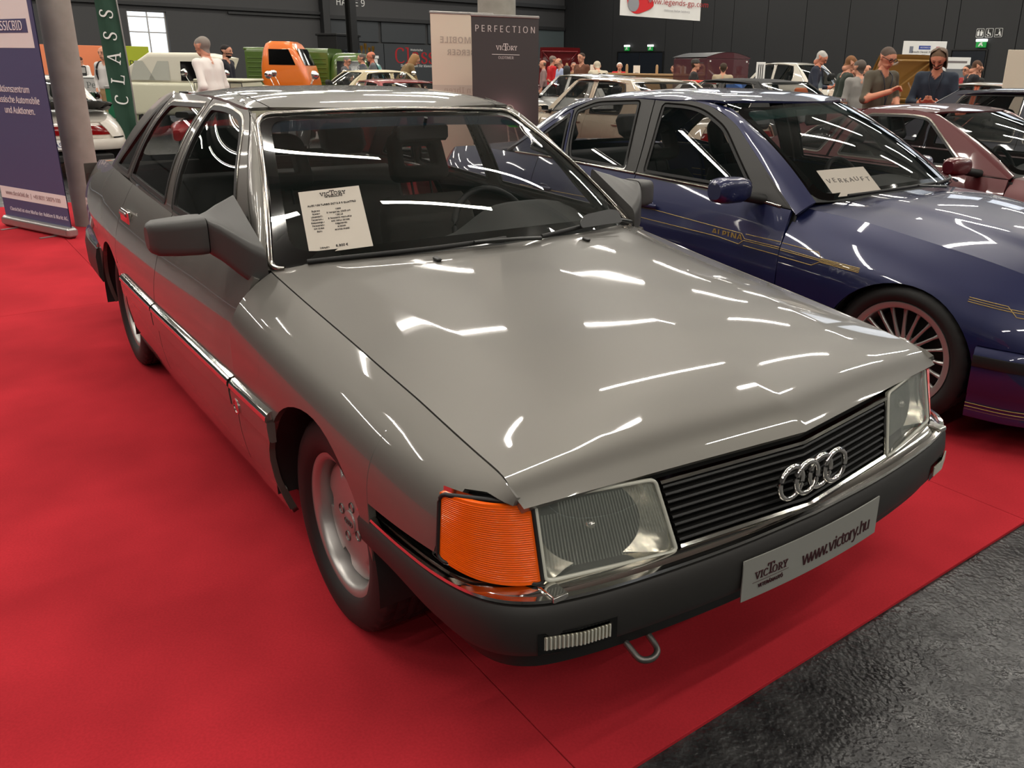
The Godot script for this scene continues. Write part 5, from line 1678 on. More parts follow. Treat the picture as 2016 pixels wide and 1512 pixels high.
func red_roadster() -> Node3D:
	var root := thing("roadster_car", "dark red two-seater with a hardtop parked behind the blue saloon", "car", Vector3(4.86, 0.0, -0.10), 0.0893)
	var W := [[-3.35, 0.74], [-3.1, 0.82], [-2.6, 0.885], [-2.0, 0.90], [-0.6, 0.90], [0.0, 0.898], [0.35, 0.88], [0.55, 0.845], [0.75, 0.78], [0.82, 0.72]]
	var prof := [Vector2(-0.10, 0.17), Vector2(0.0, 0.17), Vector2(0.012, 0.20), Vector2(0.012, 0.40), Vector2(0.0, 0.50), Vector2(-0.04, 0.53), Vector2(-0.10, 0.53)]
	var P := {"paint": mats.dark_red_paint, "glass": mats.glass_blue_car, "trim": mats.trim, "fine": 0,
		"F": {"W": W, "T": [[-0.62, 0.885], [-0.2, 0.86], [0.2, 0.81], [0.5, 0.755], [0.8, 0.68]], "TX": [[-0.62, 0.15], [0.8, 0.15]], "D": 0.28, "K": 2.6, "ty": 0.45, "yb": 0.16, "tuck": 0.05, "tumble": 0.4, "bow": 0.0},
		"D": {"W": W, "T": [[-3.35, 0.86], [-3.1, 0.905], [-2.4, 0.925], [-1.5, 0.905], [-0.62, 0.880]], "TX": [[-3.35, 0.14], [-2.6, 0.11], [-0.6, 0.09]], "D": 0.34, "K": 1.9, "ty": 0.45, "yb": 0.16, "tuck": 0.05, "tumble": 0.42, "bow": 0.16},
		"arch_f": [0.03, 0.30, 0.35], "arch_r": [-2.50, 0.30, 0.35], "cowl": -0.60, "nose": 0.78, "tail": -3.34, "rear_low": 0.52, "sill": 0.19, "door_low": 0.27,
		"fender_front": [[0.383, 0.52], [0.62, 0.52], [0.66, 0.60], [0.78, 0.68]],
		"doors": [-1.95], "handles": [-1.78], "handle_y": 0.78,
		"windows": [
			[0, [[-0.90, 0.925, 0.03], [-1.86, 0.945, 0.02], [-1.80, 1.10, 0.1], [-1.72, 1.235, 0.04], [-1.40, 1.243, 0.06], [-1.26, 1.228, 0.04]], [[-0.60, 0.885, 0.0], [-1.93, 0.925, 0.0], [-1.88, 1.10, 0.1], [-1.76, 1.275, 0.04], [-1.40, 1.278, 0.06], [-1.20, 1.255, 0.05]]],
			[-1, [[-2.02, 0.955, 0.02], [-2.30, 0.965, 0.04], [-2.12, 1.12, 0.05], [-1.88, 1.225, 0.02], [-1.93, 1.10, 0.05]], [[-1.95, 0.928, 0.0], [-2.60, 0.94, 0.0], [-2.30, 1.12, 0.1], [-1.95, 1.262, 0.05], [-1.775, 1.272, 0.02], [-1.90, 1.10, 0.05]]]],
		"ws": {"cb": Vector3(0, 0.93, -0.38), "eb": Vector3(0.71, 0.90, -0.60), "ct": Vector3(0, 1.272, -1.10), "et": Vector3(0.58, 1.238, -1.21), "bow": 0.03},
		"pillar_a": [[0.885, -0.60], [1.0, -0.81], [1.12, -1.01], [1.225, -1.17], [1.262, -1.24], [1.28, -1.40]],
		"roof": {"zf": -1.24, "zr0": -1.98, "zr1": -1.90, "x": [[-2.0, 0.56], [-1.6, 0.605], [-1.2, 0.60]], "y": [[-2.0, 1.25], [-1.75, 1.298], [-1.5, 1.312], [-1.3, 1.300], [-1.05, 1.268]], "drop": [[-2.0, 0.04], [-1.5, 0.03], [-1.2, 0.012]]},
		"rw": {"cb": Vector3(0, 0.945, -2.66), "eb": Vector3(0.62, 0.94, -2.50), "ct": Vector3(0, 1.26, -2.0), "et": Vector3(0.52, 1.245, -1.92)},
		"pillar_c": [[0.935, -2.62], [1.12, -2.31], [1.262, -1.96], [1.274, -1.74]],
		"bonnet": {"rear": [[0.0, -0.42], [0.5, -0.47], [1.0, -0.60]], "front": 0.88, "sweep": 0.12, "crown": [[0.0, 0.035], [0.4, 0.05], [1.0, 0.03]], "step": 0.008, "ck": 0.6, "roll": 0.04},
		"bumper_f": {"path": [Vector3(0, 0, 0.93), Vector3(0.4, 0, 0.90), Vector3(0.7, 0, 0.80), Vector3(0.85, 0, 0.60), Vector3(0.89, 0, 0.38)], "prof": prof},
		"bumper_r": {"path": [Vector3(0, 0, -3.42), Vector3(0.5, 0, -3.38), Vector3(0.76, 0, -3.26), Vector3(0.86, 0, -3.05), Vector3(0.89, 0, -2.87)], "prof": prof},
		"front": {"w": 0.72, "y0": 0.53, "y1": 0.68, "z": 0.87, "sweep": 0.14, "lamp": 0.45},
		"wheel": {"kind": "disc", "R": 0.315, "rim": 0.21, "w": 0.22},
		"mirrors": [Vector3(1.0, 0.955, -0.86), 0.055, 0.058], "sail": [Vector2(-0.62, 0.89), Vector2(-0.90, 0.905), Vector2(-0.88, 1.03), Vector2(-0.85, 1.03)], "sail_mat": mats.dark_red_paint,
		"cabin": {"seat_mat": mats.dark_leather, "seat_z": -1.55, "cabin_z": [-2.3, -0.5], "dash_z": -0.80, "dash_y": 0.88, "hump": 0.05, "mirror_at": Vector3(0.0, 1.18, -1.12)}}
	coach(root, P)
	return root

const STRIP_Y := 8.0
func bx(x0: float, x1: float, y0: float, y1: float, z0: float, z1: float, bev := 0.0) -> MB:
	var m := MB.new()
	m.box(x0, x1, y0, y1, z0, z1, bev)
	return m
func hall() -> void:
	var X0 := -14.0
	var X1 := 30.0
	var Z0 := -40.0
	var Z1 := 16.0
	# floor: dark sealed asphalt with a fine grit
	var fm := mat("asphalt", Color(1, 1, 1), 0.5)
	fm.albedo_texture = noise_tex(0.010, Color(0.10, 0.10, 0.105), Color(0.25, 0.25, 0.25), 1024, 5, 3)
	fm.roughness_texture = noise_tex(0.02, Color(0.45, 0.45, 0.45), Color(1, 1, 1), 512, 4, 11)
	fm.normal_enabled = true
	fm.normal_texture = noise_tex(0.10, Color.BLACK, Color.WHITE, 512, 4, 5, true)
	fm.normal_scale = 0.35
	fm.uv1_triplanar = true
	fm.uv1_world_triplanar = true
	fm.uv1_scale = Vector3(0.9, 0.9, 0.9)
	struct("floor", bx(X0, X1, -0.3, -0.012, Z0, Z1), fm)
	var cm := mat("red_carpet", Color(1, 1, 1), 1.0, 0.0, 0.0, 0.15)
	cm.albedo_texture = noise_tex(0.15, Color(0.63, 0.155, 0.185), Color(0.71, 0.175, 0.21), 1024, 4, 8)
	cm.detail_enabled = true
	cm.detail_blend_mode = BaseMaterial3D.BLEND_MODE_MUL
	cm.detail_albedo = noise_tex(0.004, Color(0.86, 0.86, 0.86), Color(1, 1, 1), 512, 4, 21)
	cm.detail_uv_layer = BaseMaterial3D.DETAIL_UV_1
	cm.uv1_triplanar = true
	cm.uv1_world_triplanar = true
	cm.uv1_scale = Vector3(0.7, 0.7, 0.7)
	var car := thing("carpet", "red exhibition carpet laid in strips under the front row of cars", "carpet")
	var xs := [-8.66, -6.66, -4.66, -2.66, -0.64, 1.36, 3.36, 5.36, 7.36, 9.36]
	for k in xs.size() - 1:
		part("carpet_strip", bx(xs[k] + 0.001, xs[k + 1] - 0.001, -0.012, 0.0, -4.098, 0.90, 0.002), cm, car)
		part("carpet_strip", bx(xs[k] + 0.001, xs[k + 1] - 0.001, -0.012, 0.0, -8.9, -4.102, 0.002), cm, car)
	var wm := mat("wall_grey", Color(0.235, 0.235, 0.24), 0.7)
	var wk := mat("wall_black", Color(0.135, 0.138, 0.145), 0.6)
	var slate := mat("slate_panel", Color(0.20, 0.215, 0.23), 0.6)
	# back wall with a tall daylight gate
	var wb := MB.new()
	wb.box(X0, 6.72, 0, 10, Z0 - 0.4, Z0)
	wb.box(8.30, X1, 0, 10, Z0 - 0.4, Z0)
	wb.box(6.72, 8.30, 3.56, 10, Z0 - 0.4, Z0)
	struct("wall_back", wb, wm)
	var w1 := Node3D.new()
	w1.name = "window_1"
	add_child(w1)
	w1.set_meta("kind", "structure")
	part("pane", bx(6.74, 8.28, 0.02, 3.54, Z0 - 0.22, Z0 - 0.215), mats.day_glass, w1)
	for e in [[6.72, 6.78, 0, 3.56], [8.24, 8.30, 0, 3.56], [7.52, 7.57, 0, 3.56]]: part("window_post", bx(e[0], e[1], e[2], e[3], Z0 - 0.27, Z0 - 0.17), mats.alloy, w1)
	for y in [0.02, 2.70, 3.32, 3.54]: part("window_bar", bx(6.78, 8.24, y - 0.025, y + 0.025, Z0 - 0.26, Z0 - 0.18), mats.alloy, w1)
	for e in [["trim_1", X0, 15.2, 3.76, 3.90, 0.18], ["trim_2", 10.9, 15.2, 3.60, 3.70, 0.12], ["trim_3", 15.55, 29.9, 3.60, 3.78, 0.22], ["trim_4", 15.55, 29.9, 4.75, 4.95, 0.25]]: struct(e[0], bx(e[1], e[2], e[3], e[4], Z0, Z0 + e[5], 0.01), wk)
	struct("trim_5", bx(15.2, 15.55, 0, 10, Z0, Z0 + 0.5, 0.02), wk)
	var door := Node3D.new()
	door.name = "door_1"
	add_child(door)
	door.set_meta("kind", "structure")
	for e in [[15.62, 18.20], [18.36, 20.85], [21.0, 23.5], [23.65, 26.0]]: part("sliding_panel", bx(e[0], e[1], 2.62, 3.58, Z0, Z0 + 0.10, 0.01), slate, door)
	for e in [[15.62, 18.4], [18.43, 24.0]]: part("lower_panel", bx(e[0], e[1], 0.0, 2.56, Z0, Z0 + 0.16, 0.01), slate, door)
	for e in [[27.9, 29.9]]: part("side_panel", bx(e[0], e[1], 0.0, 3.6, Z0, Z0 + 0.12, 0.01), mat("grey_green", Color(0.30, 0.34, 0.35), 0.6), door)
	var hs := thing("hall_sign", "white HALLE 9 lettering high on the dark back wall", "sign", Vector3(0, 0, 0))
	letters("lettering", "HALLE 9", 0.42, mats.white_print, hs, Vector3(16.83, 4.40, Z0 + 0.02), Vector3.RIGHT, Vector3.UP)
	var cs := thing("exhibitor_sign", "red script Classic with white small print on grey back wall", "sign")
	letters("red_script", "Classic", 1.0, mats.red_print, cs, Vector3(20.55, 1.98, Z0 + 0.165), Vector3.RIGHT, Vector3.UP, "Droid Serif", false, true)
	letters("small_print", "Ihr Spezialist für klassische Porsche Fahrzeuge", 0.16, mats.white_print, cs, Vector3(21.1, 1.52, Z0 + 0.165), Vector3.RIGHT, Vector3.UP, "Droid Serif", false, true)
	letters("small_print", "Historische", 0.14, mats.white_print, cs, Vector3(20.25, 2.30, Z0 + 0.175), Vector3.RIGHT, Vector3.UP)
	# right wall: tall dark panels, a row of windows above them
	var wr := MB.new()
	wr.box(X1, X1 + 0.4, 0, 5.6, Z0, Z1)
	wr.box(X1, X1 + 0.4, 7.7, 10, Z0, Z1)
	struct("wall_right", wr, wk)
	var seams := [-39.9, -38.98, -35.55, -31.36, -29.42, -28.06, -26.82, -24.78, -22.66, -20.47, -18.3, -16.26, -15.71, -13.45, -11, -8.5, -6, -3.5, -1, 1.5, 4, 6.5, 9, 11.5, 14]
	var wp := Node3D.new()
	wp.name = "trim_6"
	add_child(wp)
	wp.set_meta("kind", "structure")
	for k in seams.size() - 1: part("wall_panel", bx(X1 - 0.04, X1, 0, 5.5, seams[k] + 0.012, seams[k + 1] - 0.012, 0.006), wk, wp)
	var w2 := Node3D.new()
	w2.name = "window_2"
	add_child(w2)
	w2.set_meta("kind", "structure")
	var z := Z0 + 0.8
	while z < Z1 - 1:
		part("pane", bx(X1 + 0.2, X1 + 0.205, 5.6, 7.7, z, z + 2.0), mats.day_glass, w2)
		part("window_post", bx(X1, X1 + 0.4, 5.6, 7.7, z + 2.0, z + 2.45), wk, w2)
		z += 2.45
	part("window_post", bx(X1, X1 + 0.4, 5.6, 7.7, Z0, Z0 + 0.8), wk, w2)
	part("window_post", bx(X1, X1 + 0.4, 5.6, 7.7, z, Z1), wk, w2)
	# doors and signs in it
	for e in [["door_2", -35.03, -31.45, 2], ["door_3", -15.76, -14.44, 1]]:
		var d := Node3D.new()
		d.name = e[0]
		add_child(d)
		d.set_meta("kind", "structure")
		var wz: float = (e[2] - e[1]) / e[3]
		for k in e[3]: part("door_leaf", bx(X1 - 0.07, X1 - 0.04, 0.02, 2.38, e[1] + wz * k + 0.03, e[1] + wz * (k + 1) - 0.03, 0.004), mats.door_blue, d)
		for f in [[0, 2.44, e[1] - 0.05, e[1]], [0, 2.44, e[2], e[2] + 0.05], [2.40, 2.46, e[1], e[2]]]: part("door_frame", bx(X1 - 0.09, X1 - 0.04, f[0], f[1], f[2], f[3], 0.004), mats.satin_black, d)
	for e in [["left of the pair over the double door", -34.2, 2.62], ["right of the pair over the double door", -32.34, 2.62], ["over the glazed door under the toilet signs", -14.65, 2.64]]:
		var t := thing("exit_sign", "green exit sign with white lamp, " + e[0], "exit sign", Vector3(X1 - 0.13, e[2], e[1]), 0.0, "exit signs")
		part("light_bar", bx(-0.05, 0.05, 0.06, 0.15, -0.20, 0.20, 0.01), mats.sign_white_glow, t)
		part("sign_plate", bx(-0.02, 0.02, -0.14, 0.055, -0.19, 0.19, 0.004), mats.sign_green_glow, t)
		part("wall_bracket", bx(0.0, 0.09, 0.0, 0.08, -0.03, 0.03), mats.satin_black, t)
		var man := MB.new()
		man.plate(PackedVector2Array([Vector2(-0.10, -0.10), Vector2(-0.06, -0.11), Vector2(0.0, -0.04), Vector2(0.05, -0.10), Vector2(0.08, -0.08), Vector2(0.03, 0.0), Vector2(0.06, 0.03), Vector2(0.0, 0.04), Vector2(-0.06, 0.0)]), 0.002, Transform3D(Basis(Vector3(0, 0, 1), Vector3.UP, Vector3(-1, 0, 0)), Vector3(-0.021, 0, 0)))
		part("running_figure", man, mats.white_print, t)
	for k in 3:
		var zc: float = [-14.80, -14.46, -14.12][k]
		var t := thing("toilet_sign", ["square toilet sign with two standing figures", "square toilet sign with a wheelchair user", "square baby changing sign with a bending figure"][k], "sign", Vector3(X1 - 0.05, 3.0, zc), 0.0, "toilet signs")
		var xf := Transform3D(Basis(Vector3(0, 0, 1), Vector3.UP, Vector3(-1, 0, 0)), Vector3.ZERO)
		var pl := MB.new()
		pl.plate(rounded([[-0.14, -0.15, 0.03], [0.14, -0.15, 0.03], [0.14, 0.15, 0.03], [-0.14, 0.15, 0.03]]), 0.008, xf)
		part("sign_plate", pl, mats.white_print, t)
		var inn := MB.new()
		inn.plate(rounded([[-0.128, -0.138, 0.03], [0.128, -0.138, 0.03], [0.128, 0.138, 0.03], [-0.128, 0.138, 0.03]]), 0.010, xf)
		part("sign_field", inn, mats.satin_black, t)
		var fig := MB.new()
		var fx := Transform3D(xf.basis, Vector3(-0.010, 0, 0))
		var shapes := [[[-0.095, -0.10], [-0.02, -0.10], [-0.012, 0.055], [-0.10, 0.055]], [[0.018, -0.10], [0.085, -0.10], [0.11, 0.02], [0.09, 0.055], [0.015, 0.055]]] if k == 0 else ([[[-0.06, 0.06], [-0.02, 0.06], [-0.01, 0.0], [0.05, 0.0], [0.08, -0.09], [0.05, -0.10], [0.02, -0.03], [-0.05, -0.03]], [[-0.09, -0.05], [-0.05, -0.11], [0.01, -0.10], [0.0, -0.075], [-0.05, -0.085], [-0.07, -0.04]]] if k == 1 else [[[-0.10, -0.06], [0.0, -0.06], [0.02, 0.05], [0.06, 0.05], [0.10, -0.11], [0.06, -0.11], [0.03, -0.02], [0.0, -0.09], [-0.10, -0.09]]])
		for s in shapes:
			var pv := PackedVector2Array()
			for p in s: pv.append(Vector2(p[0], p[1]))
			fig.plate(pv, 0.003, fx)
		for c in ([Vector2(-0.055, 0.085), Vector2(0.055, 0.085)] if k == 0 else ([Vector2(-0.04, 0.09)] if k == 1 else [Vector2(0.02, 0.09)])): fig.ball(fx * Vector3(c.x, c.y, 0.001), Vector3(0.003, 0.022, 0.022), 10, 6)
		part("sign_figure", fig, mats.white_print, t)
	for e in [["wall_left", X0 - 0.4, X0, Z0, Z1], ["wall_front", X0, X1, Z1, Z1 + 0.4]]: struct(e[0], bx(e[1], e[2], 0, 10, e[3], e[4]), wm)
	struct("ceiling", bx(X0 - 0.4, X1 + 0.4, 10.0, 10.3, Z0 - 0.4, Z1 + 0.4), mat("ceiling_grey", Color(0.50, 0.50, 0.48), 0.8))
	for k in 9:
		var b := bx(X0, X1, 9.3, 10.0, Z0 + 3.2 + k * 6.6 - 0.15, Z0 + 3.2 + k * 6.6 + 0.15, 0.02)
		struct("trim_%d" % (7 + k), b, mat("beam_grey", Color(0.33, 0.33, 0.33), 0.7))
	strip_lights(X0, X1, Z0, Z1)
func strip_lights(X0: float, X1: float, Z0: float, Z1: float) -> void:
	var glow := mat("tube_glow", Color(1, 0.97, 0.9), 0.5)
	glow.emission_enabled = true
	glow.emission = Color(1.0, 0.975, 0.93)
	glow.emission_energy_multiplier = 12.0
	var hm := MB.new()
	hm.rbox(Vector3(0, 0.05, 0), Vector3(1.7, 0.04, 0.07), 0.01)
	var housing := hm.mesh()
	var tm := MB.new()
	tm.rbox(Vector3(0, 0.0, 0), Vector3(1.68, 0.012, 0.055), 0.008)
	var tube_ := tm.mesh()
	var wire := MB.new()
	wire.tube(PackedVector3Array([Vector3(0, 0.09, 0), Vector3(0, 2.0, 0)]), 0.004, 4)
	var wires := wire.mesh()
	var rows := [[-2.2, 2.9]]
	for k in [-3, -2, -1, 1, 2, 3, 4, 5, 6, 7, 8]: rows.append([-4.4 * k, 0.73 + (2.9 if posmod(k, 2) == 0 else 0.0)])
	for row in rows:
		var z: float = row[0]
		if z < Z0 + 1 or z > Z1 - 1: continue
		for j in range(-4, 8):
			var x: float = row[1] + 5.8 * j
			if x < X0 + 2 or x > X1 - 2: continue
			var t := thing("ceiling_strip_light", "long white strip light hung from the hall ceiling", "ceiling light", Vector3(x, STRIP_Y, z), 0.0, "ceiling strip lights")
			part("housing", housing, mat("lamp_white", Color(0.7, 0.7, 0.7), 0.5), t)
			part("light_tube", tube_, glow, t)
			for sx in [-1.4, 1.4]: part("hanging_wire", wires, mats.dark_metal, t).position.x = sx
			part("light_tube", tube_, glow, t).position.y = 0.10
			for up in [false, true]:
				var a := AreaLight3D.new()
				a.name = "light_up" if up else "light_down"
				t.add_child(a)
				a.area_size = Vector2(3.36, 0.11)
				a.position = Vector3(0, 0.118 if up else -0.016, 0)
				a.rotation = Vector3(PI / 2 if up else -PI / 2, 0, 0)
				a.light_energy = LAMP * (0.09 if up else 1.0)
				a.light_color = Color(1.0, 0.975, 0.93)
				a.area_range = 80.0
				a.shadow_enabled = true
const LAMP := 12.6

func colm(c: Color, rough := 0.6, metal := 0.0, coat := 0.0) -> StandardMaterial3D:
	return mat("c_%s_%d_%d" % [c.to_html(false), int(rough * 100), int(coat * 10 + metal * 3)], c, rough, metal, coat)
func print_tex(called: String, w: int, h: int, f: Callable) -> StandardMaterial3D:
	var im := Image.create(w, h, false, Image.FORMAT_RGB8)
	for y in h:
		for x in w: im.set_pixel(x, y, f.call((x + 0.5) / w, (y + 0.5) / h))
	var m := mat(called, Color.WHITE, 0.65)
	m.albedo_texture = ImageTexture.create_from_image(im)
	return m
# a roll-up banner: cassette on the floor, cloth, top rail; right is its reading direction
func rollup(label: String, at: Vector3, right: Vector3, w: float, h: float, mt: Material, base := 0.09) -> Node3D:
	var t := thing("rollup_banner", label, "banner", at, atan2(-right.z, right.x))
	var c := MB.new()
	c.rbox(Vector3(0, base / 2 + 0.003, 0), Vector3(w / 2 + 0.02, base / 2, 0.055), 0.03)
	part("cassette", c, mats.alloy, t)
	var cl := MB.new()
	cl.uvs = true
	cl.flat4(Vector3(-w / 2, base, 0.004), Vector3(w / 2, base, 0.004), Vector3(w / 2, h, 0.004), Vector3(-w / 2, h, 0.004), Vector3.BACK)
	cl.flat4(Vector3(-w / 2, base, -0.004), Vector3(w / 2, base, -0.004), Vector3(w / 2, h, -0.004), Vector3(-w / 2, h, -0.004), Vector3.FORWARD)
	part("cloth", cl, mt, t)
	part("top_rail", bx(-w / 2 - 0.01, w / 2 + 0.01, h - 0.012, h + 0.022, -0.014, 0.014, 0.008), mats.alloy, t)
	part("pole", bx(-0.012, 0.012, base, h, -0.035, -0.012, 0.004), mats.alloy, t)
	for s in [-0.3, 0.3]: part("foot", bx(s * w - 0.015, s * w + 0.015, 0.001, 0.008, -0.14, 0.17), mats.alloy, t)
	return t
func words(t: Node, s: String, size: float, c: Color, x: float, y: float, z := 0.006, font := "Droid Sans", bold := false, wide := 1.0, flip := 1.0) -> void:
	letters("lettering", s, size, colm(c, 0.7), t, Vector3(x, y, z), Vector3(flip, 0, 0), Vector3.UP, font, bold, false, 0.0, wide)
func banners() -> void:
	# purple one beside the grey column, cut by the picture's edge
	var rd := Vector3(0.35, 0, 0.937)
	var t := rollup("purple roll-up banner with white panels standing at the left beside the column", Vector3(-0.78, 0, -7.11), rd, 1.13, 2.42, colm(Color(0.30, 0.31, 0.45), 0.6), 0.10)
	part("white_field", bx(-0.56, 0.50, 1.60, 2.40, 0.004, 0.0055), mats.white_print, t)
	part("logo_box", bx(-0.30, 0.44, 1.72, 1.83, 0.0055, 0.007), colm(Color(0.30, 0.31, 0.45), 0.6), t)
	words(t, "CLASSICBID", 0.10, Color(0.93, 0.93, 0.93), 0.10, 1.775, 0.009)
	words(t, "Auktionszentrum", 0.075, Color(0.9, 0.9, 0.9), 0.0, 1.26)
	words(t, "klassische Automobile", 0.075, Color(0.9, 0.9, 0.9), 0.05, 1.17)
	words(t, "und Auktionen.", 0.075, Color(0.9, 0.9, 0.9), 0.06, 1.08)
	part("white_stripe", bx(-0.565, 0.565, 0.27, 0.38, 0.004, 0.0055), mats.white_print, t)
	words(t, "www.classicbid.de  |  +49 8031 58079-100", 0.05, Color(0.62, 0.55, 0.55), 0.0, 0.325, 0.007)
	words(t, "Classicbid ist eine Marke der Auktion & Markt AG.", 0.045, Color(0.85, 0.85, 0.88), 0.05, 0.175)
	# dark PERFECTION banner
	var pr := print_tex("perfection_print", 160, 400, func(u, v):
		var d := Vector2((u - 0.50) * 0.85, (v - 0.60) * 2.1)
		var g := exp(-d.length_squared() * 22.0)
		var c := Color(0.215, 0.20, 0.205).lerp(Color(0.62, 0.50, 0.52), g * 0.75)
		var q := d.distance_to(Vector2(0.04, -0.075))
		if q < 0.062: c = Color(0.62, 0.60, 0.58)
		if q < 0.046: c = Color(0.25, 0.23, 0.23)
		if q < 0.034: c = Color(0.72, 0.70, 0.68)
		for s in [[0.06, 0.0, 0.24, 0.62], [0.0, -0.02, 0.05, 0.55]]:
			var a := Vector2(s[0], s[1])
			var b := Vector2(s[2], s[3])
			var h := clampf((d - a).dot(b - a) / (b - a).length_squared(), 0, 1)
			if d.distance_to(a + (b - a) * h) < 0.009: c = Color(0.60, 0.53, 0.50)
		return c)
	var r2 := Vector3(0.965, 0, 0.262)
	t = rollup("dark grey roll-up banner headed PERFECTION with a watch on it", Vector3(4.85, 0, -7.83), r2, 0.92, 2.14, pr)
	words(t, "P E R F E C T I O N", 0.105, Color(0.72, 0.70, 0.69), 0.0, 1.985)
	words(t, "VIC", 0.072, Color(0.82, 0.80, 0.79), -0.075, 1.755, 0.006, "Droid Serif")
	words(t, "T", 0.115, Color(0.82, 0.80, 0.79), 0.0, 1.765, 0.006, "Droid Serif")
	words(t, "ORY", 0.072, Color(0.82, 0.80, 0.79), 0.085, 1.755, 0.006, "Droid Serif")
	part("line", bx(-0.19, 0.19, 1.672, 1.677, 0.004, 0.006), mats.white_print, t)
	words(t, "OLDTIMER", 0.045, Color(0.72, 0.70, 0.69), 0.0, 1.635)
	# pale banner seen from behind, its print showing through
	t = rollup("pale beige roll-up banner seen from behind, with print showing through", Vector3(4.72, 0, -8.72), Vector3(0.93, 0, 0.36), 0.86, 2.20, mats.beige_cloth)
	for e in [["AUTOMOBILE", 0.115, 0.06, 1.86], ["LUXBERGER", 0.105, 0.08, 1.70], ["wollen Ihren", 0.11, 0.06, 1.20], ["timer verkaufen?", 0.11, 0.02, 1.06]]: words(t, e[0], e[1], Color(0.66, 0.62, 0.57), e[2], e[3], 0.006, "Droid Sans", true, 1.0, -1.0)
	part("picture_field", bx(-0.43, 0.43, 0.98, 1.27, 0.004, 0.0052), mats.beige_field, t)
	# white cloth hung from the roof
	t = thing("hanging_banner", "white cloth banner hung high with a red racing car and red web address", "banner", Vector3(16.83, 3.05, -17.75), -0.66)
	var cl := MB.new()
	var rows := []
	for a in 9:
		var r := PackedVector3Array()
		for b in 25: r.append(Vector3(-1.20 + 2.4 * b / 24.0, 1.3 * a / 8.0 - 0.12 * (b / 24.0), 0.012 * sin(b * 1.9 + a * 0.4) * (1.0 - a / 10.0)))
		rows.append(r)
	cl.grid(rows, Vector3.BACK)
	part("cloth", cl, mats.white_print, t)
	for s in [-1.15, 1.15]: part("cord", bx(s - 0.004, s + 0.004, 1.15, 7.0, -0.004, 0.004), mats.dark_metal, t)
	letters("lettering", "www.legends-gp.com", 0.19, mats.red_print, t, Vector3(0.52, 0.36, 0.022), Vector3(1, -0.05, 0), Vector3.UP)
	letters("lettering", "Oldtimer Rallye Salzburg", 0.07, colm(Color(0.6, 0.6, 0.62)), t, Vector3(0.5, 0.14, 0.022), Vector3(1, -0.05, 0), Vector3.UP)
	var cr := MB.new()
	cr.plate(smooth2([Vector2(-0.95, 0.70), Vector2(-0.98, 0.35), Vector2(-0.85, 0.10), Vector2(-0.62, 0.06), Vector2(-0.25, 0.22), Vector2(-0.22, 0.40), Vector2(-0.42, 0.75)], 5, true), 0.004, Transform3D(Basis(), Vector3(0, 0, 0.016)))
	part("printed_car", cr, colm(Color(0.80, 0.10, 0.13)), t)
	for e in [[-0.80, 0.32, 0.17, 0.22], [-0.30, 0.52, 0.07, 0.16]]:
		var w := MB.new()
		w.ball(Vector3(e[0], e[1], 0.020), Vector3(e[2], e[3], 0.003), 16, 8)
		part("printed_wheel", w, colm(Color(0.55, 0.56, 0.58)), t)
	letters("printed_number", "25", 0.20, mats.satin_black, t, Vector3(-0.52, 0.52, 0.024), Vector3(1, 0.3, 0), Vector3.UP, "Droid Sans", true)
	# posters on the right
	var xr := Vector3(0.72, 0, 0.69)
	for e in [["tall white poster with a blue logo and a picture of a house", Vector3(21.6, 0, -11.9), 1.18, 2.42, 0.0], ["small white poster left of the house poster", Vector3(22.0, 0, -13.1), 0.6, 2.02, 1.0], ["small white poster right of the house poster", Vector3(22.9, 0, -11.6), 0.75, 2.02, 1.0], ["white poster at the right edge above the beige screen", Vector3(16.9, 0, -6.1), 0.8, 2.32, 1.0]]:
		var p := thing("poster_board", e[0], "poster", e[1], atan2(-xr.z, xr.x))
		part("board", bx(-e[2] / 2, e[2] / 2, 0.6, e[3], -0.01, 0.01, 0.004), mats.white_print, p)
		for s in [-0.35, 0.35]: part("leg", bx(s * e[2] - 0.015, s * e[2] + 0.015, 0, 0.62, -0.02, 0.02), mats.alloy, p)
		if e[4] == 0.0:
			part("blue_logo", bx(-0.16, 0.16, 2.20, 2.30, 0.01, 0.013), colm(Color(0.16, 0.26, 0.58)), p)
			words(p, "HISTORISCHE", 0.05, Color(0.9, 0.9, 0.95), 0.03, 2.25, 0.015)
			words(p, "Bosch Classic Dienst", 0.07, Color(0.2, 0.2, 0.22), 0.0, 2.13, 0.012, "Droid Sans", true)
			words(p, "Josef Eigner", 0.07, Color(0.2, 0.2, 0.22), 0.0, 2.04, 0.012, "Droid Sans", true)
			part("picture", bx(-0.40, 0.40, 1.0, 1.97, 0.01, 0.012), print_tex("house_print", 96, 96, func(u, v):
				var c := Color(0.52, 0.50, 0.54)
				if v < 0.42 - u * 0.25 or v < 0.1 + absf(u - 0.85) * 0.5: c = Color(0.20, 0.19, 0.22)
				elif absf(u - 0.35) < 0.07 and v > 0.4 and v < 0.6: c = Color(0.12, 0.12, 0.14)
				elif u > 0.6 and v > 0.25 and v < 0.45: c = Color(0.10, 0.10, 0.11)
				elif v > 0.7: c = Color(0.36, 0.34, 0.33)
				return c), p)
			for s in [-0.36, 0.36]: part("small_logo", bx(s - 0.05, s + 0.05, 2.10, 2.28, 0.01, 0.012), colm(Color(0.70, 0.45, 0.47) if s > 0 else Color(0.45, 0.47, 0.52)), p)
		else:
			part("heading", bx(-e[2] * 0.38, e[2] * 0.38, e[3] - 0.16, e[3] - 0.10, 0.01, 0.012), colm(Color(0.45, 0.42, 0.42)), p)
			part("picture", bx(-e[2] * 0.36, e[2] * 0.36, e[3] - 0.75, e[3] - 0.32, 0.01, 0.012), colm(Color(0.42, 0.43, 0.45)), p)
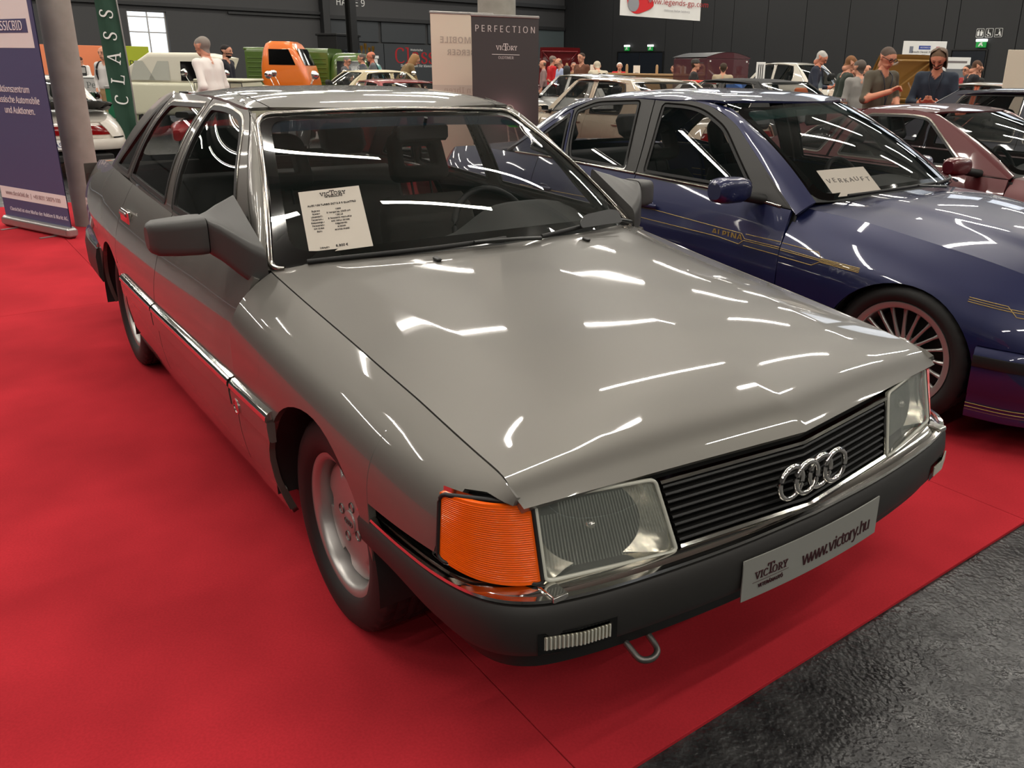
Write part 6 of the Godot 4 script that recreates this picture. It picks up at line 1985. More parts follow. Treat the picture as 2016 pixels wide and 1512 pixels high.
	t = thing("display_screen", "pale beige folding screen standing at the right edge", "screen", Vector3(11.25, 0, -3.72), atan2(-xr.z, xr.x))
	part("screen_panel", bx(-0.62, -0.005, 0.05, 1.87, -0.012, 0.012, 0.004), mats.beige_cloth, t)
	part("screen_panel", bx(0.005, 0.65, 0.05, 1.87, -0.012, 0.012, 0.004), mats.beige_cloth, t)
	for s in [-0.6, 0.0, 0.63]: part("screen_foot", bx(s - 0.02, s + 0.02, 0, 0.06, -0.2, 0.2), mats.alloy, t)
	t = thing("photo_stand", "upright stand with a blue picture beside the maroon trailer", "poster", Vector3(17.1, 0, -14.6), atan2(-xr.z, xr.x))
	part("board", bx(-0.16, 0.16, 0.3, 1.88, -0.01, 0.01, 0.003), mats.satin_black, t)
	part("picture", bx(-0.14, 0.14, 0.5, 1.74, 0.01, 0.012), print_tex("blue_print", 40, 96, func(u, v): return Color(0.25, 0.42, 0.66).lerp(Color(0.72, 0.80, 0.88), clampf(0.5 + 0.5 * sin(u * 9.0 + sin(v * 7.0) * 2.0), 0, 1))), t)
	part("foot", bx(-0.2, 0.2, 0.0, 0.3, -0.06, 0.06, 0.02), mats.satin_black, t)
	t = thing("striped_board", "white leaning board with dark upright stripes near the apron man", "board", Vector3(14.0, 0, -11.3), atan2(-xr.z, xr.x))
	part("board", bx(-0.10, 0.10, 0.0, 1.73, -0.012, 0.012, 0.003), mats.white_print, t)
	for x in [-0.045, 0.0, 0.045]: part("stripe", bx(x - 0.010, x + 0.010, 0.4, 1.68, 0.012, 0.015), mats.satin_black, t)
	# green flag on its pole
	t = thing("beach_flag", "tall dark green beach flag with white lettering behind the white sports car", "flag", Vector3(1.0, 0, -12.6), -0.35)
	var fl := MB.new()
	rows = []
	for a in 15:
		var v := a / 14.0
		var r := PackedVector3Array()
		var lean := -0.08 * v
		var wd := 0.12 + 0.03 * sin(PI * v)
		for b in 7: r.append(Vector3(0.10 + lean + wd * 2.0 * (b / 6.0 - 0.5), 0.25 + 2.9 * v, 0.03 * sin(b * 1.2 + a * 0.5)))
		rows.append(r)
	fl.grid(rows, Vector3.BACK)
	part("cloth", fl, colm(Color(0.13, 0.26, 0.20), 0.8), t)
	var pole := PackedVector3Array()
	for a in 15:
		var v := a / 14.0
		pole.append(Vector3(0.23 - 0.08 * v + 0.03 * sin(PI * v), 0.05 + 3.1 * v, 0))
	var pm_ := MB.new()
	pm_.tube(pole, 0.012, 6)
	part("pole", pm_, mats.alloy, t)
	for k in 7:
		var y := 0.95 + 0.30 * k
		var v := (y - 0.25) / 2.9
		letters("lettering", "CLASSIC"[k], 0.24, mats.white_print, t, Vector3(0.10 - 0.08 * v, y, 0.04), Vector3(0.15, 1, 0), Vector3(-1, 0.15, 0), "Droid Serif", false, true)
	part("flag_base", bx(0.1, 0.4, 0.0, 0.05, -0.2, 0.2, 0.02), mats.alloy, t)
	var gb := thing("green_cloth_stand", "green cloth hung on a grey rail behind the white sports car", "cloth stand", Vector3(1.23, 0, -13.75), -0.3)
	part("cloth", bx(-0.17, 0.17, 0.62, 1.08, -0.02, 0.02, 0.01), colm(Color(0.05, 0.38, 0.25), 0.8), gb)
	part("rail", bx(-0.18, 0.18, 1.08, 1.13, -0.03, 0.03, 0.01), mats.alloy, gb)
	for s in [-0.15, 0.15]: part("leg", bx(s - 0.012, s + 0.012, 0.0, 1.08, -0.045, -0.022), mats.alloy, gb)

func hall_things() -> void:
	for e in [["slim round grey concrete column at the left edge beside the purple banner", Vector3(-0.33, 0, -7.28), 0.135], ["thick round pale concrete column behind the PERFECTION banner", Vector3(6.30, 0, -10.30), 0.305]]:
		var t := thing("column", e[0], "column", e[1])
		var m := MB.new()
		m.lathe(PackedVector2Array([Vector2(e[2], 0.0), Vector2(e[2], 10.0)]), 40)
		part("shaft", m, mats.concrete, t)
	var t := thing("steel_post", "dark steel post in front of the hall number on the back wall", "post", Vector3(11.66, 0, -28.23), 0.3)
	part("web", bx(-0.03, 0.03, 0, 10, -0.13, 0.13), mats.satin_black, t)
	for s in [-1.0, 1.0]: part("flange", bx(-0.135, 0.135, 0, 10, s * 0.13 - 0.012, s * 0.13 + 0.012), mats.satin_black, t)
	# coffee bar far left
	t = thing("bar_backdrop", "orange partition wall behind the coffee bar", "partition", Vector3(3.1, 0, -29.9), -0.1)
	part("panel", bx(-1.6, 0.85, 0, 1.95, -0.04, 0.04, 0.01), colm(Color(0.90, 0.52, 0.36), 0.8), t)
	t = thing("menu_board", "lime green panel reading BIO behind the man in the white shirt", "board", Vector3(4.05, 0, -28.9), -0.15)
	part("panel", bx(-0.30, 0.95, 0, 1.95, -0.03, 0.03, 0.01), colm(Color(0.62, 0.66, 0.16), 0.8), t)
	for k in 3: words(t, ["BIO", "KIFFER", "LADEN"][k], 0.26, Color(0.15, 0.18, 0.05), 0.10, 1.66 - 0.24 * k, 0.034, "Droid Sans")
	t = thing("bar_counter", "grey coffee bar counter with a sketched cup and handwriting", "counter", Vector3(2.75, 0, -27.2), -0.1)
	part("front", bx(-1.0, 0.75, 0, 1.02, -0.3, 0.3, 0.02), colm(Color(0.66, 0.65, 0.64), 0.7), t)
	part("worktop", bx(-1.03, 0.78, 1.02, 1.07, -0.33, 0.33, 0.01), mats.white_print, t)
	letters("handwriting", "Perto", 0.22, colm(Color(0.3, 0.32, 0.31)), t, Vector3(0.35, 0.82, 0.302), Vector3.RIGHT, Vector3.UP, "Droid Serif", false, true)
	for e in [["coffee_machine", "small dark coffee machine on the bar counter", 0.02, 0.26, 0.28], ["menu_card", "white menu card standing on the bar counter", 0.58, 0.12, 0.34], ["cup_stack", "stack of white cups on the left end of the bar counter", -0.30, 0.14, 0.30]]:
		var o := thing(e[0], e[1], e[0].get_slice("_", 1), Vector3(2.75 + e[2], 1.071, -27.2 - e[2] * -0.1), -0.1)
		if e[0] == "cup_stack":
			for k in 5:
				var c := MB.new()
				c.lathe(PackedVector2Array([Vector2(0.03, 0.0), Vector2(0.045, 0.07), Vector2(0.042, 0.07), Vector2(0.028, 0.006), Vector2(0, 0.006)]), 14, Transform3D(Basis(), Vector3(0, 0.05 * k, 0)))
				part("cup", c, mats.white_print, o)
		else:
			part("body", bx(-e[3] / 2, e[3] / 2, 0, e[4], -0.06, 0.06, 0.02), mats.satin_black if e[0] == "coffee_machine" else mats.paper, o)
			part("front_plate", bx(-e[3] * 0.4, e[3] * 0.4, e[4] * 0.3, e[4] * 0.85, 0.06, 0.064, 0.002), mats.alloy if e[0] == "coffee_machine" else mats.ink_light, o)
	t = thing("black_counter", "black draped counter in front of the bright gate", "counter", Vector3(6.1, 0, -36.3), 0.0)
	part("front", bx(-0.95, 0.35, 0, 0.86, -0.3, 0.3, 0.01), mats.satin_black, t)
	part("worktop", bx(-0.98, 0.38, 0.86, 0.90, -0.33, 0.33, 0.008), mats.satin_black, t)
	for k in 4: part("rail", bx(-0.6 + 0.25 * k, -0.585 + 0.25 * k, 0.90, 1.45, -0.01, 0.01), mats.dark_metal, t)
	part("rail_top", bx(-0.6, 0.17, 1.44, 1.46, -0.01, 0.01), mats.dark_metal, t)
	# stand with cups and the dark cabin near the steel post
	t = thing("dark_cabin", "black exhibition cabin in front of the grey sliding doors", "cabin", Vector3(13.4, 0, -33.6), 0.5)
	part("front", bx(-0.75, 0.75, 0, 2.62, -0.5, 0.5, 0.02), mats.satin_black, t)
	part("cornice", bx(-0.80, 0.80, 2.62, 2.72, -0.55, 0.55, 0.02), mats.satin_black, t)
	part("door_leaf", bx(-0.35, 0.45, 0.05, 2.1, 0.5, 0.52, 0.01), mats.door_blue, t)
	t = thing("white_plinth", "white plinth carrying trophies beside the dark cabin", "plinth", Vector3(12.45, 0, -29.0), 0.4)
	part("body", bx(-0.42, 0.42, 0, 1.75, -0.25, 0.25, 0.02), mats.white_print, t)
	part("top", bx(-0.45, 0.45, 1.75, 1.85, -0.28, 0.28, 0.01), mats.white_print, t)
	for k in 5:
		var tr := thing("trophy", ["blue bottle at the left end of the white plinth", "gold trophy next to the blue bottle on the plinth", "tall gold trophy in the middle of the plinth", "short gold trophy right of the tallest on the plinth", "dark gold trophy at the right end of the plinth"][k], "bottle" if k == 0 else "trophy", Vector3(12.45 - 0.27 + 0.13 * k, 1.851, -29.0 + 0.05 * k), 0.0, "things on the white plinth")
		var c := MB.new()
		var hh: float = [0.26, 0.34, 0.42, 0.28, 0.33][k]
		c.lathe(PackedVector2Array([Vector2(0.05, 0), Vector2(0.045, 0.03), Vector2(0.015, 0.05), Vector2(0.015, hh * 0.4), Vector2(0.05, hh * 0.6), Vector2(0.055, hh), Vector2(0.0, hh)]) if k else PackedVector2Array([Vector2(0.045, 0), Vector2(0.045, 0.18), Vector2(0.016, 0.22), Vector2(0.016, 0.26), Vector2(0, 0.26)]), 14)
		part("cup_body", c, colm(Color(0.15, 0.35, 0.65), 0.3) if k == 0 else colm(Color(0.55, 0.42, 0.18), 0.35, 0.8), tr)
		part("foot_plate", bx(-0.045, 0.045, -0.0005, 0.008, -0.045, 0.045), mats.satin_black, tr)
	# long table with wooden posts on the right
	t = thing("long_table", "long pale wooden counter with short posts in front of the double door", "table", Vector3(15.9, 0, -18.1), -0.66)
	part("table_top", bx(-2.0, 2.0, 1.36, 1.42, -0.25, 0.25, 0.01), mats.wood, t)
	part("front_board", bx(-1.95, 1.95, 0.0, 1.36, 0.15, 0.19, 0.01), mats.wood, t)
	for k in 5:
		var c := MB.new()
		c.lathe(PackedVector2Array([Vector2(0.04, 1.42), Vector2(0.04, 1.62), Vector2(0.03, 1.66), Vector2(0.0, 1.68)]), 12, Transform3D(Basis(), Vector3(-1.8 + 0.9 * k, 0, 0.1)))
		part("post", c, mats.wood, t)
	for k in 3:
		var o := thing("display_card", ["white card standing at the left on the long counter", "white card in the middle of the long counter", "red box standing at the right on the long counter"][k], "card" if k < 2 else "box", Vector3(15.9, 1.4205, -18.1) + Vector3(0.79, 0, 0.61) * (-1.0 + 1.3 * k), -0.66)
		part("card", bx(-0.10, 0.10, 0, 0.22, -0.02, 0.02, 0.004), colm(Color(0.70, 0.15, 0.16)) if k == 2 else mats.paper, o)
		part("stand", bx(-0.05, 0.05, 0, 0.012, -0.06, 0.06), mats.satin_black, o)
	# sales table by the man in the apron
	t = thing("market_table", "table of small wares in front of the man in the apron", "table", Vector3(11.55, 0, -7.8), -0.7)
	part("table_top", bx(-0.5, 0.5, 1.08, 1.12, -0.25, 0.25, 0.008), mats.wood, t)
	for s in [[-0.45, -0.2], [0.45, -0.2], [-0.45, 0.2], [0.45, 0.2]]: part("leg", bx(s[0] - 0.02, s[0] + 0.02, 0, 1.08, s[1] - 0.02, s[1] + 0.02), mats.alloy, t)
	for k in 3:
		var o := thing("ware", ["orange toy on the wares table", "glass bottle standing on the wares table", "stack of papers on the wares table"][k], ["toy", "bottle", "papers"][k], Vector3(11.55, 1.1205, -7.8) + Vector3(0.76, 0, 0.64) * (-0.33 + 0.33 * k), -0.7)
		if k == 1:
			var c := MB.new()
			c.lathe(PackedVector2Array([Vector2(0.04, 0), Vector2(0.04, 0.2), Vector2(0.014, 0.26), Vector2(0.014, 0.34), Vector2(0, 0.34)]), 12)
			part("glass_body", c, colm(Color(0.25, 0.3, 0.33), 0.2), o)
			part("label_band", bx(-0.028, 0.028, 0.05, 0.14, 0.03, 0.042, 0.005), mats.paper, o)
		elif k == 0:
			part("toy_body", bx(-0.12, 0.12, 0.03, 0.14, -0.05, 0.05, 0.03), colm(Color(0.85, 0.40, 0.08)), o)
			part("toy_base", bx(-0.13, 0.13, 0.0, 0.03, -0.06, 0.06, 0.01), mats.satin_black, o)
		else:
			for j in 4: part("sheet", bx(-0.13, 0.13, 0.03 * j, 0.03 * j + 0.028, -0.09, 0.09, 0.004), mats.paper, o)

func plain_curves(paint_: Material) -> Dictionary:
	var W := [[-3.65, 0.70], [-3.5, 0.76], [-3.1, 0.82], [-2.6, 0.85], [-0.6, 0.86], [0.2, 0.855], [0.55, 0.82], [0.75, 0.76], [0.80, 0.70]]
	var bp := [Vector2(-0.09, 0.36), Vector2(0.0, 0.36), Vector2(0.014, 0.38), Vector2(0.016, 0.46), Vector2(0.0, 0.50), Vector2(-0.09, 0.50)]
	return {"paint": paint_, "glass": mats.glass_blue_car, "trim": mats.trim, "fine": 0,
		"F": {"W": W, "T": [[-0.62, 0.90], [0.0, 0.87], [0.5, 0.82], [0.80, 0.76]], "TX": [[-0.62, 0.13], [0.8, 0.10]], "D": 0.20, "K": 2.8, "ty": 0.45, "yb": 0.18, "tuck": 0.05, "tumble": 0.4, "bow": 0.0},
		"D": {"W": W, "T": [[-3.65, 0.88], [-3.4, 0.925], [-2.6, 0.945], [-1.5, 0.93], [-0.62, 0.90]], "TX": [[-3.65, 0.12], [-2.6, 0.10], [-0.6, 0.09]], "D": 0.28, "K": 2.0, "ty": 0.45, "yb": 0.18, "tuck": 0.05, "tumble": 0.30, "bow": 0.20},
		"arch_f": [0.0, 0.31, 0.345], "arch_r": [-2.70, 0.31, 0.345], "cowl": -0.60, "nose": 0.79, "tail": -3.64, "rear_low": 0.50, "sill": 0.2, "door_low": 0.27,
		"fender_front": [[0.347, 0.50], [0.79, 0.50]],
		"doors": [-1.60, -2.42], "handles": [-1.46, -2.28], "handle_y": 0.83,
		"windows": [[0, [[-0.80, 0.945, 0.03], [-1.55, 0.955, 0.02], [-1.55, 1.36, 0.03], [-1.22, 1.358, 0.05]], [[-0.62, 0.90, 0.0], [-1.597, 0.932, 0.0], [-1.597, 1.39, 0.02], [-1.19, 1.388, 0.06]]],
			[1, [[-1.65, 0.957, 0.02], [-2.25, 0.965, 0.02], [-2.30, 1.15, 0.1], [-2.20, 1.352, 0.06], [-1.65, 1.36, 0.02]], [[-1.603, 0.934, 0.0], [-2.42, 0.944, 0.0], [-2.78, 0.945, 0.02], [-2.45, 1.25, 0.15], [-2.26, 1.388, 0.05], [-1.603, 1.392, 0.0]]]],
		"ws": {"cb": Vector3(0, 0.93, -0.42), "eb": Vector3(0.70, 0.91, -0.60), "ct": Vector3(0, 1.385, -1.03), "et": Vector3(0.58, 1.36, -1.15), "bow": 0.02},
		"pillar_a": [[0.90, -0.60], [1.15, -0.93], [1.36, -1.17], [1.388, -1.30]],
		"roof": {"zf": -1.19, "zr0": -2.32, "zr1": -2.28, "x": [[-2.35, 0.60], [-1.7, 0.63], [-1.1, 0.60]], "y": [[-2.35, 1.375], [-1.9, 1.418], [-1.5, 1.422], [-1.03, 1.385]], "drop": [[-2.3, 0.03], [-1.2, 0.02]]},
		"rw": {"cb": Vector3(0, 0.96, -2.98), "eb": Vector3(0.64, 0.95, -2.84), "ct": Vector3(0, 1.375, -2.34), "et": Vector3(0.55, 1.36, -2.30)},
		"pillar_c": [[0.945, -2.80], [1.25, -2.46], [1.388, -2.26]],
		"bonnet": {"rear": [[0.0, -0.44], [1.0, -0.60]], "front": 0.84, "sweep": 0.05, "crown": [[0.0, 0.03], [1.0, 0.015]], "step": 0.01, "ck": 0.5, "roll": 0.02},
		"bumper_f": {"path": [Vector3(0, 0, 0.92), Vector3(0.5, 0, 0.90), Vector3(0.75, 0, 0.82), Vector3(0.84, 0, 0.62), Vector3(0.86, 0, 0.38)], "prof": bp, "mat": mats.chrome},
		"bumper_r": {"path": [Vector3(0, 0, -3.76), Vector3(0.5, 0, -3.74), Vector3(0.74, 0, -3.64), Vector3(0.83, 0, -3.4), Vector3(0.86, 0, -3.1)], "prof": bp, "mat": mats.chrome},
		"front": {"w": 0.72, "y0": 0.52, "y1": 0.74, "z": 0.84, "sweep": 0.06, "lamp": 0.5},
		"wheel": {"kind": "disc", "R": 0.315, "rim": 0.195, "w": 0.19},
		"mirrors": [Vector3(0.95, 0.99, -0.82), 0.05, 0.05], "sail": [Vector2(-0.66, 0.905), Vector2(-0.80, 0.925), Vector2(-0.82, 0.98), Vector2(-0.78, 0.98)],
		"cabin": {"seat_mat": mats.dark_cloth, "seat_z": -1.40, "cabin_z": [-2.6, -0.5], "dash_z": -0.75, "dash_y": 0.88, "hump": 0.05, "mirror_at": Vector3(0.0, 1.29, -1.02)}}
var plain_proto: Node3D
func plain_saloon(label: String, at: Vector3, turn: float, paint_: Material, roof_: Material = null, stretch := Vector3.ONE) -> Node3D:
	var base: Material = mats.proto_paint
	if plain_proto == null:
		plain_proto = Node3D.new()
		coach(plain_proto, plain_curves(base))
	var t: Node3D = plain_proto.duplicate()
	t.name = numbered("saloon_car")
	add_child(t)
	tag(t, label, "car")
	t.position = at
	t.rotation.y = turn
	t.scale = stretch
	var todo := [t]
	while todo.size():
		var o: Node = todo.pop_back()
		todo.append_array(o.get_children())
		if o is MeshInstance3D and o.material_override == base: o.material_override = roof_ if roof_ and (o.name in [&"roof", &"rear_quarter_top", &"rear_quarter_top2"]) else paint_
	return t
func lid(t: Node3D, called: String, at: Vector3, tilt: float, w: float, l: float, mt: Material) -> void:
	# a raised bonnet or boot lid with its ribs
	var xf := Transform3D(Basis(Vector3.RIGHT, tilt), at)
	var m := MB.new()
	var rows := []
	for a in 7:
		var r := PackedVector3Array()
		for b in 9:
			var u := b / 4.0 - 1.0
			var v := a / 6.0
			r.append(xf * Vector3(u * w / 2 * (1.0 - 0.12 * v), 0.03 * (1.0 - u * u) + 0.05 * sin(PI * v), l * v))
		rows.append(r)
	m.grid(rows, xf.basis * Vector3.UP)
	var p := part(called, m, mt, t)
	for e in [[-0.42, 0.1, 0.42, 0.1], [-0.40, 0.9, 0.40, 0.9], [-0.42, 0.1, -0.40, 0.9], [0.42, 0.1, 0.40, 0.9], [-0.40, 0.9, 0.0, 0.3], [0.40, 0.9, 0.0, 0.3]]:
		var q := MB.new()
		q.tube(PackedVector3Array([xf * Vector3(e[0] * w, -0.005, e[1] * l), xf * Vector3(e[2] * w, -0.005, e[3] * l)]), 0.025, 6)
		part("lid_rib", q, mt, p)
func sports_car() -> void:
	# white rear-engined coupé seen from behind
	var t := thing("sports_coupe", "white rear-engined sports coupe with black whale tail behind the column", "car", Vector3(-0.10, 0, -14.35), PI + 0.05)
	var W := [[-3.12, 0.60], [-3.0, 0.74], [-2.7, 0.84], [-2.27, 0.875], [-1.8, 0.86], [-0.9, 0.82], [-0.4, 0.82], [0.0, 0.83], [0.4, 0.80], [0.7, 0.70]]
	var P := plain_curves(mats.porsche_white)
	P.trim = mats.black_gloss
	P.F = {"W": W, "T": [[-0.45, 0.88], [0.0, 0.80], [0.4, 0.73], [0.7, 0.62]], "TX": [[-0.45, 0.20], [0.7, 0.22]], "D": 0.30, "K": 2.2, "ty": 0.4, "yb": 0.16, "tuck": 0.06, "tumble": 0.4, "bow": 0.0}
	P.D = {"W": W, "T": [[-3.12, 0.70], [-2.9, 0.78], [-2.6, 0.84], [-2.2, 0.885], [-1.6, 0.90], [-0.45, 0.87]], "TX": [[-3.12, 0.16], [-2.6, 0.20], [-2.2, 0.20], [-1.6, 0.14], [-0.45, 0.12]], "D": 0.34, "K": 2.0, "ty": 0.4, "yb": 0.16, "tuck": 0.06, "tumble": 0.36, "bow": 0.30}
	P.merge({"arch_f": [0.0, 0.30, 0.34], "arch_r": [-2.27, 0.31, 0.345], "cowl": -0.43, "nose": 0.68, "tail": -3.10, "rear_low": 0.52, "fender_front": [[0.342, 0.46], [0.68, 0.46]], "doors": [-1.45], "handles": [-1.30], "handle_y": 0.80}, true)
	P.windows = [[0, [[-0.62, 0.905, 0.02], [-1.40, 0.925, 0.02], [-1.42, 1.23, 0.04], [-1.05, 1.225, 0.05]], [[-0.45, 0.87, 0.0], [-1.447, 0.90, 0.0], [-1.447, 1.26, 0.02], [-1.0, 1.25, 0.06]]], [-1, [[-1.50, 0.925, 0.02], [-2.15, 0.92, 0.05], [-1.85, 1.10, 0.08], [-1.50, 1.225, 0.03]], [[-1.453, 0.90, 0.0], [-2.45, 0.87, 0.02], [-2.1, 1.05, 0.1], [-1.75, 1.22, 0.1], [-1.453, 1.262, 0.02]]]]
	P.ws = {"cb": Vector3(0, 0.91, -0.28), "eb": Vector3(0.62, 0.88, -0.44), "ct": Vector3(0, 1.25, -0.88), "et": Vector3(0.50, 1.22, -0.97), "bow": 0.02}
	P.pillar_a = [[0.87, -0.44], [1.05, -0.74], [1.22, -0.98], [1.255, -1.12]]
	P.roof = {"zf": -1.0, "zr0": -1.78, "zr1": -1.70, "x": [[-1.8, 0.50], [-1.3, 0.545], [-0.95, 0.53]], "y": [[-1.8, 1.24], [-1.5, 1.29], [-1.2, 1.30], [-0.88, 1.25]], "drop": [[-1.8, 0.03], [-1.0, 0.02]]}
	P.rw = {"cb": Vector3(0, 0.93, -2.55), "eb": Vector3(0.56, 0.90, -2.42), "ct": Vector3(0, 1.24, -1.80), "et": Vector3(0.44, 1.215, -1.72)}
	P.pillar_c = [[0.87, -2.46], [1.05, -2.11], [1.22, -1.76], [1.26, -1.50]]
	P.bonnet = {"rear": [[0.0, -0.30], [1.0, -0.43]], "front": 0.85, "sweep": 0.16, "crown": [[0.0, 0.03], [1.0, 0.0]], "step": 0.0, "ck": 0.5, "roll": 0.05}
	P.bumper_f = {"path": [Vector3(0, 0, 0.90), Vector3(0.5, 0, 0.82), Vector3(0.72, 0, 0.62), Vector3(0.80, 0, 0.36)], "prof": P.bumper_f.prof}
	P.bumper_r = {"path": [Vector3(0, 0, -3.22), Vector3(0.5, 0, -3.18), Vector3(0.74, 0, -3.02), Vector3(0.84, 0, -2.64)], "prof": P.bumper_f.prof}
	P.front = {"w": 0.6, "y0": 0.5, "y1": 0.62, "z": 0.80, "sweep": 0.16, "lamp": 0.6}
	P.wheel = {"kind": "disc", "R": 0.31, "rim": 0.205, "w": 0.23}
	P.mirrors = [Vector3(0.92, 0.98, -0.66), 0.055, 0.06]
	P.mirror_mat = mats.black_gloss
	P.sail = [Vector2(-0.48, 0.875), Vector2(-0.62, 0.90), Vector2(-0.66, 0.95), Vector2(-0.62, 0.95)]
	P.cabin = {"seat_mat": mats.dark_leather, "seat_z": -1.1, "cabin_z": [-2.0, -0.3], "dash_z": -0.55, "dash_y": 0.85, "hump": 0.05, "mirror_at": Vector3(0.0, 1.17, -0.85)}
	P.lamp_in = 0.0
	coach(t, P)
	var sp_ := MB.new()
	var rows := []
	for q in [[-2.62, 0.93, 0.0], [-2.85, 0.935, 0.0], [-3.02, 0.955, 0.0], [-3.16, 1.0, 0.0], [-3.18, 0.985, 1.0], [-3.0, 0.90, 1.0], [-2.75, 0.87, 1.0]]:
		var r := PackedVector3Array()
		for b in 17:
			var u := b / 8.0 - 1.0
			r.append(Vector3(u * (0.60 + 0.06 * clampf((-q[0] - 2.6) / 0.5, 0, 1)), q[1] - 0.03 * pow(absf(u), 6.0), q[0] + 0.10 * u * u))
		rows.append(r)
	sp_.grid(rows, Vector3(0, 0.9, -2.9), true)
	part("whale_tail", sp_, mats.satin_black, t)
	var pl := MB.new()
	pl.rbox(Vector3(0, 0.44, -3.245), Vector3(0.27, 0.06, 0.004), 0.004)
	part("number_plate", pl, mats.white_print, t)
	letters("plate_letters", "CLASSIC BID", 0.085, colm(Color(0.18, 0.22, 0.45)), t, Vector3(0, 0.44, -3.25), Vector3(-1, 0, 0), Vector3.UP)
func scooter(label: String, at: Vector3, turn: float, c: Color, windshield := false) -> void:
	var t := thing("motor_scooter", label, "scooter", at, turn, "scooters in a row")
	var pm := colm(c, 0.35, 0.0, 1.0)
	for e in [["front_wheel", 0.62], ["rear_wheel", -0.62]]:
		var w := MB.new()
		w.tube(PackedVector3Array(range(24).map(func(k): return Vector3(0, 0.225 + 0.18 * sin(TAU * k / 24), e[1] + 0.18 * cos(TAU * k / 24)))), 0.045, 8, true, 1.0, Vector3.RIGHT)
		var wn := part(e[0], w, mats.rubber, t)
		var h := MB.new()
		h.lathe(PackedVector2Array([Vector2(0.14, -0.03), Vector2(0.14, 0.03), Vector2(0.05, 0.045), Vector2(0, 0.045)]), 20, Transform3D(axle_basis().basis, Vector3(0, 0.225, e[1])))
		part("wheel_disc", h, mats.alloy, wn)
	var sh := MB.new()
	var rows := []
	for a in 10:
		var v := a / 9.0
		var r := PackedVector3Array()
		var wd := lerpf(0.20, 0.24, sin(PI * v)) * (1.0 if v < 0.85 else 0.75)
		for b in 9:
			var u := b / 4.0 - 1.0
			r.append(Vector3(u * wd, 0.27 + 0.58 * v, 0.42 - 0.12 * v - 0.07 * u * u))
		rows.append(r)
	sh.grid(rows, Vector3.BACK)
	part("leg_shield", sh, pm, t)
	part("floorboard", bx(-0.18, 0.18, 0.24, 0.28, -0.15, 0.40, 0.015), pm, t)
	part("rear_body", loft([rrect(Vector3(0, 0.45, -0.10), Vector3(0.12, 0, 0), Vector3(0, 0.18, 0), 0.08), rrect(Vector3(0, 0.47, -0.4), Vector3(0.22, 0, 0), Vector3(0, 0.2, 0), 0.12), rrect(Vector3(0, 0.45, -0.75), Vector3(0.17, 0, 0), Vector3(0, 0.16, 0), 0.1), rrect(Vector3(0, 0.42, -0.9), Vector3(0.06, 0, 0), Vector3(0, 0.08, 0), 0.05)]), pm, t)
	part("saddle", loft([rrect(Vector3(0, 0.70, -0.08), Vector3(0.09, 0, 0), Vector3(0, 0.035, 0), 0.03), rrect(Vector3(0, 0.72, -0.35), Vector3(0.14, 0, 0), Vector3(0, 0.05, 0), 0.04), rrect(Vector3(0, 0.72, -0.68), Vector3(0.11, 0, 0), Vector3(0, 0.045, 0), 0.04)]), mats.satin_black, t)
	part("fork_cover", loft([rrect(Vector3(0, 0.36, 0.60), Vector3(0.07, 0, 0), Vector3(0, 0.02, 0.10), 0.05), rrect(Vector3(0, 0.62, 0.45), Vector3(0.06, 0, 0), Vector3(0, 0.02, 0.06), 0.05), rrect(Vector3(0, 0.92, 0.32), Vector3(0.06, 0, 0), Vector3(0, 0.02, 0.06), 0.05)]), pm, t)
	var hb := MB.new()
	hb.tube(smooth_path([Vector3(-0.33, 1.03, 0.14), Vector3(-0.15, 1.02, 0.26), Vector3(0, 1.0, 0.30), Vector3(0.15, 1.02, 0.26), Vector3(0.33, 1.03, 0.14)], 5), 0.028, 8)
	part("handlebar", hb, mats.chrome, t)
	var hl := MB.new()
	hl.ball(Vector3(0, 1.04, 0.34), Vector3(0.085, 0.075, 0.08), 14, 10)
	part("headlamp", hl, mats.lamp_white_glass, t)
	for s in [-1.0, 1.0]:
		var st := MB.new()
		st.tube(smooth_path([Vector3(0.24 * s, 1.04, 0.20), Vector3(0.28 * s, 1.16, 0.22), Vector3(0.34 * s, 1.30, 0.20)], 5), 0.006, 6)
		var sn := part("mirror_stalk", st, mats.chrome, t)
		var mr := MB.new()
		mr.ball(Vector3(0.36 * s, 1.34, 0.20), Vector3(0.062, 0.062, 0.03), 14, 8)
		part("mirror_head", mr, mats.chrome, sn)
		var gp := MB.new()
		gp.tube(PackedVector3Array([Vector3(0.30 * s, 1.03, 0.15), Vector3(0.42 * s, 1.03, 0.08)]), 0.022, 8)
		part("grip", gp, mats.satin_black, t)
	if windshield:
		var ws := sheet(func(u, v): return Vector3(u * 0.26 * (1.0 - 0.3 * v * v), 1.06 + 0.42 * v, 0.32 - 0.10 * v - 0.06 * u * u), -1, 1, 0, 1, 8, 6, Vector3.BACK)
		part("windshield", ws, mats.lamp_glass, t)
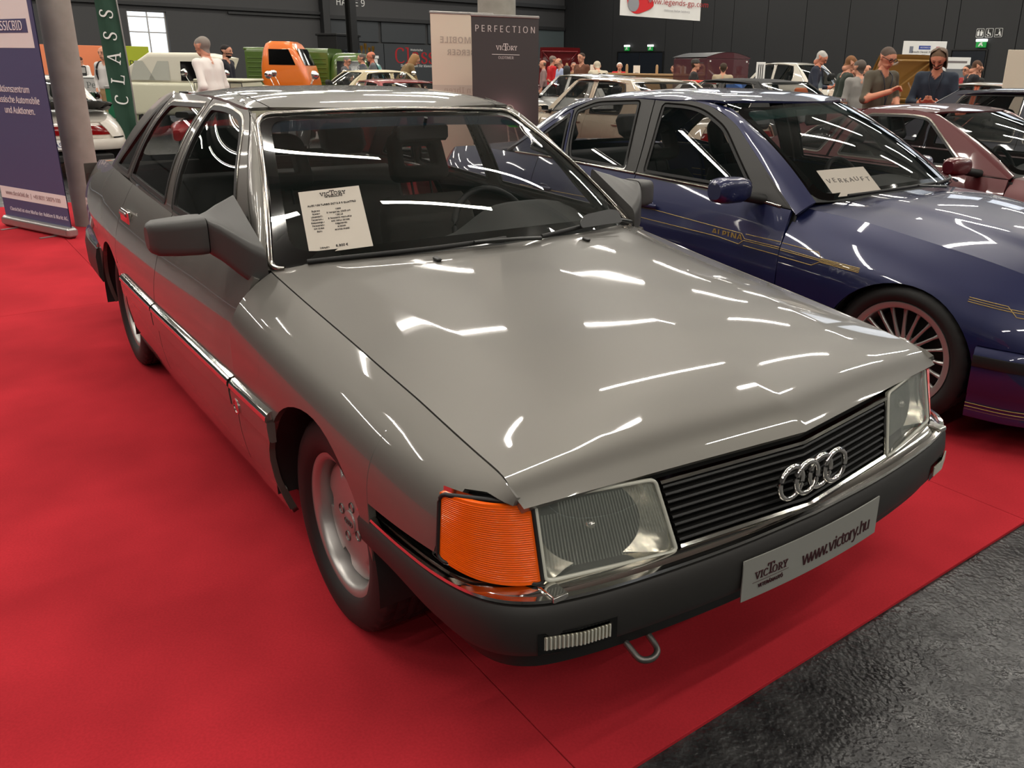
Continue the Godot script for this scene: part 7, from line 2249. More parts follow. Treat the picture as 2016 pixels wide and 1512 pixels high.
func ape_cab(t: Node3D, pm: Material, lift := 0.0) -> void:
	# rounded cab of a small three-wheeler, front to +z
	var o := Vector3(0, lift, 0)
	var secs := []
	for q in [[0.30, 0.60, 0.62, 0.10], [0.55, 0.64, 0.66, 0.02], [0.95, 0.64, 0.60, -0.02], [1.35, 0.58, 0.46, -0.10], [1.52, 0.50, 0.38, -0.12], [1.58, 0.40, 0.30, -0.12]]:
		secs.append(rrect(o + Vector3(0, q[0], q[3]), Vector3(q[1], 0, 0), Vector3(0, 0, q[2]), 0.2, 6))
	part("cab_shell", loft(secs), pm, t)
	var fw := sheet(func(u, v): return o + Vector3(u * (0.50 - 0.06 * v), 0.98 + 0.42 * v, 0.595 - 0.20 * v - 0.03 * u * u), -1, 1, 0, 1, 8, 5, Vector3.BACK)
	part("windscreen", fw, mats.black_gloss, t)
	for s in [-1.0, 1.0]:
		var sw := MB.new()
		sw.flat4(o + Vector3(0.645 * s, 0.98, -0.36), o + Vector3(0.645 * s, 0.98, 0.36), o + Vector3(0.585 * s, 1.38, 0.18), o + Vector3(0.585 * s, 1.38, -0.36), Vector3(s, 0, 0))
		part("side_window", sw, mats.black_gloss, t)
	var rw := MB.new()
	rw.flat4(o + Vector3(-0.3, 1.05, -0.625), o + Vector3(0.3, 1.05, -0.625), o + Vector3(0.26, 1.36, -0.57), o + Vector3(-0.26, 1.36, -0.57), Vector3.FORWARD)
	part("rear_window", rw, mats.black_gloss, t)
	var w := MB.new()
	w.tube(PackedVector3Array(range(20).map(func(k): return o + Vector3(0, 0.24 + 0.18 * sin(TAU * k / 20), 0.45 + 0.18 * cos(TAU * k / 20)))), 0.06, 8, true, 1.0, Vector3.RIGHT)
	part("front_wheel", w, mats.rubber, t)
	var hl := MB.new()
	hl.ball(o + Vector3(0, 0.72, 0.68), Vector3(0.10, 0.10, 0.05), 14, 8)
	part("headlamp", hl, mats.lamp_white_glass, t)
func vehicles() -> void:
	sports_car()
	plain_saloon("pale beige saloon with a paper in its window, behind the PERFECTION banner", Vector3(6.45, 0, -8.75), PI, colm(Color(0.66, 0.61, 0.53), 0.4, 0.2, 1.0))
	plain_saloon("dark navy saloon at the right edge beyond the dark red two-seater", Vector3(7.15, 0, -0.15), 0.089, colm(Color(0.03, 0.045, 0.13), 0.4, 0.2, 1.0))
	plain_saloon("black convertible with its cloth top up behind the blue saloon's roof", Vector3(8.9, 0, -8.75), PI, colm(Color(0.05, 0.05, 0.052), 0.4, 0.1, 1.0), mats.soft_top)
	var t := plain_saloon("silver saloon with its boot lid raised, beyond the blue saloon's roof", Vector3(9.98, 0, -13.95), PI, colm(Color(0.62, 0.62, 0.61), 0.4, 0.3, 1.0))
	lid(t, "raised_boot_lid", Vector3(0, 0.97, -2.90), 2.66, 1.45, 1.45, colm(Color(0.62, 0.62, 0.61), 0.4, 0.3, 1.0))
	plain_saloon("orange and white saloon behind the two men with their heads bowed", Vector3(13.1, 0, -7.0), PI, colm(Color(0.62, 0.25, 0.08), 0.4, 0.1, 1.0), colm(Color(0.72, 0.70, 0.66), 0.4, 0.0, 1.0))
	t = plain_saloon("tan saloon with its bonnet raised between the two men", Vector3(15.2, 0, -8.5), -0.66, colm(Color(0.60, 0.46, 0.24), 0.5, 0.0, 0.8))
	lid(t, "raised_bonnet", Vector3(0, 0.92, -0.46), -0.95, 1.35, 1.20, colm(Color(0.60, 0.46, 0.24), 0.5, 0.0, 0.8))
	t = plain_saloon("small white rally car with red roof edges and blue screen band", Vector3(11.9, 0, -9.2), 0.0, colm(Color(0.82, 0.80, 0.77), 0.4, 0.0, 1.0), null, Vector3(0.92, 0.93, 0.85))
	var bd := MB.new()
	bd.grid([PackedVector3Array([Vector3(-0.60, 1.26, -0.975), Vector3(0, 1.285, -0.865), Vector3(0.60, 1.26, -0.975)]), PackedVector3Array([Vector3(-0.57, 1.355, -1.11), Vector3(0, 1.38, -0.995), Vector3(0.57, 1.355, -1.11)])], Vector3(0, 0.6, 0.8))
	part("screen_band", bd, colm(Color(0.18, 0.40, 0.72)), t)
	for s in [-1.0, 1.0]:
		var st := MB.new()
		st.tube(PackedVector3Array([Vector3(0.58 * s, 1.40, -1.15), Vector3(0.62 * s, 1.41, -1.7), Vector3(0.58 * s, 1.40, -2.25)]), 0.035, 6)
		part("roof_stripe", st, colm(Color(0.82, 0.20, 0.10)), t)
	t = plain_saloon("tall white estate car with a door standing open near the apron man", Vector3(18.4, 0, -15.6), PI, colm(Color(0.80, 0.78, 0.73), 0.4, 0.0, 1.0), null, Vector3(1.0, 1.26, 1.0))
	part("open_door", bx(0.0, 0.04, 0.3, 0.95, 0, 0.95, 0.02), colm(Color(0.80, 0.78, 0.73), 0.4, 0.0, 1.0), t).transform = Transform3D(Basis(Vector3.UP, 0.9), Vector3(0.86, 0, -1.6))
	t = plain_saloon("dark red saloon with its bonnet raised at the back beside the red jacket", Vector3(16.0, 0, -21.6), -0.7, mats.dark_red_paint, null, Vector3(1.05, 1.1, 1.0))
	lid(t, "raised_bonnet", Vector3(0, 0.92, -0.46), -1.15, 1.42, 1.15, colm(Color(0.42, 0.04, 0.07), 0.4, 0.0, 0.8))
	plain_saloon("cream convertible car behind the row of scooters", Vector3(8.2, 0, -15.7), PI / 2, colm(Color(0.74, 0.68, 0.53), 0.4, 0.0, 1.0), colm(Color(0.74, 0.70, 0.60), 0.9), Vector3(0.9, 1.0, 0.9))
	plain_saloon("small red hatchback with things in its window, left of the pale banner", Vector3(4.85, 0, -12.3), PI, colm(Color(0.55, 0.03, 0.06), 0.4, 0.0, 1.0), null, Vector3(0.82, 0.92, 0.72))
	# maroon trailer
	t = thing("box_trailer", "maroon box trailer with a dark rounded roof behind the man in the cap", "trailer", Vector3(15.8, 0, -14.5), -0.35)
	var mp := colm(Color(0.27, 0.07, 0.12), 0.4, 0.0, 1.0)
	part("box", bx(-0.62, 0.62, 0.45, 1.86, -1.2, 0.9, 0.05), mp, t)
	var rf := MB.new()
	rf.grid([PackedVector3Array(range(13).map(func(k): return Vector3(-0.64 + 1.28 * k / 12.0, 1.86 + 0.13 * sin(PI * k / 12.0), 0.92))), PackedVector3Array(range(13).map(func(k): return Vector3(-0.64 + 1.28 * k / 12.0, 1.86 + 0.13 * sin(PI * k / 12.0), -1.22)))], Vector3.UP)
	part("roof", rf, mats.satin_black, t)
	var gb := PackedVector2Array(range(13).map(func(k): return Vector2(-0.62 + 1.24 * k / 12.0, 1.86 + 0.13 * sin(PI * k / 12.0))))
	gb.append(Vector2(0.62, 1.83)); gb.append(Vector2(-0.62, 1.83))
	var ge := MB.new()
	ge.plate(gb, 0.02, Transform3D(Basis(), Vector3(0, 0, 0.885)))
	part("gable", ge, mp, t)
	for s in [-1.0, 1.0]:
		var w := MB.new()
		w.tube(PackedVector3Array(range(20).map(func(k): return Vector3(0.70 * s, 0.3 + 0.22 * sin(TAU * k / 20), -0.2 + 0.22 * cos(TAU * k / 20)))), 0.07, 8, true, 1.0, Vector3.RIGHT)
		part("wheel", w, mats.rubber, t)
		part("corner_lamp", bx(0.52 * s - 0.02, 0.52 * s + 0.02, 1.74, 1.78, 0.90, 0.92, 0.005), mats.white_print, t)
	part("drawbar", bx(-0.05, 0.05, 0.36, 0.46, 0.9, 1.9, 0.02), mats.dark_metal, t)
	part("axle", bx(-0.68, 0.68, 0.26, 0.34, -0.24, -0.16), mats.dark_metal, t)
	# white open jeep-like car with a cloth top
	t = thing("soft_top_jeep", "boxy off-white beach car with cloth top and clear side windows", "car", Vector3(3.85, 0, -18.4), -0.55 + PI / 2)
	var jp := colm(Color(0.80, 0.79, 0.70), 0.5, 0.0, 0.5)
	part("body_tub", loft([rrect(Vector3(0, 0.68, 1.55), Vector3(0.62, 0, 0), Vector3(0, 0.22, 0), 0.1), rrect(Vector3(0, 0.72, 1.3), Vector3(0.74, 0, 0), Vector3(0, 0.30, 0), 0.1), rrect(Vector3(0, 0.75, 0.5), Vector3(0.76, 0, 0), Vector3(0, 0.34, 0), 0.08), rrect(Vector3(0, 0.75, -1.5), Vector3(0.76, 0, 0), Vector3(0, 0.34, 0), 0.08)]), jp, t)
	var top := loft([rrect(Vector3(0, 1.35, 0.48), Vector3(0.66, 0, 0), Vector3(0, 0.26, 0.12), 0.06), rrect(Vector3(0, 1.38, 0.1), Vector3(0.70, 0, 0), Vector3(0, 0.32, 0), 0.10), rrect(Vector3(0, 1.38, -0.9), Vector3(0.70, 0, 0), Vector3(0, 0.31, 0), 0.10), rrect(Vector3(0, 1.25, -1.45), Vector3(0.66, 0, 0), Vector3(0, 0.18, 0.16), 0.06)])
	part("cloth_top", top, colm(Color(0.82, 0.80, 0.74), 0.85), t)
	for s in [-1.0, 1.0]:
		for e in [[0.42, -0.28, 0.34, -0.26, mats.black_gloss], [-0.50, -0.95, -0.50, -0.72, mats.lamp_glass_edge], [-0.80, -1.32, -1.02, -1.18, mats.lamp_glass_edge]]:
			var w := MB.new()
			w.flat4(Vector3(0.712 * s, 1.13, e[0]), Vector3(0.712 * s, 1.13, e[1]), Vector3(0.708 * s, 1.52, e[3]), Vector3(0.708 * s, 1.52, e[2]), Vector3(s, 0, 0))
			part("side_window", w, e[4], t)
		for z in [0.95, -0.95]:
			var w := MB.new()
			w.tube(PackedVector3Array(range(20).map(func(k): return Vector3(0.66 * s, 0.33 + 0.24 * sin(TAU * k / 20), z + 0.24 * cos(TAU * k / 20)))), 0.09, 8, true, 1.0, Vector3.RIGHT)
			part("wheel", w, mats.rubber, t)
		var mr := MB.new()
		mr.ball(Vector3(0.86 * s, 1.12, 0.55), Vector3(0.05, 0.06, 0.03), 12, 8)
		part("door_mirror", mr, mats.satin_black, t)
	# delivery three-wheelers
	t = thing("three_wheeler", "orange three-wheeler cab raised on a black stand behind the green van", "three-wheeler", Vector3(7.15, 0, -22.2), 0.9)
	ape_cab(t, colm(Color(0.86, 0.42, 0.05), 0.35, 0.0, 1.0), 0.50)
	part("stand", bx(-0.7, 0.7, 0, 0.75, -1.6, 0.75, 0.02), mats.satin_black, t)
	t = thing("delivery_van", "olive green three-wheeled van with ribbed sides and open back", "van", Vector3(7.9, 0, -24.3), 0.908)
	t.scale = Vector3.ONE * 1.15
	var gp := colm(Color(0.27, 0.37, 0.11), 0.4, 0.0, 1.0)
	part("load_box", loft([rrect(Vector3(0, 1.02, 1.2), Vector3(0.68, 0, 0), Vector3(0, 0.68, 0), 0.12), rrect(Vector3(0, 1.02, -0.9), Vector3(0.68, 0, 0), Vector3(0, 0.68, 0), 0.12)]), gp, t)
	for k in 9:
		for s in [-1.0, 1.0]: part("side_rib", bx(0.68 * s - 0.012, 0.68 * s + 0.012, 0.55 + 0.11 * k, 0.58 + 0.11 * k, -0.85, 1.15, 0.008), gp, t)
		part("door_rib", bx(-0.55, 0.55, 0.55 + 0.11 * k, 0.58 + 0.11 * k, -0.915, -0.89, 0.008), gp, t)
	part("back_frame", bx(-0.70, 0.70, 1.62, 1.69, -0.93, -0.86, 0.02), gp, t)
	for s in [-1.0, 1.0]:
		var w := MB.new()
		w.tube(PackedVector3Array(range(20).map(func(k): return Vector3(0.6 * s, 0.26 + 0.19 * sin(TAU * k / 20), -0.3 + 0.19 * cos(TAU * k / 20)))), 0.065, 8, true, 1.0, Vector3.RIGHT)
		part("wheel", w, mats.rubber, t)
	var cabn := Node3D.new()
	cabn.name = "cab"
	t.add_child(cabn)
	cabn.position.z = 1.75
	ape_cab(cabn, gp, 0.02)
	t = thing("three_wheeler", "teal three-wheeler cab behind the bald man in the grey shirt", "three-wheeler", Vector3(10.9, 0, -25.6), -0.5)
	ape_cab(t, colm(Color(0.05, 0.38, 0.38), 0.35, 0.0, 1.0))
	part("flat_bed", bx(-0.6, 0.6, 0.45, 0.6, -2.2, -0.6, 0.03), colm(Color(0.05, 0.38, 0.38), 0.35, 0.0, 1.0), t)
	for s in [-1.0, 1.0]:
		var w := MB.new()
		w.tube(PackedVector3Array(range(20).map(func(k): return Vector3(0.5 * s, 0.26 + 0.19 * sin(TAU * k / 20), -1.5 + 0.19 * cos(TAU * k / 20)))), 0.065, 8, true, 1.0, Vector3.RIGHT)
		part("rear_wheel", w, mats.rubber, t)
	var sc := [["black scooter at the left end of the scooter row", Vector3(3.55, 0, -12.1), Color(0.08, 0.08, 0.08)], ["cream scooter with round mirrors, second in the scooter row", Vector3(4.3, 0, -14.2), Color(0.7, 0.66, 0.55)], ["grey scooter in the middle of the scooter row", Vector3(6.3, 0, -13.2), Color(0.4, 0.42, 0.42)], ["teal scooter with a clear windshield in the scooter row", Vector3(7.35, 0, -18.0), Color(0.05, 0.38, 0.38)], ["dark brown scooter at the right end of the scooter row", Vector3(8.1, 0, -17.6), Color(0.16, 0.09, 0.06)]]
	for k in sc.size(): scooter(sc[k][0], sc[k][1], -0.5 + 0.25 * (k % 3), sc[k][2], k == 3)
	scooter("red scooter seen over the grey saloon's rear roof edge", Vector3(2.35, 0, -13.1), 2.4, Color(0.62, 0.04, 0.07))
	t = thing("cargo_trailer", "small off-white cargo box with a dark rail beside the red scooter", "trailer", Vector3(3.15, 0, -14.2), -0.6)
	part("box", bx(-0.40, 0.40, 0.42, 1.20, -0.6, 0.6, 0.04), colm(Color(0.76, 0.75, 0.66), 0.5), t)
	part("rim", bx(-0.42, 0.42, 1.20, 1.24, -0.62, 0.62, 0.015), colm(Color(0.76, 0.75, 0.66), 0.5), t)
	for x in [-0.3, 0.0, 0.3]:
		var r := MB.new()
		r.tube(PackedVector3Array([Vector3(x - 0.1, 1.0, 0.62), Vector3(x - 0.1, 1.18, 0.64), Vector3(x + 0.1, 1.18, 0.64), Vector3(x + 0.1, 1.0, 0.62)]), 0.01, 6)
		part("hand_rail", r, mats.satin_black, t)
	for s in [-1.0, 1.0]:
		var w := MB.new()
		w.tube(PackedVector3Array(range(20).map(func(k): return Vector3(0.46 * s, 0.24 + 0.18 * sin(TAU * k / 20), 0.18 * cos(TAU * k / 20)))), 0.06, 8, true, 1.0, Vector3.RIGHT)
		part("wheel", w, mats.rubber, t)
	part("axle", bx(-0.45, 0.45, 0.2, 0.44, -0.04, 0.04), mats.dark_metal, t)

# ---------- people: bones with radii, joined by a smooth minimum and meshed as surface nets ----------
func nets(bones: Array, cell: float, k: float) -> Array:
	# bones: [a, b, ra, rb, tag]; gives [points, normals, tags, quads]
	var lo := Vector3(1e9, 1e9, 1e9)
	var hi := -lo
	for b in bones:
		var r: float = maxf(b[2], b[3]) + cell * 2
		for p in [b[0], b[1]]:
			lo = lo.min(p - Vector3.ONE * r)
			hi = hi.max(p + Vector3.ONE * r)
	var n := Vector3i(((hi - lo) / cell).ceil()) + Vector3i.ONE
	var sx := 1
	var sy := n.x
	var sz := n.x * n.y
	var f := PackedFloat32Array()
	f.resize(n.x * n.y * n.z)
	f.fill(1.0)
	var best := PackedFloat32Array()
	best.resize(f.size())
	best.fill(9.0)
	var tags := PackedByteArray()
	tags.resize(f.size())
	for b in bones:
		var a: Vector3 = b[0]
		var ab: Vector3 = b[1] - a
		var l2 := maxf(ab.length_squared(), 1e-9)
		var ra: float = b[2]
		var dr: float = b[3] - ra
		var m: float = maxf(ra, b[3]) + k + cell * 1.5
		var i0 := Vector3i((((a.min(b[1]) - Vector3.ONE * m) - lo) / cell).floor()).clamp(Vector3i.ZERO, n - Vector3i.ONE)
		var i1 := Vector3i((((a.max(b[1]) + Vector3.ONE * m) - lo) / cell).ceil()).clamp(Vector3i.ZERO, n - Vector3i.ONE)
		for z in range(i0.z, i1.z + 1):
			for y in range(i0.y, i1.y + 1):
				var at := z * sz + y * sy + i0.x
				var p := lo + Vector3(i0.x, y, z) * cell - a
				for x in range(i0.x, i1.x + 1):
					var t := clampf(p.dot(ab) / l2, 0.0, 1.0)
					var d := (p - ab * t).length() - ra - dr * t
					if d < best[at]:
						best[at] = d
						tags[at] = b[4]
					var g := f[at]
					var h := maxf(k - absf(d - g), 0.0) / k
					f[at] = minf(d, g) - h * h * k * 0.25
					at += 1
					p.x += cell
	var where := {}
	var pts := PackedVector3Array()
	var nrm := PackedVector3Array()
	var tg := PackedByteArray()
	var offs := [0, sx, sy, sx + sy, sz, sx + sz, sy + sz, sx + sy + sz]
	var edges := [[0, 1], [0, 2], [0, 4], [1, 3], [1, 5], [2, 3], [2, 6], [3, 7], [4, 5], [4, 6], [5, 7], [6, 7]]
	var cs := [Vector3(0, 0, 0), Vector3(1, 0, 0), Vector3(0, 1, 0), Vector3(1, 1, 0), Vector3(0, 0, 1), Vector3(1, 0, 1), Vector3(0, 1, 1), Vector3(1, 1, 1)]
	for z in n.z - 1:
		for y in n.y - 1:
			var row := z * sz + y * sy
			for x in n.x - 1:
				var at := row + x
				var s0 := f[at] < 0.0
				if s0 == (f[at + 1] < 0.0) and s0 == (f[at + sy] < 0.0) and s0 == (f[at + sy + 1] < 0.0) and s0 == (f[at + sz] < 0.0) and s0 == (f[at + sz + 1] < 0.0) and s0 == (f[at + sy + sz] < 0.0) and s0 == (f[at + sy + sz + 1] < 0.0):
					continue
				var sum := Vector3.ZERO
				var q := 0
				for e in edges:
					var fa := f[at + offs[e[0]]]
					var fb := f[at + offs[e[1]]]
					if (fa < 0.0) != (fb < 0.0):
						sum += cs[e[0]].lerp(cs[e[1]], fa / (fa - fb))
						q += 1
				sum /= q
				var g := Vector3.ZERO
				var near := 0
				var nd := 9.0
				for c in 8:
					var v := f[at + offs[c]]
					g += (cs[c] - Vector3(0.5, 0.5, 0.5)) * v
					if best[at + offs[c]] < nd: nd = best[at + offs[c]]; near = tags[at + offs[c]]
				where[at] = pts.size()
				pts.append(lo + (Vector3(x, y, z) + sum) * cell)
				nrm.append(g.normalized())
				tg.append(near)
	var quads := PackedInt32Array()
	for at in where:
		var s0 := f[at] < 0.0
		for e in [[sx, sy, sz], [sy, sz, sx], [sz, sx, sy]]:
			if (f[at + e[0]] < 0.0) != s0:
				var a: int = at - e[1]
				var b: int = at - e[2]
				var c: int = at - e[1] - e[2]
				if where.has(a) and where.has(b) and where.has(c):
					quads.append_array([where[at], where[a], where[c], where[b]])
	return [pts, nrm, tg, quads]
const TOP := 1
const ARM := 2
const LEGS := 3
const SHOE := 4
const SKIN := 5
const HEAD := 6
const FACE := 7
const HIP := 8
# joints of a pose; y up, the person faces +z
func pose_bones(P: Dictionary) -> Array:
	var o := []
	var lean: float = P.get("lean", 0.0)
	var hip := Vector3(0, 0.95, 0)
	var sp_ := Basis(Vector3.RIGHT, lean)
	var up := func(v: Vector3) -> Vector3: return hip + sp_ * (v - hip)
	var w: float = P.get("girth", 1.0)
	for s in [-1.0, 1.0]:
		o.append([Vector3(0.065 * s, 0.93, -0.01), up.call(Vector3(0.07 * s, 1.10, 0.0)), 0.105 * w, 0.105 * w, HIP])
		o.append([up.call(Vector3(0.07 * s, 1.06, 0.01)), up.call(Vector3(0.085 * s, 1.34, -0.005)), 0.102 * w, 0.108, TOP])
		o.append([up.call(Vector3(0.05 * s, 1.43, -0.02)), up.call(Vector3(0.175 * s, 1.425, -0.01)), 0.062, 0.058, TOP])
		var sh: Vector3 = up.call(Vector3(0.19 * s, 1.42, -0.01))
		var key := "l" if s > 0 else "r"
		var arm: Array = P[key]
		o.append([sh, arm[0], 0.056, 0.046, TOP])
		o.append([arm[0], arm[1], 0.045, 0.031, ARM])
		var st: Array = P.get("legs_" + key, [Vector3(0.105 * s, 0.50, 0.02), Vector3(0.115 * s, 0.085, -0.03), Vector3(0.02 * s, 0, 1)])
		o.append([Vector3(0.09 * s, 0.90, 0), st[0], 0.092 * sqrt(w), 0.060, LEGS])
		o.append([st[0], st[1], 0.060, 0.044, LEGS])
		o.append([st[1] - Vector3(0, 0.04, 0.02), st[1] + (st[2] as Vector3).normalized() * 0.15 - Vector3(0, 0.05, 0), 0.042, 0.034, SHOE])
	o.append([up.call(Vector3(0, 1.42, -0.015)), up.call(Vector3(0, 1.53, 0.005)), 0.062, 0.052, SKIN])
	return o
func hand_bones(P: Dictionary, key: String) -> Array:
	var arm: Array = P[key]
	var wr: Vector3 = arm[1]
	var d: Vector3 = (arm[2] as Vector3).normalized() if arm.size() > 2 else (arm[1] - arm[0]).normalized()
	var nn: Vector3 = (arm[3] as Vector3) if arm.size() > 3 else Vector3(-1 if key == "l" else 1, 0, 0)
	nn = (nn - d * nn.dot(d)).normalized()
	var sd := d.cross(nn)
	var curl: float = arm[4] if arm.size() > 4 else 0.35
	if (sd.dot(Vector3(0, 0, 1)) < 0) != (key == "zz"): sd = -sd
	var o := [[wr - (wr - arm[0]).normalized() * 0.05, wr, 0.034, 0.030, SKIN]]
	for k in 4:
		var off := (k - 1.5) * 0.019
		var base := wr + d * 0.085 + sd * -off
		o.append([wr + d * 0.02 - sd * off * 0.8, base, 0.017, 0.0125, SKIN])
		var l: float = [0.075, 0.082, 0.076, 0.06][k]
		var d1 := (d * cos(curl) + nn * sin(curl)).normalized()
		var d2 := (d * cos(curl * 2.4) + nn * sin(curl * 2.4)).normalized()
		o.append([base, base + d1 * l * 0.5, 0.0105, 0.0095, SKIN])
		o.append([base + d1 * l * 0.5, base + d1 * l * 0.5 + d2 * l * 0.5, 0.0095, 0.0085, SKIN])
	var tb := wr + d * 0.03 + sd * 0.028
	o.append([tb, tb + (d * 0.6 + sd * 0.7 + nn * 0.3).normalized() * 0.045, 0.014, 0.0115, SKIN])
	o.append([tb + (d * 0.6 + sd * 0.7 + nn * 0.3).normalized() * 0.045, tb + (d * 0.6 + sd * 0.7 + nn * 0.3).normalized() * 0.045 + (d * 0.9 + sd * 0.25 + nn * 0.3).normalized() * 0.034, 0.0115, 0.0095, SKIN])
	return o
func head_bones() -> Array:
	# about the middle of the head, face to +z
	return [[Vector3(0, 0.035, -0.025), Vector3(0, 0.03, 0.012), 0.088, 0.083, HEAD], [Vector3(0, -0.01, 0.02), Vector3(0, -0.055, 0.035), 0.070, 0.052, FACE], [Vector3(0, -0.075, 0.045), Vector3(0, -0.088, 0.052), 0.040, 0.028, FACE],
		[Vector3(0, 0.015, 0.090), Vector3(0, -0.022, 0.108), 0.009, 0.014, FACE], [Vector3(-0.03, 0.032, 0.080), Vector3(0.03, 0.032, 0.080), 0.013, 0.013, FACE],
		[Vector3(-0.016, -0.060, 0.080), Vector3(0.016, -0.060, 0.080), 0.010, 0.010, 11],
		[Vector3(0.082, 0.012, -0.012), Vector3(0.084, -0.018, -0.010), 0.016, 0.011, FACE], [Vector3(-0.082, 0.012, -0.012), Vector3(-0.084, -0.018, -0.010), 0.016, 0.011, FACE], [Vector3(0, -0.10, -0.03), Vector3(0, -0.03, -0.02), 0.052, 0.062, 12]]
var pose_cache := {}
var head_net := []
func put_net(m: MB, net: Array, xf: Transform3D, colour: Callable) -> void:
	var base := m.v.size()
	for k in net[0].size():
		m.vert(xf * net[0][k], (xf.basis * net[1][k]).normalized(), Vector2.ZERO, colour.call(net[2][k], net[0][k], net[1][k]))
	for k in net[3].size() / 4:
		m.quad(base + net[3][k * 4], base + net[3][k * 4 + 1], base + net[3][k * 4 + 2], base + net[3][k * 4 + 3])
func lincol(c: Color) -> Color:
	return c.srgb_to_linear()
# look: top, legs, skin, hair colours; sleeve 1 long 0 short; style of hair; beard
func person(pose: String, at: Vector3, turn: float, look: Dictionary, label: String, tall := 1.75) -> Node3D:
	var P: Dictionary = poses[pose]
	if not pose_cache.has(pose):
		var hands := []
		for k in ["l", "r"]: hands.append(nets(hand_bones(P, k), 0.0075, 0.008))
		pose_cache[pose] = [nets(pose_bones(P), 0.018, 0.045), hands]
	if head_net.is_empty(): head_net = nets(head_bones(), 0.008, 0.022)
	var t := thing("person", label, "person", at, turn, look.get("group", ""))
	t.scale = Vector3.ONE * (tall / 1.75)
	var top := lincol(look.top)
	var legs := lincol(look.get("legs", Color(0.13, 0.14, 0.18)))
	var skin := lincol(look.get("skin", Color(0.78, 0.56, 0.46)))
	var hair := lincol(look.get("hair", Color(0.2, 0.15, 0.11)))
	var arm := top if look.get("sleeve", 1) else skin
	var shoe := lincol(look.get("shoe", Color(0.1, 0.08, 0.07)))
	var belt: float = look.get("hem", 0.99)
	var m := MB.new()
	m.cols = true
	put_net(m, pose_cache[pose][0], Transform3D(), func(tag_: int, p: Vector3, nn: Vector3) -> Color:
		match tag_:
			TOP: return top
			ARM: return arm
			LEGS: return legs
			SHOE: return shoe
			HIP: return top if p.y > belt else legs
		return skin)
	for h in pose_cache[pose][1]: put_net(m, h, Transform3D(), func(_a, _b, _c): return skin)
	var lean: float = P.get("lean", 0.0)
	var hc := Vector3(0, 0.95, 0) + Basis(Vector3.RIGHT, lean) * Vector3(0, 0.685, 0.025)
	var nod: float = P.get("nod", 0.0) + lean * 0.6
	var style: int = look.get("style", 1)
	var beard = look.get("beard")
	var hx := Transform3D(Basis(Vector3.UP, P.get("look", 0.0)) * Basis(Vector3.RIGHT, nod), hc)
	put_net(m, head_net, hx, func(tag_: int, p: Vector3, nn: Vector3) -> Color:
		if tag_ == 11: return skin.lerp(Color(0.25, 0.06, 0.05), 0.6)
		if absf(absf(p.x) - 0.031) < 0.011 and absf(p.y - 0.014) < 0.006 and p.z > 0.06: return Color(0.03, 0.02, 0.02)
		if absf(absf(p.x) - 0.031) < 0.017 and absf(p.y - 0.036) < 0.005 and p.z > 0.06: return hair
		if beard != null and p.z > 0.0 and p.y < -0.03 and absf(p.y + 0.060) > 0.008 and p.z > 0.02 + p.y * 0.2: return lincol(beard)
		if style > 0 and absf(p.x) < 0.093:
			var line := 0.062 - 0.55 * minf(0.0, p.z - 0.055) * -1.0
			if p.y > 0.085 - maxf(0.0, 0.075 - p.z) * 1.15 and not (absf(p.x) > 0.078 and p.y < 0.03): return hair
		elif style == 0 and p.z < 0.02 and p.y < 0.055 and p.y > -0.05 and p.z < -0.02 + p.y * 0.3: return hair
		return skin)
	part("body", m, mats.person, t)
	if style == 2:
		var hm := MB.new()
		var rows := []
		for q in [[0.128, 0.02], [0.118, 0.062], [0.085, 0.092], [0.03, 0.102], [-0.04, 0.104], [-0.12, 0.10], [-0.17, 0.085]]:
			var r := PackedVector3Array()
			for k in 19:
				var a := lerpf(-0.35, PI + 0.35, k / 18.0)
				r.append(hx * Vector3(q[1] * cos(a), q[0], -0.02 - q[1] * 1.05 * sin(a) + (0.02 if q[0] > 0.1 else 0.0)))
			rows.append(r)
		hm.grid(rows, hx * Vector3(0, 0, 0.02), true)
		var hmat := mat("hair_%s" % look.hair.to_html(false), look.hair, 0.7)
		part("hair", hm, hmat, t)
	if look.has("glasses"):
		var g := MB.new()
		for s in [-1.0, 1.0]:
			var c := PackedVector3Array()
			for k in 16: c.append(hx * Vector3(0.034 * s + 0.026 * cos(TAU * k / 16), 0.014 + 0.021 * sin(TAU * k / 16), 0.104))
			g.tube(c, 0.004, 5, true)
			g.tube(PackedVector3Array([hx * Vector3(0.06 * s, 0.018, 0.10), hx * Vector3(0.092 * s, 0.018, 0.0)]), 0.003, 4)
		g.tube(PackedVector3Array([hx * Vector3(-0.01, 0.018, 0.106), hx * Vector3(0.01, 0.018, 0.106)]), 0.003, 4)
		part("glasses", g, mats.satin_black, t)
	if look.has("cap"):
		var c := MB.new()
		c.lathe(PackedVector2Array([Vector2(0.104, 0.045), Vector2(0.103, 0.085), Vector2(0.085, 0.12), Vector2(0.05, 0.138), Vector2(0, 0.142)]), 20, hx * Transform3D(Basis(), Vector3(0, 0, -0.012)))
		c.rbox(Vector3(0, 0.052, 0.12), Vector3(0.07, 0.006, 0.06), 0.005, hx)
		part("cap", c, mat("cap_" + look.cap.to_html(false), look.cap, 0.9), t)
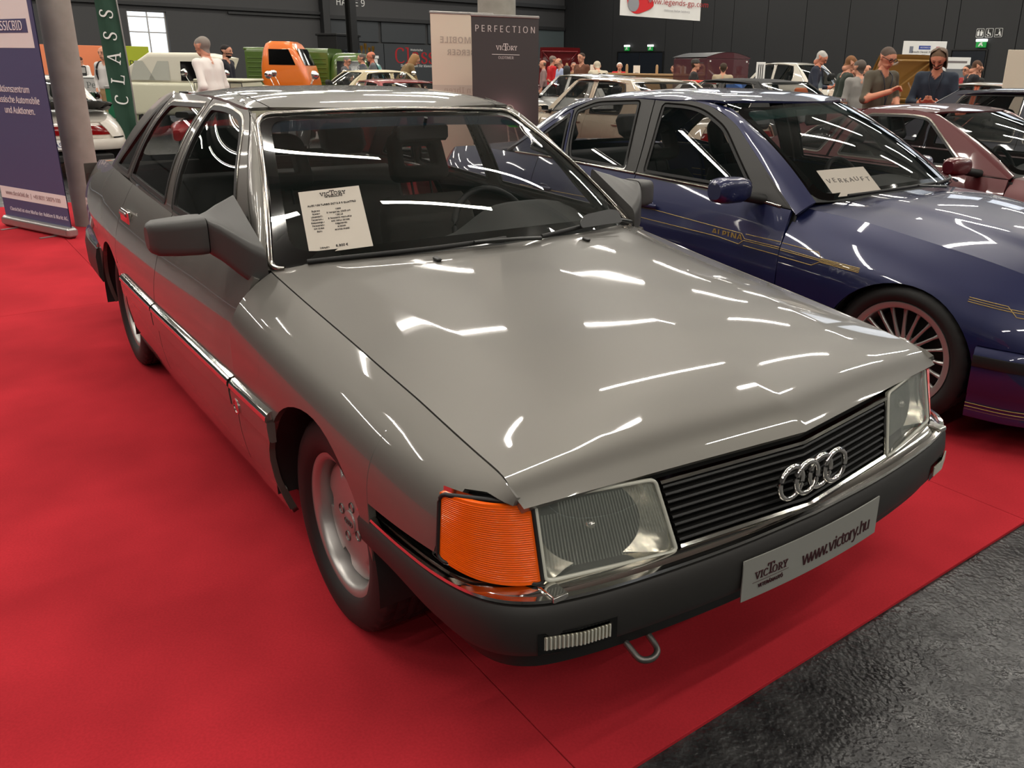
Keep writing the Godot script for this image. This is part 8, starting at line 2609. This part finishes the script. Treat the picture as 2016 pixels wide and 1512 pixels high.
	if look.has("pack"):
		var b := MB.new()
		b.rbox(Vector3(0, 1.24, -0.19), Vector3(0.14, 0.21, 0.075), 0.05, Transform3D(Basis(), Vector3.ZERO))
		for s in [-1.0, 1.0]: b.tube(smooth_path([Vector3(0.11 * s, 1.42, -0.14), Vector3(0.12 * s, 1.485, -0.02), Vector3(0.125 * s, 1.40, 0.10), Vector3(0.13 * s, 1.22, 0.115), Vector3(0.15 * s, 1.06, -0.04), Vector3(0.12 * s, 1.08, -0.15)], 5), 0.022, 6, false, 0.4)
		part("backpack", b, mat("pack_" + look.pack.to_html(false), look.pack, 0.9), t)
	if look.has("lanyard"):
		var b := MB.new()
		b.tube(smooth_path([Vector3(0.06, 1.50, -0.02), Vector3(0.07, 1.42, 0.10), Vector3(0.015, 1.20, 0.135), Vector3(0.0, 1.10, 0.14)], 6), 0.006, 5)
		b.tube(smooth_path([Vector3(-0.06, 1.50, -0.02), Vector3(-0.07, 1.42, 0.10), Vector3(-0.015, 1.20, 0.135), Vector3(0.0, 1.10, 0.14)], 6), 0.006, 5)
		b.rbox(Vector3(0, 1.05, 0.142), Vector3(0.035, 0.05, 0.003), 0.003)
		var lx := Transform3D(Basis(Vector3.RIGHT, lean), Vector3.ZERO)
		var pb := part("lanyard", b, mats.lanyard, t)
		pb.transform = Transform3D(Basis(), Vector3(0, 0.95, 0)) * Transform3D(Basis(Vector3.RIGHT, lean), Vector3.ZERO) * Transform3D(Basis(), Vector3(0, -0.95, 0))
	if look.has("emblem"):
		# print on the back
		var pr := letters("back_print", look.emblem[0], look.emblem[1], mat("print_" + look.emblem[2].to_html(false), look.emblem[2], 0.8), t, Vector3(0, 1.27, -0.128), Vector3(-1, 0, 0), Vector3.UP, "Droid Sans", true)
	return t
var poses := {
	"stand": {"l": [Vector3(0.245, 1.14, -0.02), Vector3(0.25, 0.89, 0.06)], "r": [Vector3(-0.245, 1.14, -0.02), Vector3(-0.25, 0.89, 0.06)], "look": 0.1},
	"phone": {"lean": 0.14, "nod": 0.5, "l": [Vector3(0.26, 1.13, 0.10), Vector3(0.09, 1.12, 0.33), Vector3(-0.6, 0.2, 0.7), Vector3(0, 1, -0.3), 0.5], "r": [Vector3(-0.26, 1.13, 0.10), Vector3(-0.09, 1.12, 0.33), Vector3(0.6, 0.2, 0.7), Vector3(0, 1, -0.3), 0.5]},
	"gesture": {"lean": 0.12, "nod": 0.38, "l": [Vector3(0.25, 1.14, 0.06), Vector3(0.08, 1.05, 0.30), Vector3(-0.7, 0.0, 0.6), Vector3(0, 1, -0.2), 0.4], "r": [Vector3(-0.30, 1.15, 0.12), Vector3(-0.10, 1.25, 0.33), Vector3(0.75, 0.45, 0.3), Vector3(0.2, -0.6, 0.6), 0.7]},
	"pockets": {"l": [Vector3(0.30, 1.15, -0.08), Vector3(0.20, 0.95, 0.08), Vector3(-0.2, -0.9, 0.2)], "r": [Vector3(-0.30, 1.15, -0.08), Vector3(-0.20, 0.95, 0.08), Vector3(0.2, -0.9, 0.2)], "nod": 0.05},
	"walk": {"lean": 0.10, "l": [Vector3(0.25, 1.14, -0.08), Vector3(0.24, 0.95, 0.12)], "r": [Vector3(-0.25, 1.14, 0.02), Vector3(-0.22, 1.05, 0.25), Vector3(0.1, 0.0, 1.0), Vector3(0, -1, 0)], "nod": 0.1, "legs_l": [Vector3(0.10, 0.50, 0.16), Vector3(0.11, 0.085, 0.22), Vector3(0, 0, 1)], "legs_r": [Vector3(-0.10, 0.49, -0.04), Vector3(-0.11, 0.10, -0.28), Vector3(0, 0, 1)]},
	"bend": {"lean": 0.62, "nod": 0.2, "l": [Vector3(0.24, 1.02, 0.34), Vector3(0.16, 0.86, 0.52), Vector3(0, -0.3, 1)], "r": [Vector3(-0.24, 1.02, 0.34), Vector3(-0.16, 0.86, 0.52), Vector3(0, -0.3, 1)]},
	"folded": {"lean": 0.05, "nod": 0.22, "l": [Vector3(0.27, 1.15, 0.05), Vector3(0.02, 1.13, 0.20), Vector3(-1, 0.1, 0), Vector3(0, 0, -1)], "r": [Vector3(-0.27, 1.15, 0.05), Vector3(-0.02, 1.17, 0.20), Vector3(1, 0.1, 0), Vector3(0, 0, -1)]},
}

func crowd() -> void:
	var C := -0.66      # towards the camera
	var A := 2.48       # away from it
	var L := -2.23      # to the picture's left
	var R := 0.908      # to the right
	var l := func(top, legs, hair, more := {}) -> Dictionary:
		var d := {"top": top, "legs": legs, "hair": hair, "group": "visitors in the hall"}
		d.merge(more)
		return d
	var jeans := Color(0.16, 0.19, 0.27)
	var dark := Color(0.10, 0.10, 0.11)
	var grey_hair := Color(0.55, 0.53, 0.51)
	var brown := Color(0.22, 0.15, 0.10)
	person("gesture", Vector3(8.46, 0, -4.60), -0.25, l.call(Color(0.31, 0.28, 0.23), dark, Color(0.30, 0.25, 0.21), {"sleeve": 0, "glasses": 1, "lanyard": 1, "skin": Color(0.76, 0.52, 0.42)}), "man with glasses in a brown short-sleeved shirt raising his hand", 1.84)
	person("phone", Vector3(9.02, 0, -4.12), -1.2, l.call(Color(0.13, 0.16, 0.21), dark, Color(0.33, 0.25, 0.18), {"style": 2, "beard": Color(0.22, 0.16, 0.12), "lanyard": 1, "skin": Color(0.72, 0.48, 0.38)}), "long-haired bearded man in a navy shirt looking down", 1.84)
	person("walk", Vector3(1.86, 0, -10.6), L - 0.35, l.call(Color(0.87, 0.85, 0.83), dark, Color(0.50, 0.47, 0.44), {}), "grey-haired man in a white shirt walking left behind the grey saloon", 1.84)
	person("pockets", Vector3(3.72, 0, -16.25), R - 0.1, l.call(Color(0.07, 0.08, 0.12), jeans, Color(0.10, 0.08, 0.07), {"sleeve": 0, "beard": Color(0.10, 0.08, 0.07)}), "bearded man in a dark polo shirt with hands in his pockets", 1.84)
	person("pockets", Vector3(1.64, 0, -16.72), C - 0.15, l.call(Color(0.78, 0.76, 0.75), Color(0.62, 0.50, 0.36), Color(0.3, 0.26, 0.23), {"style": 0, "pack": Color(0.08, 0.08, 0.1), "hem": 1.04}), "man in a white shirt and beige trousers wearing a backpack", 1.75)
	person("walk", Vector3(6.38, 0, -34.65), A - 0.5, l.call(Color(0.33, 0.20, 0.16), jeans, Color(0.35, 0.2, 0.15)), "person in a brown jacket and jeans walking to the bright gate", 1.75)
	person("stand", Vector3(6.95, 0, -34.2), A + 0.4, l.call(Color(0.36, 0.09, 0.13), dark, Color(0.45, 0.4, 0.36)), "person in a dark red jacket by the bright gate", 1.70)
	person("stand", Vector3(7.5, 0, -36.2), A, l.call(Color(0.2, 0.2, 0.2), jeans, grey_hair, {"pack": Color(0.13, 0.14, 0.13)}), "person with a dark rucksack seen from behind by the gate", 1.82)
	person("stand", Vector3(5.76, 0, -27.1), A, l.call(Color(0.07, 0.08, 0.10), dark, Color(0.06, 0.05, 0.05), {"pack": Color(0.12, 0.28, 0.62)}), "person in black with a bright blue pack on the back", 1.80)
	person("phone", Vector3(5.2, 0, -23.6), R, l.call(Color(0.17, 0.22, 0.35), jeans, brown), "person in a blue checked shirt half hidden by the white shirt", 1.66)
	person("bend", Vector3(4.95, 0, -21.3), L, l.call(Color(0.3, 0.2, 0.18), dark, Color(0.35, 0.18, 0.10)), "red-haired person bending over beside the bearded man", 1.9)
	person("folded", Vector3(8.63, 0, -21.9), R - 0.2, l.call(Color(0.36, 0.36, 0.37), dark, Color(0.40, 0.38, 0.36), {"glasses": 1}), "man in a grey long-sleeved shirt facing right beside the green van", 1.72)
	person("stand", Vector3(8.55, 0, -19.95), L + 0.3, l.call(Color(0.37, 0.38, 0.39), jeans, Color(0.4, 0.3, 0.26), {"style": 0, "sleeve": 0, "skin": Color(0.76, 0.46, 0.36)}), "bald man in a grey T-shirt in front of the teal three-wheeler", 1.84)
	person("stand", Vector3(8.75, 0, -21.0), L, l.call(Color(0.22, 0.24, 0.28), dark, Color(0.33, 0.3, 0.28)), "man mostly hidden behind the bald man", 1.80)
	person("bend", Vector3(8.75, 0, -18.85), R + 0.5, l.call(Color(0.45, 0.36, 0.24), dark, Color(0.55, 0.40, 0.24), {"style": 2}), "woman with long fair hair in a tan coat leaning over the scooters", 1.95)
	person("stand", Vector3(12.2, 0, -17.8), R, l.call(Color(0.15, 0.19, 0.25), dark, Color(0.15, 0.12, 0.10)), "man in a dark denim jacket at the banner's right edge", 1.78)
	person("stand", Vector3(13.77, 0, -18.98), R + 0.4, l.call(Color(0.72, 0.06, 0.10), dark, Color(0.45, 0.40, 0.36)), "man in a bright red jacket near the raised bonnet", 1.86)
	person("phone", Vector3(13.42, 0, -18.0), L + 0.4, l.call(Color(0.62, 0.66, 0.78), dark, Color(0.4, 0.32, 0.27), {"style": 0, "glasses": 1}), "balding man in a light blue shirt looking down", 1.78)
	person("stand", Vector3(12.2, 0, -16.2), A, l.call(Color(0.2, 0.19, 0.2), dark, Color(0.10, 0.07, 0.06), {"style": 2}), "dark-haired person seen from behind under the light blue shirt", 1.58)
	person("stand", Vector3(14.4, 0, -20.3), L, l.call(Color(0.55, 0.45, 0.44), dark, Color(0.4, 0.35, 0.3), {"style": 0}), "balding man facing left between light blue and brown jackets", 1.74)
	person("stand", Vector3(13.23, 0, -16.89), L + 0.8, l.call(Color(0.40, 0.25, 0.17), dark, Color(0.20, 0.14, 0.10), {"emblem": ["~", 0.25, Color(0.7, 0.2, 0.2)]}), "man in a brown jacket with a red mark on its back", 1.92)
	person("bend", Vector3(12.6, 0, -15.3), A + 0.2, l.call(Color(0.72, 0.68, 0.60), dark, Color(0.72, 0.68, 0.60), {"emblem": ["25", 0.2, Color(0.05, 0.05, 0.05)]}), "person in a cream hooded top with black print on the back", 1.85)
	person("stand", Vector3(15.2, 0, -19.8), C, l.call(Color(0.5, 0.3, 0.3), dark, Color(0.5, 0.42, 0.38)), "small figure between the brown jacket and the cream hood", 1.70)
	person("stand", Vector3(16.3, 0, -18.9), C, l.call(Color(0.72, 0.08, 0.10), dark, Color(0.85, 0.83, 0.81)), "white-haired person in a red shirt behind the long counter", 1.72)
	person("stand", Vector3(13.35, 0, -12.75), R, l.call(Color(0.16, 0.15, 0.15), dark, brown, {"cap": Color(0.22, 0.21, 0.20)}), "man in a dark hooded jacket and cap beside the maroon trailer", 1.76)
	person("stand", Vector3(13.85, 0, -12.3), A - 0.2, l.call(Color(0.66, 0.60, 0.50), jeans, Color(0.22, 0.17, 0.13), {"sleeve": 0, "emblem": ["FERRARI", 0.06, Color(0.6, 0.15, 0.15)]}), "man in a beige T-shirt seen from behind beside the capped man", 1.70)
	person("stand", Vector3(18.0, 0, -18.2), L, l.call(Color(0.5, 0.45, 0.45), dark, Color(0.3, 0.2, 0.15)), "small figure at the right end of the long counter", 1.68)
	person("phone", Vector3(13.15, 0, -9.2), R - 0.4, l.call(Color(0.12, 0.14, 0.20), dark, Color(0.66, 0.65, 0.63), {"lanyard": 1, "skin": Color(0.76, 0.50, 0.40)}), "grey-haired man in a dark sweater and tan apron looking down", 1.94)
	person("phone", Vector3(11.04, 0, -7.0), R + 0.1, l.call(Color(0.15, 0.17, 0.14), dark, Color(0.45, 0.30, 0.18)), "man in a dark green sweater bowing his head to the right", 1.80)
	person("stand", Vector3(13.1, 0, -8.25), L, l.call(Color(0.62, 0.08, 0.12), dark, Color(0.3, 0.2, 0.15)), "person in red behind the dark green sweater", 1.66)
	person("stand", Vector3(10.45, 0, -6.26), A + 0.3, l.call(Color(0.52, 0.51, 0.49), jeans, Color(0.33, 0.29, 0.26), {"sleeve": 0}), "man in a grey T-shirt seen from behind left of the brown shirt", 1.72)
	person("stand", Vector3(19.9, 0, -12.5), L, l.call(Color(0.4, 0.3, 0.28), dark, Color(0.4, 0.28, 0.22), {"style": 0}), "bald head between the grey T-shirt and the brown shirt", 1.74)
	person("stand", Vector3(17.3, 0, -8.2), L + 0.3, l.call(Color(0.55, 0.12, 0.14), dark, Color(0.12, 0.09, 0.08), {"glasses": 1}), "dark-haired person looking out behind the long-haired man", 1.74)
	person("stand", Vector3(20.5, 0, -11.8), A, l.call(Color(0.6, 0.1, 0.12), dark, brown), "brown-haired person behind the raised tan bonnet", 1.70)
	person("phone", Vector3(16.03, 0, -7.47), R, l.call(Color(0.08, 0.08, 0.09), dark, Color(0.30, 0.20, 0.15), {"lanyard": 1}), "man in a dark suit before the glazed door", 1.82)
	person("stand", Vector3(17.88, 0, -8.25), L, l.call(Color(0.12, 0.12, 0.12), dark, Color(0.4, 0.28, 0.22), {"style": 0}), "bald man right of the dark suit", 1.74)
	person("stand", Vector3(16.75, 0, -6.85), L, l.call(Color(0.09, 0.09, 0.1), dark, Color(0.2, 0.15, 0.12), {"beard": Color(0.35, 0.3, 0.28)}), "bearded man in black beside the beige screen", 1.70)
	person("phone", Vector3(3.05, 0, -28.65), C, l.call(Color(0.85, 0.84, 0.83), dark, Color(0.25, 0.14, 0.10)), "barista in white behind the coffee bar counter", 1.60)

func _ready() -> void:
	# camera: 1.51 m above the floor, looking along and down over the bonnet
	var cam := Camera3D.new()
	cam.name = "camera"
	add_child(cam)
	cam.position = Vector3(-1.5818, 1.5128, 1.9995)
	cam.rotation = Vector3(-0.3290, -0.6622, 0.0182)
	cam.projection = Camera3D.PROJECTION_FRUSTUM
	cam.near = 0.1
	cam.far = 300.0
	cam.size = 2.0 * 0.1 * 756.0 / 1648.04
	cam.frustum_offset = Vector2((1008.0 - 1130.02) / 1648.04, -(756.0 - 698.30) / 1648.04) * 0.1
	cam.current = true
	var env := Environment.new()
	env.background_mode = Environment.BG_COLOR
	env.background_color = Color(0.93, 0.96, 1.0)
	env.background_energy_multiplier = 2.0
	env.tonemap_mode = Environment.TONE_MAPPER_LINEAR
	env.tonemap_exposure = 1.06
	env.sdfgi_enabled = true
	env.ssao_enabled = true
	env.ssil_enabled = true
	var we := WorldEnvironment.new()
	we.name = "surroundings"
	we.environment = env
	add_child(we)
	materials()
	hall()
	hero_saloon()
	blue_saloon()
	red_roadster()
	banners()
	hall_things()
	vehicles()
	crowd()
